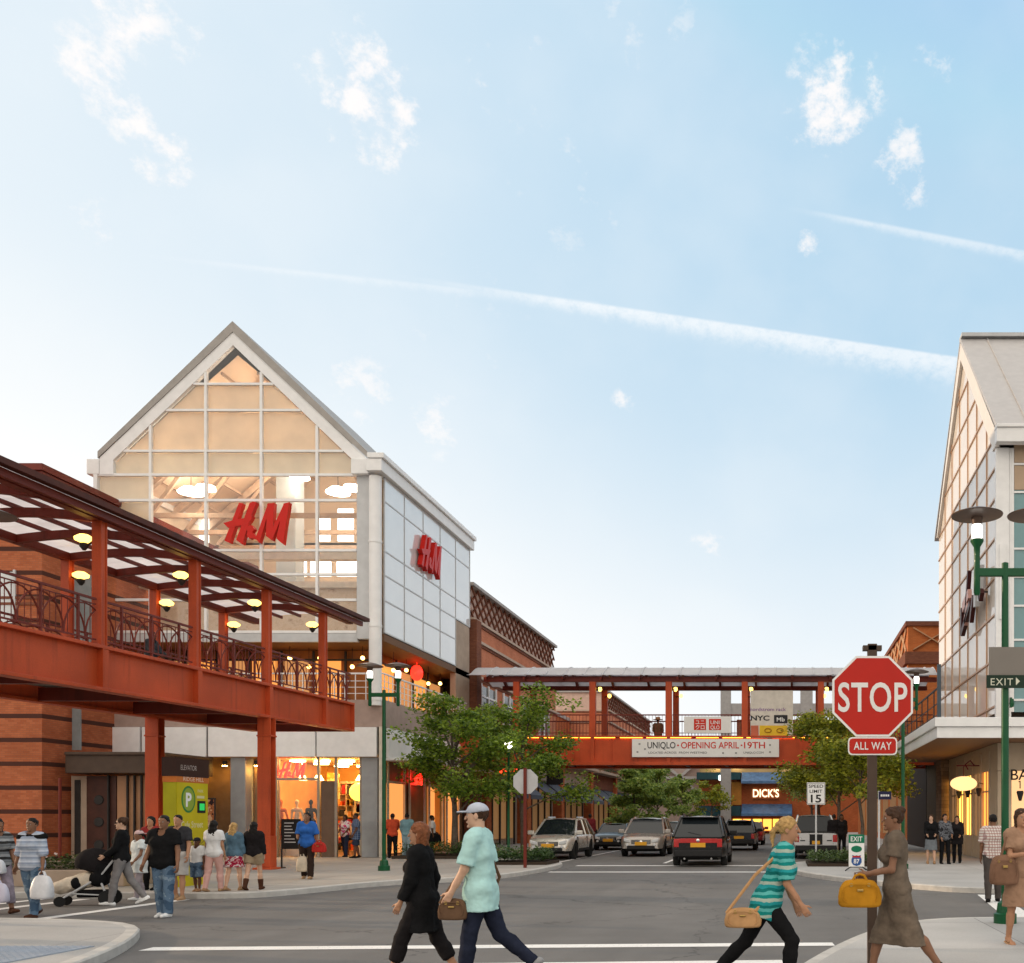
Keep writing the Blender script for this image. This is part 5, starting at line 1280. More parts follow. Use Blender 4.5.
# ------------------------------------------------------------------ banded brick building at the far left
YBk = 36.0
bk = empty('brick_building', (-33, 40, KERB), 'orange banded brick building at the far left behind the footbridge', 'building')
xb = xat(42, YBk)
m = MB(); m.box(-50, YBk, KERB, xb, 52, zat(472, YBk)); m.box(xb - .02, YBk + 1.4, KERB, XL - .3, 50, zat(480, 37.5)); m.build('wall', banded_brick, bk)
m = MB(); m.box(-50, YBk - .2, zat(471.5, YBk), xb + .15, 52, zat(465, YBk)); m.box(-50, YBk - .1, zat(478, YBk), xb + .08, 52, zat(472, YBk)); m.build('cornice', rust_dark, bk)
m = MB()
for p in (598, 604, 625): m.box(-50, YBk - .05, zat(p + 1, YBk), xb + .05, YBk, zat(p - 1.5, YBk))
m.build('string_course', dark_brick, bk)
for a, b in ((-6, 14), (-60, -36)):
    m = MB(); m.box(xat(a, YBk), YBk - .02, zat(688, YBk), xat(b, YBk), YBk + .02, zat(572, YBk)); p = m.build('window', mat('pale window', (.55, .58, .6), .1, spec=.9, var=.05), bk)
    m = MB(); m.box(xat(a, YBk) - .08, YBk - .06, zat(690, YBk), xat(a, YBk), YBk, zat(570, YBk)); m.box(xat(b, YBk), YBk - .06, zat(690, YBk), xat(b, YBk) + .08, YBk, zat(570, YBk)); m.box(xat(a, YBk), YBk - .05, zat(625, YBk), xat(b, YBk), YBk - .021, zat(623, YBk)); q = m.build('window_frame', grey_metal, bk); q.parent = p
for p0, p1, z0, z1 in ((70, 90, 650, 575), (72, 80, 750, 700)):
    m = MB(); m.box(xat(p0, 37.3), 37.3, zat(z0, 37.3), xat(p1, 37.3), 37.38, zat(z1, 37.3)); m.build('window', mat('grey glass', (.22, .25, .26), .1, spec=.8), bk)
m = MB(); m.box(xat(65, 36.6), 36.6, zat(773, 36.6), xat(160, 36.6), 40, zat(753, 36.6)); m.box(xat(64, 36.5), 36.5, zat(755, 36.6), xat(161, 36.6), 40, zat(752, 36.6)); m.build('entry_canopy', brown_paint, bk, bevel=.02)
m = MB(); m.box(xat(72, 37.3), 37.26, KERB, xat(88, 37.3), 37.38, zat(776, 37.3)); m.build('side_door_frame', tan_stone, bk)
m = MB(); m.box(xat(76, 37.3), 37.22, KERB + .1, xat(81.5, 37.3), 37.255, zat(780, 37.3)); m.build('side_door', dark_metal, bk)
m = MB(); m.box(xat(88.5, 37.3), 37.2, KERB, xat(118, 37.3), 37.36, zat(776, 37.3)); m.build('entry_panel', mat('dark brown stone', (.06, .022, .015), .5, var=.25), bk)
m = MB()
for p in (800, 822, 845): m.lathe([(.0001, -.02), (.16, -.02), (.18, .0), (.18, .03)], (xat(99, 37.2), 37.18, zat(p, 37.2)), 20, axis='y')
m.build('roundel', dark_metal, bk)
m = MB(); m.box(xat(119, 37.3), 37.2, KERB, xat(158, 37.3), 37.36, zat(776, 37.3)); m.build('entry_panel', mat('tan lobby panel', (.36, .19, .10), .4, var=.2, scale=.8), bk)
m = MB()
for p in (108, 127, 134, 141): m.box(xat(p, 37.15), 37.1, KERB, xat(p + 1.2, 37.15), 37.19, zat(775, 37.2))
m.build('mullion', dark_metal, bk)
m = MB(); m.tube([(xat(60, 35), 35, KERB), (xat(60, 35), 35, 3.1)], .05, 8); m.lathe([(.2, 0), (.2, .06), (.06, .1)], (xat(60, 35), 35, KERB), 12); tag(m.build('pipe_post', rust_dark, origin=(xat(60, 35), 35, KERB)), 'thin dark red standpipe in front of the banded brick wall', 'pipe')
# ------------------------------------------------------------------ brick building with the lattice parapet beyond the store
Xw = -15.96
def brick_block(name, lab, y0, y1, top, lat, wallm, x0=-45, front=True):
    t = empty(name, ((x0 + Xw) / 2, (y0 + y1) / 2, KERB), lab, 'building')
    m = MB(); m.box(x0, y0, 5.6, Xw, y1, top - lat); m.build('wall', wallm, t)
    m = MB(); m.box(x0 + .3, y0 + .1, top - lat, Xw - .25, y1 - .1, top - .1); m.build('parapet', mat('pink stucco', (.62, .44, .36), .8), t)
    m = MB(); h = lat / 2.5; w = 1.02
    n = int((y1 - y0) / w)
    for k in range(-3, n + 1):
        for sg_ in (0, 1):
            a = y0 + k * w; b = a + 2.6
            p0 = [a, top - lat]; p1 = [b, top]
            if sg_: p0, p1 = [a, top], [b, top - lat]
            q = []
            for (u0, v0), (u1, v1) in (((p0), (p1)),):
                ta = max(0, (y0 - u0) / (u1 - u0)); tb = min(1, (y1 - u0) / (u1 - u0))
                if tb - ta > .05: m.bar((Xw - .15 + .05 * sg_, u0 + (u1 - u0) * ta, v0 + (v1 - v0) * ta), (Xw - .15 + .05 * sg_, u0 + (u1 - u0) * tb, v0 + (v1 - v0) * tb), .085, .07)
    m.build('lattice', dark_brick, t)
    m = MB(); m.box(x0, y0 - .1, top - .1, Xw + .1, y1 + .1, top + .06); m.build('coping', mat('grey coping', (.40, .38, .37), .7), t)
    m = MB()
    for z in (top - lat - .12, top - lat - 1.15, top - lat - 3.0): m.box(x0, y0 - .04, z, Xw + .12, y1 + .04, z + .14)
    m.build('cornice', mat('pale stone band', (.50, .38, .30), .75), t)
    m = MB()
    for z in (top - lat - .28, top - lat - 1.3, top - lat - 3.15): m.box(x0, y0 - .02, z, Xw + .06, y1 + .02, z + .13)
    m.build('brick_band', dark_brick, t)
    for k in range(int((y1 - y0) / 4.2)):
        y = y0 + 1.3 + k * 4.2; q = MB(); q.box(Xw - .02, y, 6.6, Xw + .03, y + 2.6, top - lat - 3.3); p = q.build('window', mat('dark window', (.025, .03, .035), .08, var=.2, spec=.9), t)
        q = MB(); q.box(Xw + .031, y - .1, 6.5, Xw + .12, y, top - lat - 3.2); q.box(Xw + .031, y + 2.6, 6.5, Xw + .12, y + 2.7, top - lat - 3.2); q.box(Xw + .031, y + 1.25, 6.5, Xw + .1, y + 1.35, top - lat - 3.2); q.box(Xw + .031, y, 8.1, Xw + .09, y + 2.6, 8.2); r = q.build('window_frame', white_metal, t); r.parent = p
    if front:
        q = MB()
        for k in range(6):
            x = Xw - 2.2 - k * 2.1; q.box(x, y0 - .05, 7.2, x + 1.3, y0 - .0, 9.0)
        q.build('front_windows', mat('dark window', (.025, .03, .035), .08, var=.2, spec=.9), t)
    return t
salmon = brick('salmon brick', (.50, .17, .085), (.58, .21, .11), (.44, .2, .13))
brick_block('brick_building', 'salmon brick building with a diamond lattice parapet next to the glass store', 51.4, 70.2, 13.75, 1.75, salmon)
m = MB(); m.box(Xw - .4, 51.3, KERB, Xw + .25, 52.1, 11.9); tag(m.build('brick_pier', dark_brick, origin=(Xw, 51.7, KERB)), 'tall dark brick pier at the back corner of the glass store', 'pier')
brick_block('brick_building', 'distant salmon brick building with a receding roofline seen through the far footbridge', 91.5, 121, 13.3, 1.7, salmon)
t = empty('set_back_building', (-30, 80, KERB), 'brick link building set back between the two lattice parapet buildings', 'building')
m = MB(); m.box(-45, 70.4, 5.6, -19.5, 91.3, 10.5); m.build('wall', red_brick, t)
m = MB(); m.box(-45, 70.4, 10.5, -19.4, 91.3, 10.8); m.build('coping', mat('grey coping', (.40, .38, .37), .7), t)
# row of shops under it
aw = mat('slate awning canvas', (.075, .085, .11), .8, var=.12)
def shop(y0, y1, wallm, lab, sign=None, aw_cols=aw, glow=.10):
    t = empty('row_shop', (Xw - 5, (y0 + y1) / 2, KERB), lab, 'shop', 'shops along the left of the street')
    m = MB(); m.box(-30, y0, KERB, Xw - .4, y1, 5.6); m.box(Xw - .4, y0, 4.2, Xw, y1, 5.6); m.build('wall', wallm, t)
    m = MB(); m.box(Xw - .4, y0, KERB, Xw + .25, y0 + .9, 7.4); m.build('pier', red_brick, t)
    m = MB(); m.box(Xw - .02, y0 + .9, 5.45, Xw + .9, y1, 5.65); m.build('balcony', tan_stone, t)
    m = MB(); m.box(Xw + .8, y0 + .9, 6.5, Xw + .86, y1, 6.56); 
    for k in range(int((y1 - y0) / .5)): m.box(Xw + .81, y0 + .95 + k * .5, 5.65, Xw + .84, y0 + .98 + k * .5, 6.5)
    m.build('balcony_railing', dark_metal, t)
    m = MB(); m.box(Xw - .36, y0 + 1.2, .5, Xw - .3, y1 - 1.2, 4.1); p = m.build('shop_window', emit('row shop glow ' + str(glow), (1, .5, .18), glow), t)
    m = MB()
    for k in range(5): yy = y0 + 1.2 + k * (y1 - y0 - 2.4) / 4; m.box(Xw - .3, yy - .06, KERB, Xw - .2, yy + .06, 4.2)
    q = m.build('window_frame', dark_metal, t); q.parent = p
    n = 2
    for k in range(n):
        a = y0 + 1.1 + k * (y1 - y0 - 1.4) / n; b = a + (y1 - y0 - 1.4) / n - .6
        m = MB(); m.prism([(Xw + .02, 4.15), (Xw + 1.45, 3.05), (Xw + 1.45, 2.8), (Xw + 1.41, 2.8), (Xw + 1.41, 3.01), (Xw + .02, 4.05)], a, b, 'xz'); m.build('awning', aw_cols, t)
shop(53, 61.5, tan_stone, 'first street shop on the left with slate awnings, nearest to the store', glow=.16)
shop(61.5, 71, mat('beige render', (.42, .36, .28), .8), 'beige rendered street shop with slate awnings behind the beige car')
shop(71, 82, tan_stone, 'tan stone street shop with slate awnings between two brick piers', glow=.07)
shop(82, 94, dark_brick, 'dark brick street shop with slate awnings far along the left pavement')
shop(94, 108, tan_stone, 'farthest tan street shop at the left end of the street', glow=.1)
for i, (y0, y1) in enumerate(((62.5, 70.5), (72, 81.5), (83, 93))):
    plants('balcony_planting', Xw + .1, Xw + .75, y0, y1, 5.66, 260, .7, ((.02, .05, .02), (.08, .15, .05)), 'greenery growing along a shop balcony')
m = MB(); m.lathe([(.0001, -.06), (.5, -.06), (.5, .06), (.0001, .06)], (Xw + .75, 55.3, 0), 20, axis='y'); m.v = [(a, b, 4.35 + c * .62) for a, b, c in m.v]; m.box(Xw, 55.28, 4.33, Xw + .3, 55.32, 4.37)
tag(m.build('round_shop_sign', emit('red oval sign', (1, .03, .01), 5), origin=(Xw, 55.3, 4), smooth=False), 'red oval blade sign glowing beside the turned stop sign', 'sign')
m = MB(); m.box(Xw + .3, 66.2, 3.9, Xw + 1.4, 66.3, 4.9); m.box(Xw, 66.22, 4.8, Xw + .3, 66.28, 4.86)
tag(m.build('blade_sign', black_paint, origin=(Xw, 66.2, 4)), 'small black square blade sign between two slate awnings', 'sign')
# ------------------------------------------------------------------ store closing the end of the street
Ye = 110.0
en = empty('street_end_store', (0, Ye, KERB), 'brick store with blue tiled canopies closing the far end of the street', 'store')
def ex(p): return xat(p, Ye)
def ezz(p): return zat(p, Ye)
tile = mat('blue glazed tile', (.08, .17, .33), .35, var=.35, scale=2.5); dteal = mat('dark teal trim', (.02, .07, .09), .5)
m = MB(); m.box(ex(700), Ye, KERB, ex(870), Ye + 14, ezz(756)); m.build('wall', red_brick, en)
m = MB(); m.box(ex(700), Ye - .3, ezz(773), ex(870), Ye - .01, ezz(757)); m.build('cream_band', mat('ochre frieze', (.50, .36, .17), .7, var=.2, scale=.6), en)
for a, b, c, d in ((742, 792, 784, 771), (742, 792, 816, 804)):
    m = MB(); m.prism([(Ye - 2.2, ezz(c)), (Ye - 2.2, ezz(c) + .25), (Ye - .02, ezz(d)), (Ye - .02, ezz(c))], ex(a), ex(b), 'yz'); m.build('tiled_canopy', tile, en)
m = MB(); m.box(ex(698), Ye - 1.8, ezz(780), ex(741), Ye - .02, ezz(773)); m.box(ex(792.5), Ye - 1.8, ezz(779), ex(815), Ye - .02, ezz(772)); m.box(ex(700), Ye - 1.2, ezz(816), ex(741), Ye - .02, ezz(806)); m.build('teal_canopy', dteal, en)
m = MB(); m.box(ex(731.5), Ye - .25, ezz(805), ex(741.5), Ye - .02, ezz(782)); m.build('orange_panel', mat('orange panel', (.62, .27, .05), .6), en)
m = MB(); m.box(ex(722), Ye - 2.6, KERB, ex(732), Ye - 1.9, zat(690, Ye - 2)); m.box(ex(800), Ye - 2.6, zat(760, Ye), ex(812), Ye - 1.9, zat(690, Ye)); m.box(ex(722), Ye - 2.5, zat(718, Ye), ex(870), Ye - 1.9, zat(706, Ye)); m.build('concrete_frame', concrete, en)
m = MB(); m.box(ex(735), Ye + 4, zat(756, Ye), ex(870), Ye + 14, zat(716, Ye)); m.build('upper_wall', dark_brick, en)
for i in range(6):
    m = MB(); x = ex(733 + i * 10); m.box(x, Ye - .06, KERB + .2, x + .95, Ye - .02, ezz(819)); m.build('lit_window', emit('end window ' + str(i % 2), [(1, .55, .07), (1, .38, .06)][i % 2], 2.2), en)
m = MB(); add_text(m, "DICK'S", (ex(766), Ye - .08, ezz(797)), 8 * Ye / F, '-y', .015, fit=26 * Ye / F, depth=.05); m.build('lettering', emit('cream letters', (1, .80, .5), 2.0), en)
m = MB(); add_text(m, 'SPORTING GOODS', (ex(766), Ye - .08, ezz(800.5)), 2.0 * Ye / F, '-y', 0, fit=26 * Ye / F, depth=.03); m.build('lettering', mat('dark letters', (.05, .03, .02), .5), en)
m = MB(); m.box(ex(720), Ye - 2.0, ezz(781), ex(731), Ye - 1.82, ezz(776)); m.build('panel', emit('small lit sign', (.8, .95, .9), 4.5), en)
for px in (717, 736, 792):
    m = MB(); m.sphere((ex(px), Ye - .9, ezz(766)), .35, 10); m.build('wall_lamp', white_glow, en, smooth=True)
t = empty('side_building', (-14, 118, KERB), 'pale building with a steel frame left of the street end store', 'building')
m = MB(); m.box(-30, 112, KERB, ex(699), 124, zat(764, 112)); m.build('wall', mat('pale pink render', (.48, .38, .34), .8, var=.1), t)
m = MB()
for a, b in (((-13.5, 111.6, 8), (-9.4, 111.6, 4.4)), ((-13.5, 111.6, 4.5), (-10, 111.6, 7.6)), ((-16, 111.6, 6.2), (-9.4, 111.6, 6.2))): m.bar(a, b, .3)
m.build('brace', grey_metal, t)
# ------------------------------------------------------------------ right-hand brick building beyond the bridge
rb = empty('brick_building', (15, 64, KERB), 'orange brick building with crossed bands behind the stop sign', 'building')
YB2 = 60; xr = xat(908, YB2)
m = MB(); m.box(xr, YB2, KERB, 40, 100, zat(626, YB2)); m.build('wall', brick('orange brick', (.48, .13, .035), (.55, .17, .05), (.36, .15, .07)), rb)
m = MB(); m.box(xr - .15, YB2 - .15, zat(626, YB2), 40, 100, zat(621.5, YB2)); m.box(xr - .2, YB2 - .2, zat(664, YB2), 40, 100, zat(652, YB2)); m.build('cornice', dark_brick, rb)
m = MB()
for k in range(4):
    x = xr + .3 + k * 2.4; z0, z1 = zat(650, YB2), zat(628, YB2)
    m.bar((x, YB2 - .04, z0), (x + 2.2, YB2 - .04, z1), .28, .06); m.bar((x, YB2 - .06, z1), (x + 2.2, YB2 - .06, z0), .28, .06)
for k in range(12):
    y = YB2 + .6 + k * 2.4; m.bar((xr - .04, y, z0), (xr - .04, y + 2.2, z1), .06, .28); m.bar((xr - .06, y, z1), (xr - .06, y + 2.2, z0), .06, .28)
m.build('crossed_band', mat('tan brick band', (.50, .29, .16), .8), rb)
for k in range(7):
    y = YB2 + 1.2 + k * 5; q = MB(); q.box(xr - .03, y, 6.2, xr + .03, y + 3, 9.6); q.build('window', mat('dark window', (.025, .03, .035), .08, var=.2, spec=.9), rb)
    q = MB(); q.box(xr - .03, y, .6, xr + .03, y + 3.6, 3.8); q.build('shop_window', emit('row shop dim', (1, .5, .2), .12), rb)
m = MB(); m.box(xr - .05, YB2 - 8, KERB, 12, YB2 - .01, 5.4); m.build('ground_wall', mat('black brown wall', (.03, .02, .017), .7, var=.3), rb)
m = MB(); m.box(XG, 49.7, 4.4, 12, YB2 - 1, 5.7); tag(m.build('terrace_block', tan_stone, origin=(10, 54, 4.4)), 'tan terrace block where the far footbridge lands on the right', 'terrace')
# ------------------------------------------------------------------ street lamps
def make_lamp(h=6.0, arm=.42):
    t = empty('street_lamp', (0, 0, 0), '', 'street lamp', 'twin green street lamps')
    m = MB(); m.lathe([(.17, 0), (.17, .14), (.13, .16), (.11, .3), (.06, .34)], (0, 0, 0), 20); m.build('base', green_paint, t, local=True, smooth=True)
    m = MB(); m.lathe([(.058, .3), (.056, h * .55), (.05, h - .62), (.0001, h - .60)], (0, 0, 0), 16); m.build('pole', green_paint, t, local=True, smooth=True)
    m = MB(); m.box(-arm - .04, -.04, h - .82, arm + .04, .04, h - .70); a = m.build('cross_arm', green_paint, t, local=True, bevel=.01)
    for s in (-1, 1):
        x = s * arm
        m = MB(); m.lathe([(.035, h - 1.1), (.05, h - 1.06), (.045, h - .5), (.05, h - .38), (.10, h - .30), (.10, h - .27), (.0001, h - .27)], (x, 0, 0), 14); p = m.build('lamp_stem', green_paint, t, local=True, smooth=True)
        m = MB(); m.lathe([(.075, h - .27), (.085, h - .1), (.07, h - .04), (.0001, h - .03)], (x, 0, 0), 14); q = m.build('lamp_glass', emit('lamp glass', (.95, .92, .85), 3.0), p, local=True, smooth=True)
        m = MB(); m.lathe([(.07, h - .05), (.09, h + .06), (.38, h + .085), (.385, h + .10), (.2, h + .17), (.07, h + .2), (.0001, h + .2)], (x, 0, 0), 28); q = m.build('lamp_shade', mat('bronze shade', (.10, .065, .05), .4, .3, var=.1), p, local=True, smooth=True)
    return t
lamp0 = make_lamp()
for i, (x, y, rz, lab) in enumerate(((xat(384, 29.8), 29.8, 0, 'twin green street lamp standing on the pavement before the glass store'),
                        (3.32, 14.95, 0, 'tall twin green street lamp with an exit sign on the near right corner'),
                        (xat(903, 31), 31, 0, 'green street lamp partly hidden behind the red stop sign'),
                        (-13.9, 18.3 - 5.0, 0, 'twin green street lamp on the near left corner, its shade before the footbridge roof'))):
    o = lamp0 if i == 0 else copy_tree(lamp0)
    o.location = (x, y, KERB); o.rotation_euler.z = rz; o['label'] = lab
# its shade shows under the roof at the far left of the photograph
o.location = (-12.3, 14.9, KERB)
pl_ = empty('globe_lamp', (xat(508.5, 40), 40, KERB), 'slim green lamp post with one small white globe by the big tree', 'street lamp')
x, y = xat(508.5, 40), 40; m = MB(); m.lathe([(.1, 0), (.06, .2), (.045, 4.3), (.08, 4.35)], (x, y, KERB), 12); m.build('pole', green_paint, pl_, smooth=True)
m = MB(); m.sphere((x, y, 4.65), .17, 12); m.build('globe', emit('white globe', (1, .9, .75), 9), pl_, smooth=True)
# exit sign on the right lamp post
es = empty('exit_sign', (3.32, 14.9, 3.6), 'grey panel with a dark green exit strip on the near right lamp post', 'sign')
Ys = 14.86
m = MB(); m.box(xat(989, Ys), Ys, zat(675, Ys), xat(1040, Ys), Ys + .02, zat(647, Ys)); m.build('panel', mat('taupe sign panel', (.20, .18, .16), .5, var=.04), es)
m = MB(); m.box(xat(986.5, Ys), Ys - .02, zat(688, Ys), xat(1041, Ys), Ys + .015, zat(675.3, Ys)); p = m.build('strip', mat('dark green strip', (.012, .03, .018), .5), es)
m = MB(); add_text(m, 'EXIT', (xat(1001.5, Ys), Ys - .026, zat(685.5, Ys)), 7.4 * Ys / F, '-y', 0, 1.15); z = zat(681.5, Ys); m.add([(xat(1015.5, Ys), Ys - .026, z - .06), (xat(1019.5, Ys), Ys - .026, z), (xat(1015.5, Ys), Ys - .026, z + .06)], [(0, 1, 2)])
q = m.build('lettering', mat('pale lettering', (.62, .62, .50), .5), es); q.parent = p
m = MB()
for z in (3.75, 4.1): m.box(3.26, Ys + .02, z, 3.38, 14.95 + .065, z + .03)
m.build('clamp', dark_metal, es)
m = MB(); m.box(3.39, 14.92, 3.35, 3.42, 14.98, 3.5); m.lathe([(.03, 0), (.04, .05), (.03, .12)], (3.42, 14.95, 3.36), 10); tag(m.build('control_box', green_paint, origin=(3.4, 14.95, 3.4)), 'small green control box clamped on the right lamp post below the exit sign', 'box')
# ------------------------------------------------------------------ stop signs
red_sheet = mat('red reflective sheet', (.46, .016, .008), .4, var=.06, scale=2)
def stop_sign(x, y, face, lab, plate=True, zc=None, post_h=3.55, rz=0):
    t = empty('stop_sign', (x, y, 0), lab, 'road sign'); t.rotation_euler.z = rz
    zc = zc or 0; r = .385 / math.cos(math.pi / 8)
    oc = lambda k: [(k * r * math.cos(math.pi / 8 + i * math.pi / 4), zc + k * r * math.sin(math.pi / 8 + i * math.pi / 4)) for i in range(8)]
    m = MB(); m.box(-.045, -.0, KERB, .045, .09, post_h); m.build('post', brown_paint if plate else rust_dark, t, local=True, bevel=.006)
    m = MB(); m.prism(oc(1.0), -.012, -.004); m.build('back_plate', mat('sign aluminium', (.52, .53, .54), .45, .4, var=.08), t, local=True)
    m = MB(); m.prism(oc(.999), -.016, -.0125); m.build('border', white_paint, t, local=True)
    m = MB(); m.prism(oc(.945), -.0185, -.0165); f = m.build('face', red_sheet, t, local=True)
    m = MB(); add_text(m, 'STOP', (0, -.0215, zc - .142), .285, '-y', .014, 1.06, fit=.66); q = m.build('lettering', mat('white reflective sheet', (.74, .72, .70), .4, var=.04), t, local=True); q.parent = f
    if plate:
        m = MB(); z0, z1 = zc - .385 - .175, zc - .385 - .004
        def rr(a, b, c, d, k): return [(a + k, b), (c - k, b), (c - k * .3, b + k * .3), (c, b + k), (c, d - k), (c - k * .3, d - k * .3), (c - k, d), (a + k, d), (a + k * .3, d - k * .3), (a, d - k), (a, b + k), (a + k * .3, b + k * .3)]
        m.prism(rr(-.235, z0, .235, z1, .035), -.012, -.004); p = m.build('plate', white_paint, t, local=True)
        m = MB(); m.prism(rr(-.222, z0 + .013, .222, z1 - .013, .03), -.0155, -.0125); m.build('plate_face', red_sheet, t, local=True)
        m = MB(); add_text(m, 'ALL WAY', (0, -.0185, z0 + .052), .075, '-y', .012, 1.1, fit=.36); m.build('lettering', mat('white reflective sheet', (.74, .72, .70), .4, var=.04), t, local=True)
        m = MB(); m.box(-.035, .01, post_h, .035, .08, post_h + .0); m.box(-.09, .0, zc + .445, .09, .09, zc + .49); m.box(-.035, .015, zc + .37, .035, .085, zc + .445); m.build('post_cap', brown_paint, t, local=True)
    return t
o = stop_sign(xat(872.5, 10.7), 10.7, 0, 'big red stop sign with an all way plate on a brown post', True, zat(695, 10.7) / 1.12, zat(642, 10.7) / 1.12); o.scale = (1.12,) * 3; o.location.z = -.016
stop_sign(xat(525.5, 31.6), 31.6, 0, 'grey back of a stop sign turned away on the left kerb bulb', False, zat(781.5, 31.6), zat(768, 31.6), math.pi)
# speed limit
xs_, ys_ = xat(816, 36.4), 36.4
t = empty('speed_sign', (xs_, ys_, KERB), 'white speed limit sign on a thin post before the silver pickup', 'road sign')
w_, zt_, zb_ = .33, zat(782.5, ys_), zat(804.5, ys_)
m = MB(); m.box(xs_ - .03, ys_ + .005, KERB, xs_ + .03, ys_ + .05, zt_ - .03); m.build('post', grey_metal, t)
m = MB(); m.box(xs_ - w_, ys_ - .01, zb_, xs_ + w_, ys_, zt_); m.build('panel', white_paint, t)
m = MB(); h = zt_ - zb_
for a, b, c, d in ((-.95, .03, .95, .045), (-.95, .955, .95, .97), (-.95, .045, -.92, .955), (.92, .045, .95, .955)): m.box(xs_ + w_ * a, ys_ - .014, zb_ + h * b, xs_ + w_ * c, ys_ - .0105, zb_ + h * d)
add_text(m, 'SPEED', (xs_, ys_ - .015, zb_ + h * .76), h * .15, '-y', .01, fit=w_ * 1.6); add_text(m, 'LIMIT', (xs_, ys_ - .015, zb_ + h * .53), h * .15, '-y', .01, fit=w_ * 1.4); add_text(m, '15', (xs_, ys_ - .015, zb_ + h * .1), h * .36, '-y', .02, fit=w_ * 1.15)
m.build('lettering', black_paint, t)
# route sign on a stand
yq = 29.6; xq = xat(856.5, yq)
t = empty('route_sign', (xq, yq, KERB), 'green headed route sign with two shields on a black stand', 'road sign')
m = MB(); m.box(xq - .23, yq - .012, zat(867, yq), xq + .23, yq + .012, zat(843, yq)); m.build('panel', white_paint, t)
m = MB(); m.box(xq - .235, yq - .016, zat(843, yq), xq + .235, yq + .016, zat(834.5, yq)); hd = m.build('header', mat('road sign green', (.005, .16, .08), .4, var=.04), t)
m = MB(); add_text(m, 'EXIT', (xq, yq - .02, zat(841.3, yq)), .15, '-y', .01, fit=.34); q = m.build('lettering', white_paint, t); q.parent = hd
m = MB(); c = zat(849, yq); m.prism([(xq + .16 * math.cos(a) * (1 if abs(math.sin(a)) < .9 else .8), c + .10 * math.sin(a)) for a in np.linspace(0, 6.28, 17)[:-1]], yq - .018, yq - .0125); m.build('shield', mat('road sign green', (.005, .16, .08), .4, var=.04), t)
m = MB(); z0 = zat(866, yq); z1 = zat(855, yq); hh = z1 - z0; sh_ = [(0, 0), (.1, .1), (.15, .35), (.15, .6), (.12, .85), (.13, 1), (.05, .93), (0, .98), (-.05, .93), (-.13, 1), (-.12, .85), (-.15, .6), (-.15, .35), (-.1, .1)]
m.prism([(xq + a, z0 + b * hh) for a, b in sh_], yq - .018, yq - .0125); m.build('shield', mat('interstate blue', (.03, .09, .28), .4, var=.04), t)
m = MB(); m.prism([(xq - .125, z0 + .78 * hh), (xq + .125, z0 + .78 * hh), (xq + .12, z0 + .92 * hh), (xq - .12, z0 + .92 * hh)], yq - .0205, yq - .0185); m.build('shield_crown', red_sheet, t)
m = MB(); add_text(m, '87', (xq, yq - .02, z0 + .24 * hh), hh * .42, '-y', .02, fit=.17); m.build('lettering', white_paint, t)
m = MB()
for s in (-1, 1): m.tube([(xq + s * .15, yq, zat(867, yq)), (xq + s * .18, yq, KERB + .12), (xq + s * .34, yq - .15, KERB + .02)], .018, 6); m.tube([(xq + s * .18, yq, KERB + .12), (xq + s * .3, yq + .2, KERB + .02)], .018, 6)
m.tube([(xq - .18, yq, KERB + .12), (xq + .18, yq, KERB + .12)], .018, 6); m.build('stand', dark_metal, t)
# small blue notice on twin poles
yq = 30.5; xq = xat(884.5, yq)
t = empty('street_name_sign', (xq, yq, KERB), 'small dark blue sign on a thin pole by the stone pier', 'road sign')
m = MB(); m.tube([(xq - .17, yq, KERB), (xq - .17, yq, zat(791, yq))], .03, 8); m.build('post', grey_metal, t)
m = MB(); m.box(xq - .18, yq - .045, zat(799.5, yq), xq + .2, yq - .03, zat(791.5, yq)); m.build('panel', mat('navy sign', (.012, .014, .05), .4), t)
m = MB(); 
for k in range(5): m.box(xq - .12 + k * .055, yq - .05, zat(796.5, yq), xq - .085 + k * .055, yq - .0455, zat(794.5, yq))
m.build('mark', white_paint, t)
# ------------------------------------------------------------------ wayfinding totem
tx0, tx1, ty0, ty1, tz = xat(163, 22.6), xat(176, 22.6), 22.6, 23.85, zat(757, 22.6)
t = empty('wayfinding_totem', ((tx0 + tx1) / 2, 23.2, KERB), 'tall yellow green parking totem with a dark header near the crosswalk', 'sign')
lime = mat('lime panel', (.52, .43, .012), .5, var=.15, scale=1.3); limed = mat('olive lime panel', (.36, .34, .012), .5, var=.1)
m = MB(); m.box(tx0, ty0, KERB, tx1, ty1, zat(782, 22.6)); m.build('body', limed, t)
m = MB(); m.box(tx1 + .001, ty0 + .02, KERB, tx1 + .012, ty1 - .02, zat(782, 22.6)); fpan = m.build('poster', lime, t)
m = MB(); m.box(tx0 - .01, ty0 - .01, zat(782, 22.6), tx1 + .014, ty1 + .01, zat(776, 22.6)); m.build('orange_strip', mat('orange strip', (.50, .15, .03), .5), t)
m = MB(); m.box(tx0 - .02, ty0 - .02, zat(776, 22.6) + .001, tx1 + .02, ty1 + .02, tz); m.build('header', mat('dark brown header', (.035, .015, .011), .4), t)
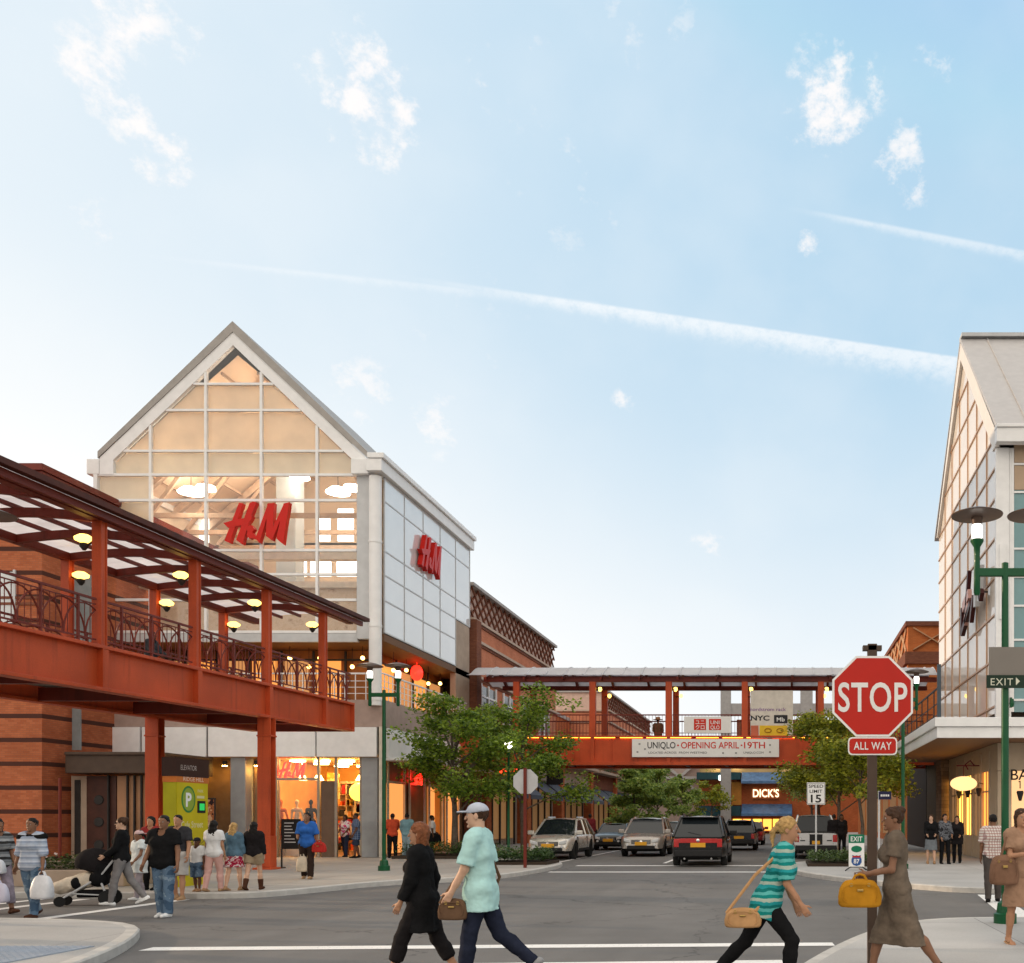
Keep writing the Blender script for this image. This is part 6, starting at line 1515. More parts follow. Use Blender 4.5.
# the totem's long side looks along the street
X_ = tx1
m = MB(); add_text(m, 'ELEVATOR', (X_ + .024, 23.05, 2.80), .12, '+x', 0, fit=.62); m.build('lettering', mat('dim letters', (.42, .36, .33), .5), t)
m = MB(); add_text(m, 'RIDGE HILL', (X_ + .018, 23.25, zat(781, 23)), .10, '+x', .005, fit=.8); m.build('lettering', mat('orange white letters', (.75, .55, .42), .5), t)
zc = 2.13; m = MB(); m.prism([(23.05 + .27 * math.cos(a), zc + .31 * math.sin(a)) for a in np.linspace(0, 6.283, 29)[:-1]], X_ + .013, X_ + .017, 'yz'); m.build('roundel', mat('parking green', (.03, .20, .05), .4), t)
m = MB(); m.prism([(23.05 + .225 * math.cos(a), zc + .265 * math.sin(a)) for a in np.linspace(0, 6.283, 29)[:-1]], X_ + .0175, X_ + .019, 'yz'); m.build('roundel_face', mat('leaf green', (.26, .36, .05), .4), t)
m = MB(); add_text(m, 'P', (X_ + .021, 23.05, zc - .16), .32, '+x', .03); m.build('lettering', white_paint, t)
m = MB(); m.box(X_ + .012, 23.4, 1.82, X_ + .02, 23.72, 2.1); m.build('screen', black_paint, t)
m = MB(); m.box(X_ + .0205, 23.48, 1.88, X_ + .022, 23.68, 2.04); m.build('screen_icon', emit('green screen', (.02, .6, .12), .8), t)
m = MB(); add_text(m, 'PARK', (X_ + .014, 23.53, 2.3), .07, '+x', .01); m.box(X_ + .013, 23.38, 2.16, X_ + .016, 23.68, 2.22); add_text(m, 'Cafe Street', (X_ + .014, 23.2, 1.48), .15, '+x', .008, fit=.85); add_text(m, 'Level 1', (X_ + .014, 23.05, 1.3), .08, '+x', .005); m.build('lettering', mat('pale lime letters', (.66, .62, .35), .5), t)
m = MB()
for k in range(40): m.bar((X_ + .014, random.uniform(22.75, 23.7), random.uniform(.5, 1.25)), (X_ + .016, random.uniform(22.75, 23.7), random.uniform(.5, 1.25)), .02)
m.build('drawing', mat('olive ink', (.26, .20, .03), .6), t)
# ------------------------------------------------------------------ boards on the pavement
yq = 31.2; xq = xat(291, yq)
t = empty('menu_board', (xq, yq, KERB), 'black menu board with white lines standing by the red column', 'sign board')
m = MB(); m.box(xq - .30, yq - .015, zat(849, yq), xq + .30, yq + .015, zat(819, yq)); m.build('board', black_paint, t)
m = MB()
for k in range(7): m.box(xq - .2, yq - .02, zat(823.5 + k * 3.2, yq), xq + random.uniform(.0, .22), yq - .0155, zat(822.5 + k * 3.2, yq))
m.build('lettering', mat('chalk', (.5, .5, .5), .8), t)
m = MB()
for s in (-1, 1): m.box(xq + s * .29 - .02, yq - .02, KERB, xq + s * .29 + .02, yq + .02, zat(849, yq))
m.box(xq - .34, yq - .2, KERB, xq - .26, yq + .2, KERB + .04); m.box(xq + .26, yq - .2, KERB, xq + .34, yq + .2, KERB + .04); m.build('stand', dark_metal, t)
yq = 38.6; m = MB(); m.box(xat(203, yq), yq, KERB + .3, xat(215, yq), yq + .06, zat(798, yq)); m.box(xat(203, yq) + .04, yq - .01, KERB + .34, xat(215, yq) - .04, yq - .002, zat(799.5, yq), 1)
tag(m.build('poster_case', [dark_metal, blotch('fashion poster', [(.03, .02, .02), (.35, .12, .05), (.55, .35, .2), (.05, .03, .03)], 3)], origin=(xat(209, yq), yq, KERB)), 'dark framed fashion poster on the bronze front of the store', 'poster')
# ------------------------------------------------------------------ trees
bark = mat('bark', (.12, .095, .075), .9, var=.35, scale=6, bump=.6, bscale=18)
def tree(x, y, h, rad, clear, leaves, pal, lab, group='street trees', leaf=.15, seed=1, z=KERB, tr=.09, squash=.9, inner=.2):
    rnd = random.Random(seed)
    t = empty('street_tree', (x, y, z), lab, 'tree', group)
    m = MB(); tips = []
    top = Vector((rnd.uniform(-.3, .3), rnd.uniform(-.3, .3), h * .72))
    trunk = [Vector((0, 0, 0)), Vector((rnd.uniform(-.06, .06), rnd.uniform(-.06, .06), clear * .6)), Vector((rnd.uniform(-.1, .1), rnd.uniform(-.1, .1), clear)), top * .75 + Vector((0, 0, 0)), top]
    m.tube([tuple(p) for p in trunk], [tr * 1.35, tr, tr * .85, tr * .5, tr * .15], 9)
    cen = Vector((0, 0, (clear + h) / 2 + .15)); rz = (h - clear) / 2 + .15
    nb = 13
    for k in range(nb):
        a = k * 2.4 + rnd.uniform(-.3, .3); f = (k + .5) / nb; z0 = clear * .92 + (h * .68 - clear) * f * .9
        s = Vector((0, 0, z0)); s.x = trunk[2].x * .8; s.y = trunk[2].y * .8
        el_ = rnd.uniform(.1, .7) + f * .5; L = rad * rnd.uniform(.65, 1.05) * (1.0 - .35 * f)
        e = s + Vector((math.cos(a) * math.cos(el_), math.sin(a) * math.cos(el_), math.sin(el_))) * L
        md = (s + e) / 2 + Vector((0, 0, .12 * L)); m.tube([tuple(s), tuple(md), tuple(e)], [tr * .4, tr * .25, tr * .08], 6); tips += [e, md, (e + md) / 2]
        for q in range(3):
            b = md.lerp(e, rnd.uniform(0, .8)); a2 = a + rnd.uniform(-1.2, 1.2); e2 = b + Vector((math.cos(a2), math.sin(a2), rnd.uniform(-.2, .8))) * L * rnd.uniform(.3, .55)
            m.tube([tuple(b), tuple(e2)], [tr * .16, tr * .05], 5); tips += [e2, b.lerp(e2, .5)]
    m.build('trunk', bark, t, local=True, smooth=True)
    cl = []
    for p in tips: cl.append((p, rad * rnd.uniform(.13, .26)))
    while len(cl) < 120:
        d = Vector((rnd.gauss(0, 1), rnd.gauss(0, 1), rnd.gauss(0, 1))).normalized(); r = rnd.uniform(.55, 1.0)
        p = cen + Vector((d.x * rad * r, d.y * rad * r, d.z * rz * r * squash)); 
        if p.z < clear * .85: continue
        cl.append((p, rad * rnd.uniform(.1, .24)))
    n = leaves
    g = np.random.default_rng(seed); ci = g.integers(0, len(cl), n)
    C = np.array([tuple(c[0]) for c in cl])[ci]; Rr = np.array([c[1] for c in cl])[ci]
    D = g.normal(size=(n, 3)); D /= np.linalg.norm(D, axis=1)[:, None]
    P = C + D * (Rr * g.uniform(.2, 1.1, n) ** .6)[:, None] * np.array([1.15, 1.15, .6])
    A = g.normal(size=(n, 3)); A[:, 2] = A[:, 2] * .5 - .25; A /= np.linalg.norm(A, axis=1)[:, None]
    N = np.cross(A, g.normal(size=(n, 3)) * .6 + np.array([0, 0, 1.])); N /= np.linalg.norm(N, axis=1)[:, None] + 1e-9
    S = N; L = leaf * g.uniform(.6, 1.25, n)[:, None]; W = L * .34
    U = np.cross(S, A) * L * .12
    V = np.stack([P, P + A * L * .35 + S * W - U, P + A * L * .75 + S * W * .8 - U, P + A * L, P + A * L * .75 - S * W * .8 - U, P + A * L * .35 - S * W - U], 1).reshape(-1, 3)
    me = bpy.data.meshes.new('crown'); b6 = np.arange(n)[:, None] * 6
    me.from_pydata(V.tolist(), [], np.concatenate([b6 + [0, 1, 2, 3], b6 + [0, 3, 4, 5]]).tolist()); me.materials.append(pal); me.update()
    o = bpy.data.objects.new('crown', me); COL.objects.link(o); o.parent = t
    return t
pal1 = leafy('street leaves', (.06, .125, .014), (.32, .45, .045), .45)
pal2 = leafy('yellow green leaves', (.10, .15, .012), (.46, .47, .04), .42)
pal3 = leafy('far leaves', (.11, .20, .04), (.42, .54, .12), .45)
tree(xat(455, 40.2), 40.2, 7.9, 3.0, 1.6, 10500, pal1, 'big green street tree right in front of the side of the glass store', seed=3, tr=.13)
tree(xat(524, 43.5), 43.5, 8.3, 3.0, 1.9, 10500, pal1, 'green street tree leaning over the beige parked car', seed=8, tr=.12)
tree(xat(838, 44.5), 44.5, 7.6, 3.0, 1.8, 13000, pal2, 'yellow green street tree behind the silver pickup', seed=5)
tree(xat(862, 38.5), 38.5, 6.0, 2.0, 2.2, 5500, pal2, 'small yellow green tree directly behind the stop sign post', seed=12, tr=.07)
tree(xat(820, 55), 55, 6.2, 2.6, 2.2, 5500, pal2, 'yellow green tree further along the right kerb beyond the first one', seed=6)
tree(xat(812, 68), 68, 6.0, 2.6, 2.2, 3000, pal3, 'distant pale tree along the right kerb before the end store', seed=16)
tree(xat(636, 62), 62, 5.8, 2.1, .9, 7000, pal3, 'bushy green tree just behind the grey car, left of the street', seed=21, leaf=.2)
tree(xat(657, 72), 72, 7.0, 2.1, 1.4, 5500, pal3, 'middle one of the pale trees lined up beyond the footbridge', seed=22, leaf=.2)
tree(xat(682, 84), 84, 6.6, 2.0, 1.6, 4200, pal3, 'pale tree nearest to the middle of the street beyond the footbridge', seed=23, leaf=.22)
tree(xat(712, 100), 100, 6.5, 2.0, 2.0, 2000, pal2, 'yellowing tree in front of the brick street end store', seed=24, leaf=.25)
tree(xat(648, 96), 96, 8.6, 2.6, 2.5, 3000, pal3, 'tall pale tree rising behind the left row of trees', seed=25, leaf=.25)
# ------------------------------------------------------------------ cars
tyre_m = mat('tyre rubber', (.018, .018, .018), .8, var=.15); rim_m = mat('alloy rim', (.5, .5, .52), .25, .8, var=.05)
car_glass = mat('car window', (.012, .016, .019), .05, var=0, spec=.35); trim_m = mat('black plastic trim', (.018, .018, .019), .5, var=.1)
chrome = mat('chrome', (.7, .7, .7), .12, 1.0, var=0)
tail_m = mat('red lamp lens', (.45, .01, .01), .12, var=.1, spec=.8); head_m = mat('clear lamp lens', (.62, .64, .66), .08, var=.1, spec=.9)
plate_m = mat('yellow licence plate', (.72, .36, .03), .5, var=.05)
def car(name, label, x, y, rz, L=4.7, W=1.88, H=1.68, col=(.5, .5, .5), kind='suv', group=None, tail=None, metal=.55, rough=.28, z=0, lights_on=False):
    t = empty(name, (x, y, z), label, 'pickup truck' if kind == 'pickup' else 'car', group); t.rotation_euler.z = rz
    pm = mat('car paint %.2f %.2f %.2f' % col, col, rough, metal, var=.03, coat=.5)
    hw = W / 2; wb = L * .585; fa = L / 2 - L * .195; ra = fa - wb; R_ = .36 if kind != 'sedan' else .32
    belt = H * .585 if kind != 'sedan' else H * .64; base = .24 if kind != 'sedan' else .19; hood = belt * .93
    # plan taper and heights along the car
    def halfw(u):                      # u from -1 rear to 1 front
        a = abs(u); return hw * (1 - .02 * a ** 2 - (.20 if u > 0 else .11) * max(0, (a - .66) / .34) ** 2)
    yc = {'suv': (L * .265, L * .065, -L * .30, -L * .468), 'sedan': (L * .20, L * .05, -L * .24, -L * .39), 'pickup': (L * .25, L * .10, -L * .10, -L * .17)}[kind]
    def topz(yy):
        if yy > yc[0]: f = (yy - yc[0]) / (L / 2 - yc[0]); return belt - (belt - hood * .84) * f ** 1.5 - (.22 * max(0, (f - .75) / .25) ** 2)
        if kind == 'sedan' and yy < yc[3]: return belt * .97
        return belt
    N = 49; sec = []; arch_f = []
    for i in range(N):
        u = -1 + 2 * i / (N - 1); yy = u * L / 2; w = halfw(u); zt = topz(yy); end = max(0, (abs(u) - .93) / .07)
        zb = base + .14 * end
        zs = base + .12
        for c in (fa, ra):
            d = abs(yy - c)
            if d < R_ * 1.22: zs = max(zs, R_ + math.sqrt((R_ * 1.22) ** 2 - d * d))
        pts = [(.0, zb), (w * .78, zb), (w * .80, max(zb, zs - .02)), (w * .975, zs), (w, max(zs + .02, zt * .62)), (w * .99, max(zs + .03, zt * .78)), (w * .955, max(zs + .04, zt - .07)), (w * .90, zt - .01 + .001), (w * .5, zt + .025 * (1 if yy > yc[0] or kind == 'sedan' else .2)), (0, zt + .035 * (1 if yy > yc[0] else .2))]
        sec.append([(a, yy, b) for a, b in pts])
    m = MB(); K = len(sec[0]); vs = []
    for s in sec: vs += [(a, b, c) for a, b, c in s] + [(-a, b, c) for a, b, c in s[::-1][1:-1]]
    M_ = K * 2 - 2
    for i in range(N - 1):
        for k in range(M_):
            mi = 1 if k in (0, 1, 2) or k in (M_ - 1, M_ - 2, M_ - 3) else 0
            m.f.append((i * M_ + k, i * M_ + (k + 1) % M_, (i + 1) * M_ + (k + 1) % M_, (i + 1) * M_ + k)); m.m.append(mi)
    m.v = vs; m.f.append(tuple(range(M_ - 1, -1, -1))); m.m.append(0); m.f.append(tuple((N - 1) * M_ + k for k in range(M_))); m.m.append(0)
    m.build('body', [pm, trim_m], t, local=True, smooth=True, angle=38)
    # greenhouse
    rw = hw * .69; bw = hw * .90; roof = H - .03
    a0, a1, b1, b0 = yc
    Bf, Rf, Rr, Br = (a0, belt), (a1, roof - .04), (b1, roof - .02), (b0, belt + (.0 if kind != 'sedan' else .0))
    mid = (a1 + b1) / 2
    def side(s, pts, nm):
        m = MB(); m.add([(s * (bw + (rw - bw) * (zz - belt) / (roof - belt)), yy, zz) for yy, zz in pts], [tuple(range(len(pts)))]); return m.build(nm, car_glass, t, local=True)
    for s in (-1, 1):
        side(s, [(a0, belt), (a1, roof - .06), (mid + .04, roof - .02), (mid + .04, belt)], 'side_window'); side(s, [(mid - .04, belt), (mid - .04, roof - .02), (b1 + .1, roof - .04), (b0 + .12, belt)], 'side_window')
        m = MB(); c = lambda yy, zz, o=0: (s * (bw + (rw - bw) * (zz - belt) / (roof - belt) + o), yy, zz)
        m.tube([c(a0 + .05, belt - .02), c(a1, roof - .05), c(mid, roof - .0), c(b1, roof - .03), c(b0, belt)], .05, 8); m.tube([c(mid, belt), c(mid, roof)], .045, 6)
        if kind == 'suv': m.bar(c(b1 - .25 * (b1 - b0) + .3, belt), c(b1 + .25, roof - .03), .10, .04)
        m.build('pillar', pm, t, local=True, smooth=True)
    m = MB(); m.add([(-bw, a0 + .04, belt), (bw, a0 + .04, belt), (rw, a1, roof - .04), (-rw, a1, roof - .04)], [(0, 1, 2, 3)]); m.build('windscreen', car_glass, t, local=True)
    m = MB(); m.add([(-bw, b0 - .02, belt), (bw, b0 - .02, belt), (rw, b1, roof - .02), (-rw, b1, roof - .02)], [(0, 1, 2, 3)]); m.build('rear_window', car_glass, t, local=True)
    m = MB(); nx = 9; ys = np.linspace(a1 + .03, b1 - .03, 9); vs = []
    for yy in ys:
        for k in range(nx):
            q = -1 + 2 * k / (nx - 1); e = (yy - mid) / (a1 - mid); vs.append((q * rw * 1.02, yy, roof - .035 + .07 * (1 - q * q) - .04 * e * e))
    m.add(vs, [(i * nx + k, i * nx + k + 1, (i + 1) * nx + k + 1, (i + 1) * nx + k) for i in range(8) for k in range(nx - 1)]); m.build('roof', pm, t, local=True, smooth=True)
    if kind == 'suv':
        m = MB(); m.box(-rw * .95, b1 - .26, roof - .05, rw * .95, b1 + .05, roof + .0); m.build('spoiler', pm, t, local=True, bevel=.02)
        for s in (-1, 1):
            m = MB(); m.tube([(s * rw * .93, a1 - .1, roof + .0), (s * rw * .93, a1 - .25, roof + .06), (s * rw * .93, b1 + .3, roof + .06), (s * rw * .93, b1 + .15, roof)], .02, 6); m.build('roof_rail', trim_m if sum(col) < 1 else chrome, t, local=True)
    if kind == 'pickup':
        m = MB()
        for s in (-1, 1): m.prism([(b0 + .05, belt + .0), (b0 + .1, belt + .34), (b0 - .7, belt + .04)], s * bw * .95 - .03, s * bw * .95 + .03, 'yz')
        m.build('sail_panel', pm, t, local=True)
        m = MB(); m.box(-bw * .9, -L / 2 + .12, belt - .02, bw * .9, b0 - .1, belt + .06); m.build('bed_cover', trim_m, t, local=True, bevel=.02)
    # wheels
    for yy in (fa, ra):
        for s in (-1, 1):
            xx = s * (hw - .13); m = MB(); m.lathe([(R_ * .64, -.105), (R_ * .95, -.11), (R_, -.07), (R_, .07), (R_ * .95, .11), (R_ * .64, .105), (R_ * .64, -.105)], (xx, yy, R_), 30, axis='x')
            w_ = m.build('wheel', tyre_m, t, local=True, smooth=True, angle=40)
            m = MB(); o = s * .085; m.lathe([(R_ * .66, o - s * .03), (R_ * .62, o), (R_ * .58, o - s * .02)], (xx, yy, R_), 26, axis='x')
            for k in range(10): a = k * math.pi / 5; m.bar((xx + o - s * .02, yy + math.cos(a) * .05, R_ + math.sin(a) * .05), (xx + o - s * .02, yy + math.cos(a) * R_ * .62, R_ + math.sin(a) * R_ * .62), .05, .03, up=(1, 0, 0))
            m.lathe([(.0001, o + s * .005), (.06, o), (.06, o - s * .05)], (xx, yy, R_), 12, axis='x')
            m.lathe([(R_ * .6, o - s * .06), (.0001, o - s * .06)], (xx, yy, R_), 20, axis='x', mi=1)
            q = m.build('rim', [rim_m, trim_m], w_, local=True, smooth=True, angle=30)
    # front
    yf = L / 2; fwf = halfw(1.0)
    m = MB(); m.box(-fwf * .55, yf - .06, hood * .60, fwf * .55, yf + .012, hood * .80); g = m.build('grille', trim_m, t, local=True, bevel=.01)
    m = MB()
    for k in range(4): z0 = hood * .62 + k * hood * .05; m.box(-fwf * .53, yf + .0125, z0, fwf * .53, yf + .02, z0 + .015)
    m.lathe([(.0001, .03), (.07, .025), (.075, .013)], (0, yf, hood * .70), 14, axis='y'); q = m.build('grille_bar', chrome, t, local=True); q.parent = g
    m = MB(); m.box(-fwf * .8, yf - .1, base + .10, fwf * .8, yf + .03, base + .26); m.build('lower_intake', trim_m, t, local=True, bevel=.02)
    for s in (-1, 1):
        m = MB(); m.prism([(s * fwf * .60, hood * .66), (s * fwf * .98, hood * .72), (s * fwf * 1.0, hood * .88), (s * fwf * .62, hood * .80)], yf - .16, yf - .0, 'xz'); m.build('headlight', head_m, t, local=True, bevel=.02)
        m = MB(); m.lathe([(.0001, .04), (.06, .035), (.06, .0)], (s * fwf * .78, yf, base + .3), 12, axis='y'); m.build('fog_lamp', head_m, t, local=True)
        m = MB(); m.box(s * hw * .93, a0 - .12, belt + .01, s * (hw + .20), a0 + .0, belt + .19); m.build('mirror', pm if sum(col) > .2 else trim_m, t, local=True, bevel=.035)
        for yy in (mid + .35, mid - .75):
            m = MB(); m.box(s * hw * .985, yy - .11, belt - .14, s * (hw + .02), yy + .11, belt - .105); m.build('door_handle', chrome, t, local=True, bevel=.006)
        m = MB(); m.box(s * (hw * .98), ra + R_ * 1.3, base + .1, s * (hw + .015), fa - R_ * 1.3, base + .2); m.build('sill', trim_m, t, local=True)
        m = MB()
        for yy in (a0 - .12, mid, b0 + .75 if kind != 'pickup' else b0): m.box(s * hw * .9, yy - .006, base + .25, s * (hw * 1.0 + .002), yy + .006, belt - .08)
        m.build('door_gap', trim_m, t, local=True)
    m = MB(); m.box(-.26, yf + .03, base + .27, .26, yf + .045, base + .42); m.build('licence_plate', plate_m, t, local=True)
    # rear
    yr = -L / 2; rwf = halfw(-1.0)
    for s in (-1, 1):
        m = MB(); m.box(s * rwf * .78, yr - .012, belt * .66, s * rwf * .99, yr + .14, belt * (.94 if kind != 'sedan' else .9)); m.build('tail_light', tail_m, t, local=True, bevel=.015)
    m = MB(); m.box(-.26, yr - .03, belt * .66, .26, yr - .015, belt * .66 + .15) if kind != 'pickup' else m.box(-.16, yr - .05, belt * .58, .16, yr - .03, belt * .58 + .14); m.build('licence_plate', plate_m, t, local=True)
    m = MB(); m.box(-rwf * .97, yr - .05, base + .12, rwf * .97, yr + .1, base + .34); m.build('rear_bumper', pm if kind == 'sedan' else trim_m, t, local=True, bevel=.03)
    for s in (-1, 1):
        m = MB(); m.tube([(s * rwf * .55, yr + .15, base + .05), (s * rwf * .55, yr - .04, base + .05)], .035, 8); m.build('exhaust', chrome, t, local=True)
    if tail == 'bar':
        m = MB(); m.box(-rwf * .80, yr - .02, belt * .80, rwf * .80, yr + .1, belt * .95); m.build('light_bar', tail_m, t, local=True, bevel=.012)
        m = MB(); m.lathe([(.0001, -.03), (.06, -.025), (.06, 0)], (0, yr, belt * .885), 12, axis='y'); m.build('emblem', chrome, t, local=True)
        m = MB(); m.box(-rwf * .5, yr - .015, belt * .64, rwf * .5, yr + .05, belt * .70); m.build('handle_strip', trim_m, t, local=True)
        m = MB(); m.tube([(.1, b0 - .06, belt + .06), (-.35, b0 - .03, belt + .16)], .015, 5); m.build('wiper', trim_m, t, local=True)
    if kind == 'pickup':
        m = MB(); m.box(-rwf * .3, yr - .02, belt * .56, rwf * .3, yr + .02, belt * .96); m.build('tailgate_panel', trim_m, t, local=True, bevel=.01)
        for s in (-1, 1): m = MB(); m.box(s * .55 - .1, yr - .022, belt * .70, s * .55 + .1, yr - .005, belt * .74); m.build('badge', trim_m, t, local=True)
    return t
PI = math.pi
car('parked_car', 'champagne beige crossover parked on the left facing the crossing', xat(549, 40.5) + .05, 40.4 + 2.35, PI - .03, 4.75, 1.9, 1.70, (.60, .57, .52), 'suv')
car('moving_car', 'grey brown sport utility car coming forward in the middle lane', xat(641, 43.6), 43.6 + 2.35, PI, 4.8, 1.95, 1.72, (.36, .335, .31), 'suv')
car('moving_car', 'black sport utility car with a red rear light bar on the crosswalk', xat(698, 34.7), 34.7 + 2.45, 0, 4.95, 1.95, 1.78, (.012, .012, .013), 'suv', tail='bar', metal=.3)
car('parked_pickup', 'silver pickup truck parked on the right showing its tailgate', xat(816, 41.0), 41.0 + 2.7, 0, 5.4, 2.03, 1.84, (.55, .55, .56), 'pickup')
car('parked_car', 'dark sedan parked behind the beige crossover', xat(608, 52.5), 52.5 + 2.3, PI, 4.6, 1.8, 1.42, (.02, .025, .028), 'sedan')
car('moving_car', 'distant dark red car driving away up the street', xat(750, 62.5), 62.5 + 2.2, 0, 4.5, 1.8, 1.48, (.20, .02, .02), 'sedan')
car('moving_car', 'dark blue car in the gap right of the black sport utility car', xat(739, 52), 52 + 2.2, 0, 4.6, 1.85, 1.6, (.03, .035, .045), 'suv')
car('parked_car', 'pale silver car half hidden behind the grey brown car', xat(672, 57), 57 + 2.2, PI, 4.5, 1.8, 1.5, (.5, .51, .52), 'sedan')
car('parked_car', 'far dark car parked along the left kerb under the trees', xat(690, 78), 78 + 2.2, PI, 4.5, 1.8, 1.5, (.05, .05, .06), 'suv')
# ------------------------------------------------------------------ the people of the crossing
FR, BK, LF, RT = math.pi, 0.0, math.pi / 2, -math.pi / 2       # towards the camera, away, to the left, to the right
blk = cloth('black', (.010, .010, .011)); blk2 = cloth('soft black', (.016, .014, .015)); denim = blotch('washed denim', [(.05, .09, .15), (.10, .16, .24), (.19, .26, .33)], 5, detail=4); dkden = cloth('dark denim', (.018, .022, .04), .25)
wht = cloth('white', (.70, .70, .70), .06); grey = cloth('grey', (.20, .19, .19)); khaki = cloth('khaki', (.30, .23, .15)); mint = cloth('mint', (.42, .66, .64), .08)
pinkp = cloth('pale pink', (.58, .34, .30), .1); blue = cloth('cobalt blue', (.03, .12, .42)); redc = cloth('red', (.42, .03, .025))
def bag(name, lab, c, w, d, h, m, strap=None, group=None, soft=.5, rz=0):
    """soft sided bag hanging below c"""
    t = empty(name, (c[0], c[1], c[2] - h), lab, 'bag', group); t.rotation_euler.z = rz
    mb = MB(); n = 28; rows = []
    prof = [(.0, .30, .35), (.02, .44, .46), (.10, .49, .50), (.35, .50, .46), (.6, .45, .34), (.78, .38, .20), (.84, .33, .10), (.86, .2, .03)]
    for zz, a, b in prof:
        for k in range(n):
            u = 2 * math.pi * k / n; cx, sx_ = math.cos(u), math.sin(u); e = .62
            px_ = math.copysign(abs(cx) ** e, cx) * a * w; py_ = math.copysign(abs(sx_) ** e, sx_) * b * d
            fold = 1 + .05 * math.sin(u * 5 + zz * 7) * (zz > .15) * soft
            rows.append((px_ * fold, py_ * fold, zz * h - .05 * h * (zz > .7) * math.cos(u * 2) * soft))
    R8 = len(prof)
    mb.add(rows, [(r * n + k, r * n + (k + 1) % n, (r + 1) * n + (k + 1) % n, (r + 1) * n + k) for r in range(R8 - 1) for k in range(n)] + [tuple(range(n - 1, -1, -1)), tuple((R8 - 1) * n + k for k in range(n))])
    mb.build('pouch', m, t, local=True, smooth=True, angle=60)
    if strap is not None or 'hand_bag' in name or 'messenger' in name:
        q = MB(); q.tube([(math.copysign(abs(math.cos(u)) ** .62, math.cos(u)) * w * .40, -d * .44, h * (.42 + .30 * math.copysign(abs(math.sin(u)) ** .62, math.sin(u)))) for u in np.linspace(0, 2 * math.pi, 33)], .006, 5); q.build('seam', m, t, local=True)
        q = MB(); q.box(-.03, -d * .50, h * .50, .03, -d * .40, h * .58); q.build('buckle', mat('brass', (.45, .30, .10), .3, .9, var=.1), t, local=True, bevel=.006)
        q = MB()
        for e in (-1, 1): q.lathe([(.018, -.006), (.018, .006)], (e * w * .2, -d * .30, h * .70), 10, axis='y')
        q.build('ring', mat('brass', (.45, .30, .10), .3, .9, var=.1), t, local=True)
    m2 = MB()
    if strap is None:
        for s in (-.02, .02): m2.tube([(-w * .2, s, h * .72), (-w * .1, s * .4, h * .98), (0, 0, h * 1.02), (w * .1, s * .4, h * .98), (w * .2, s, h * .72)], .013, 6)
    else:
        m2.tube([Vector(Matrix.Rotation(-rz, 3, 'Z') @ (Vector(p) - Vector((c[0], c[1], c[2] - h)))) for p in strap], .017, 6)
    m2.build('handle', m, t, local=True, smooth=True); return t
def P2(px, fy, z): Y = (EYE - z) * F / (fy - PY); return xat(px, Y), Y
# foreground, on the crosswalk
x, y = P2(423, 984, 0)
o, J = person('woman all in black walking left across the near crosswalk', x, y, 0, LF, 1.66, 'f', 'tan', 'red', 'bob', .0085, lean=.06, legs=((.46, .22), (-.28, .28)), arms=((.15, .16, .35), (-.2, .2, .5)), top=(blk, .02, 1.9, .32), bottom=(blk2, .02, 1.55), shoes='black')
x, y = P2(481, 988, 0)
o, J = person('man in a mint t-shirt and pale cap striding left across the near crosswalk', x, y, 0, LF, 1.83, 'm', 'light', 'brown', 'short', .0085, lean=.05, legs=((.20, .08), (-.36, .52)), arms=((.28, .08, .3), (-.15, .08, .35)), top=(mint, .026, .85, .17), bottom=(dkden, .016, 2), shoes='grey', cap=(cloth('pale grey cap', (.45, .48, .56)), 1))
bag('messenger_bag', 'brown messenger bag at the hip of the man in mint', (x - .22, y - .18, .94), .29, .13, .24, cloth('brown canvas', (.13, .075, .045)), strap=[(x - .35, y - .18, .86), (x - .2, y - .16, 1.1), (x + .02, y + .05, 1.50), (x + .14, y + .16, 1.1), (x + .06, y + .16, .9)])
x, y = P2(766, 990, 0)
teal = stripes('teal stripes', [(.01, .22, .20), (.10, .42, .40), (.008, .16, .15), (.02, .28, .30), (.36, .45, .38)], .16, 2, .5)
o, J = person('runner in a teal striped top dashing right across the crosswalk', x, y, 0, RT, 1.80, 'f', 'tan', 'blonde', 'tail', .0085, lean=.36, legs=((-.48, .30), (.62, .72)), arms=((.35, .15, .45), (.42, .12, .55)), head=(0, .15), top=(teal, .024, .9, .14), bottom=(blk, .010, 2), shoes='black')
bag('shoulder_bag', 'tan shoulder bag swinging behind the runner in teal', (x - .22, y - .2, .86), .36, .14, .22, cloth('tan leather', (.46, .26, .12)), strap=[(x - .38, y - .2, .78), (x - .1, y - .22, 1.15), (x + .2, y - .10, 1.42), (x + .2, y + .1, 1.36), (x + .1, y - .16, 1.0), (x - .1, y - .22, .80)], rz=0)
x, y = xat(897, 9.75), 9.75
brw = cloth('brown weave', (.13, .10, .075), .3)
o, J = person('woman in a grey brown dress hurrying left on the near right pavement', x, y, KERB, LF, 1.69, 'f', 'brown', 'brown', 'bun', .0085, lean=.05, legs=((-.42, .18), (.40, .22)), arms=((.22, .10, 1.25), (.15, .10, 1.2)), top=(brw, .022, .55, .12), skirt=(brw, .53, 1.12), shoes='black', sandals=False)
g = J['grip'][0]
bag('hand_bag', 'mustard leather hand bag held out by the woman in the brown dress', (J['hand'][0][0] + .03, g[1] - .04, J['hand'][0][2] + .01), .42, .17, .31, cloth('mustard leather', (.42, .19, .015)))
x, y = xat(1021, 12.4), 12.4
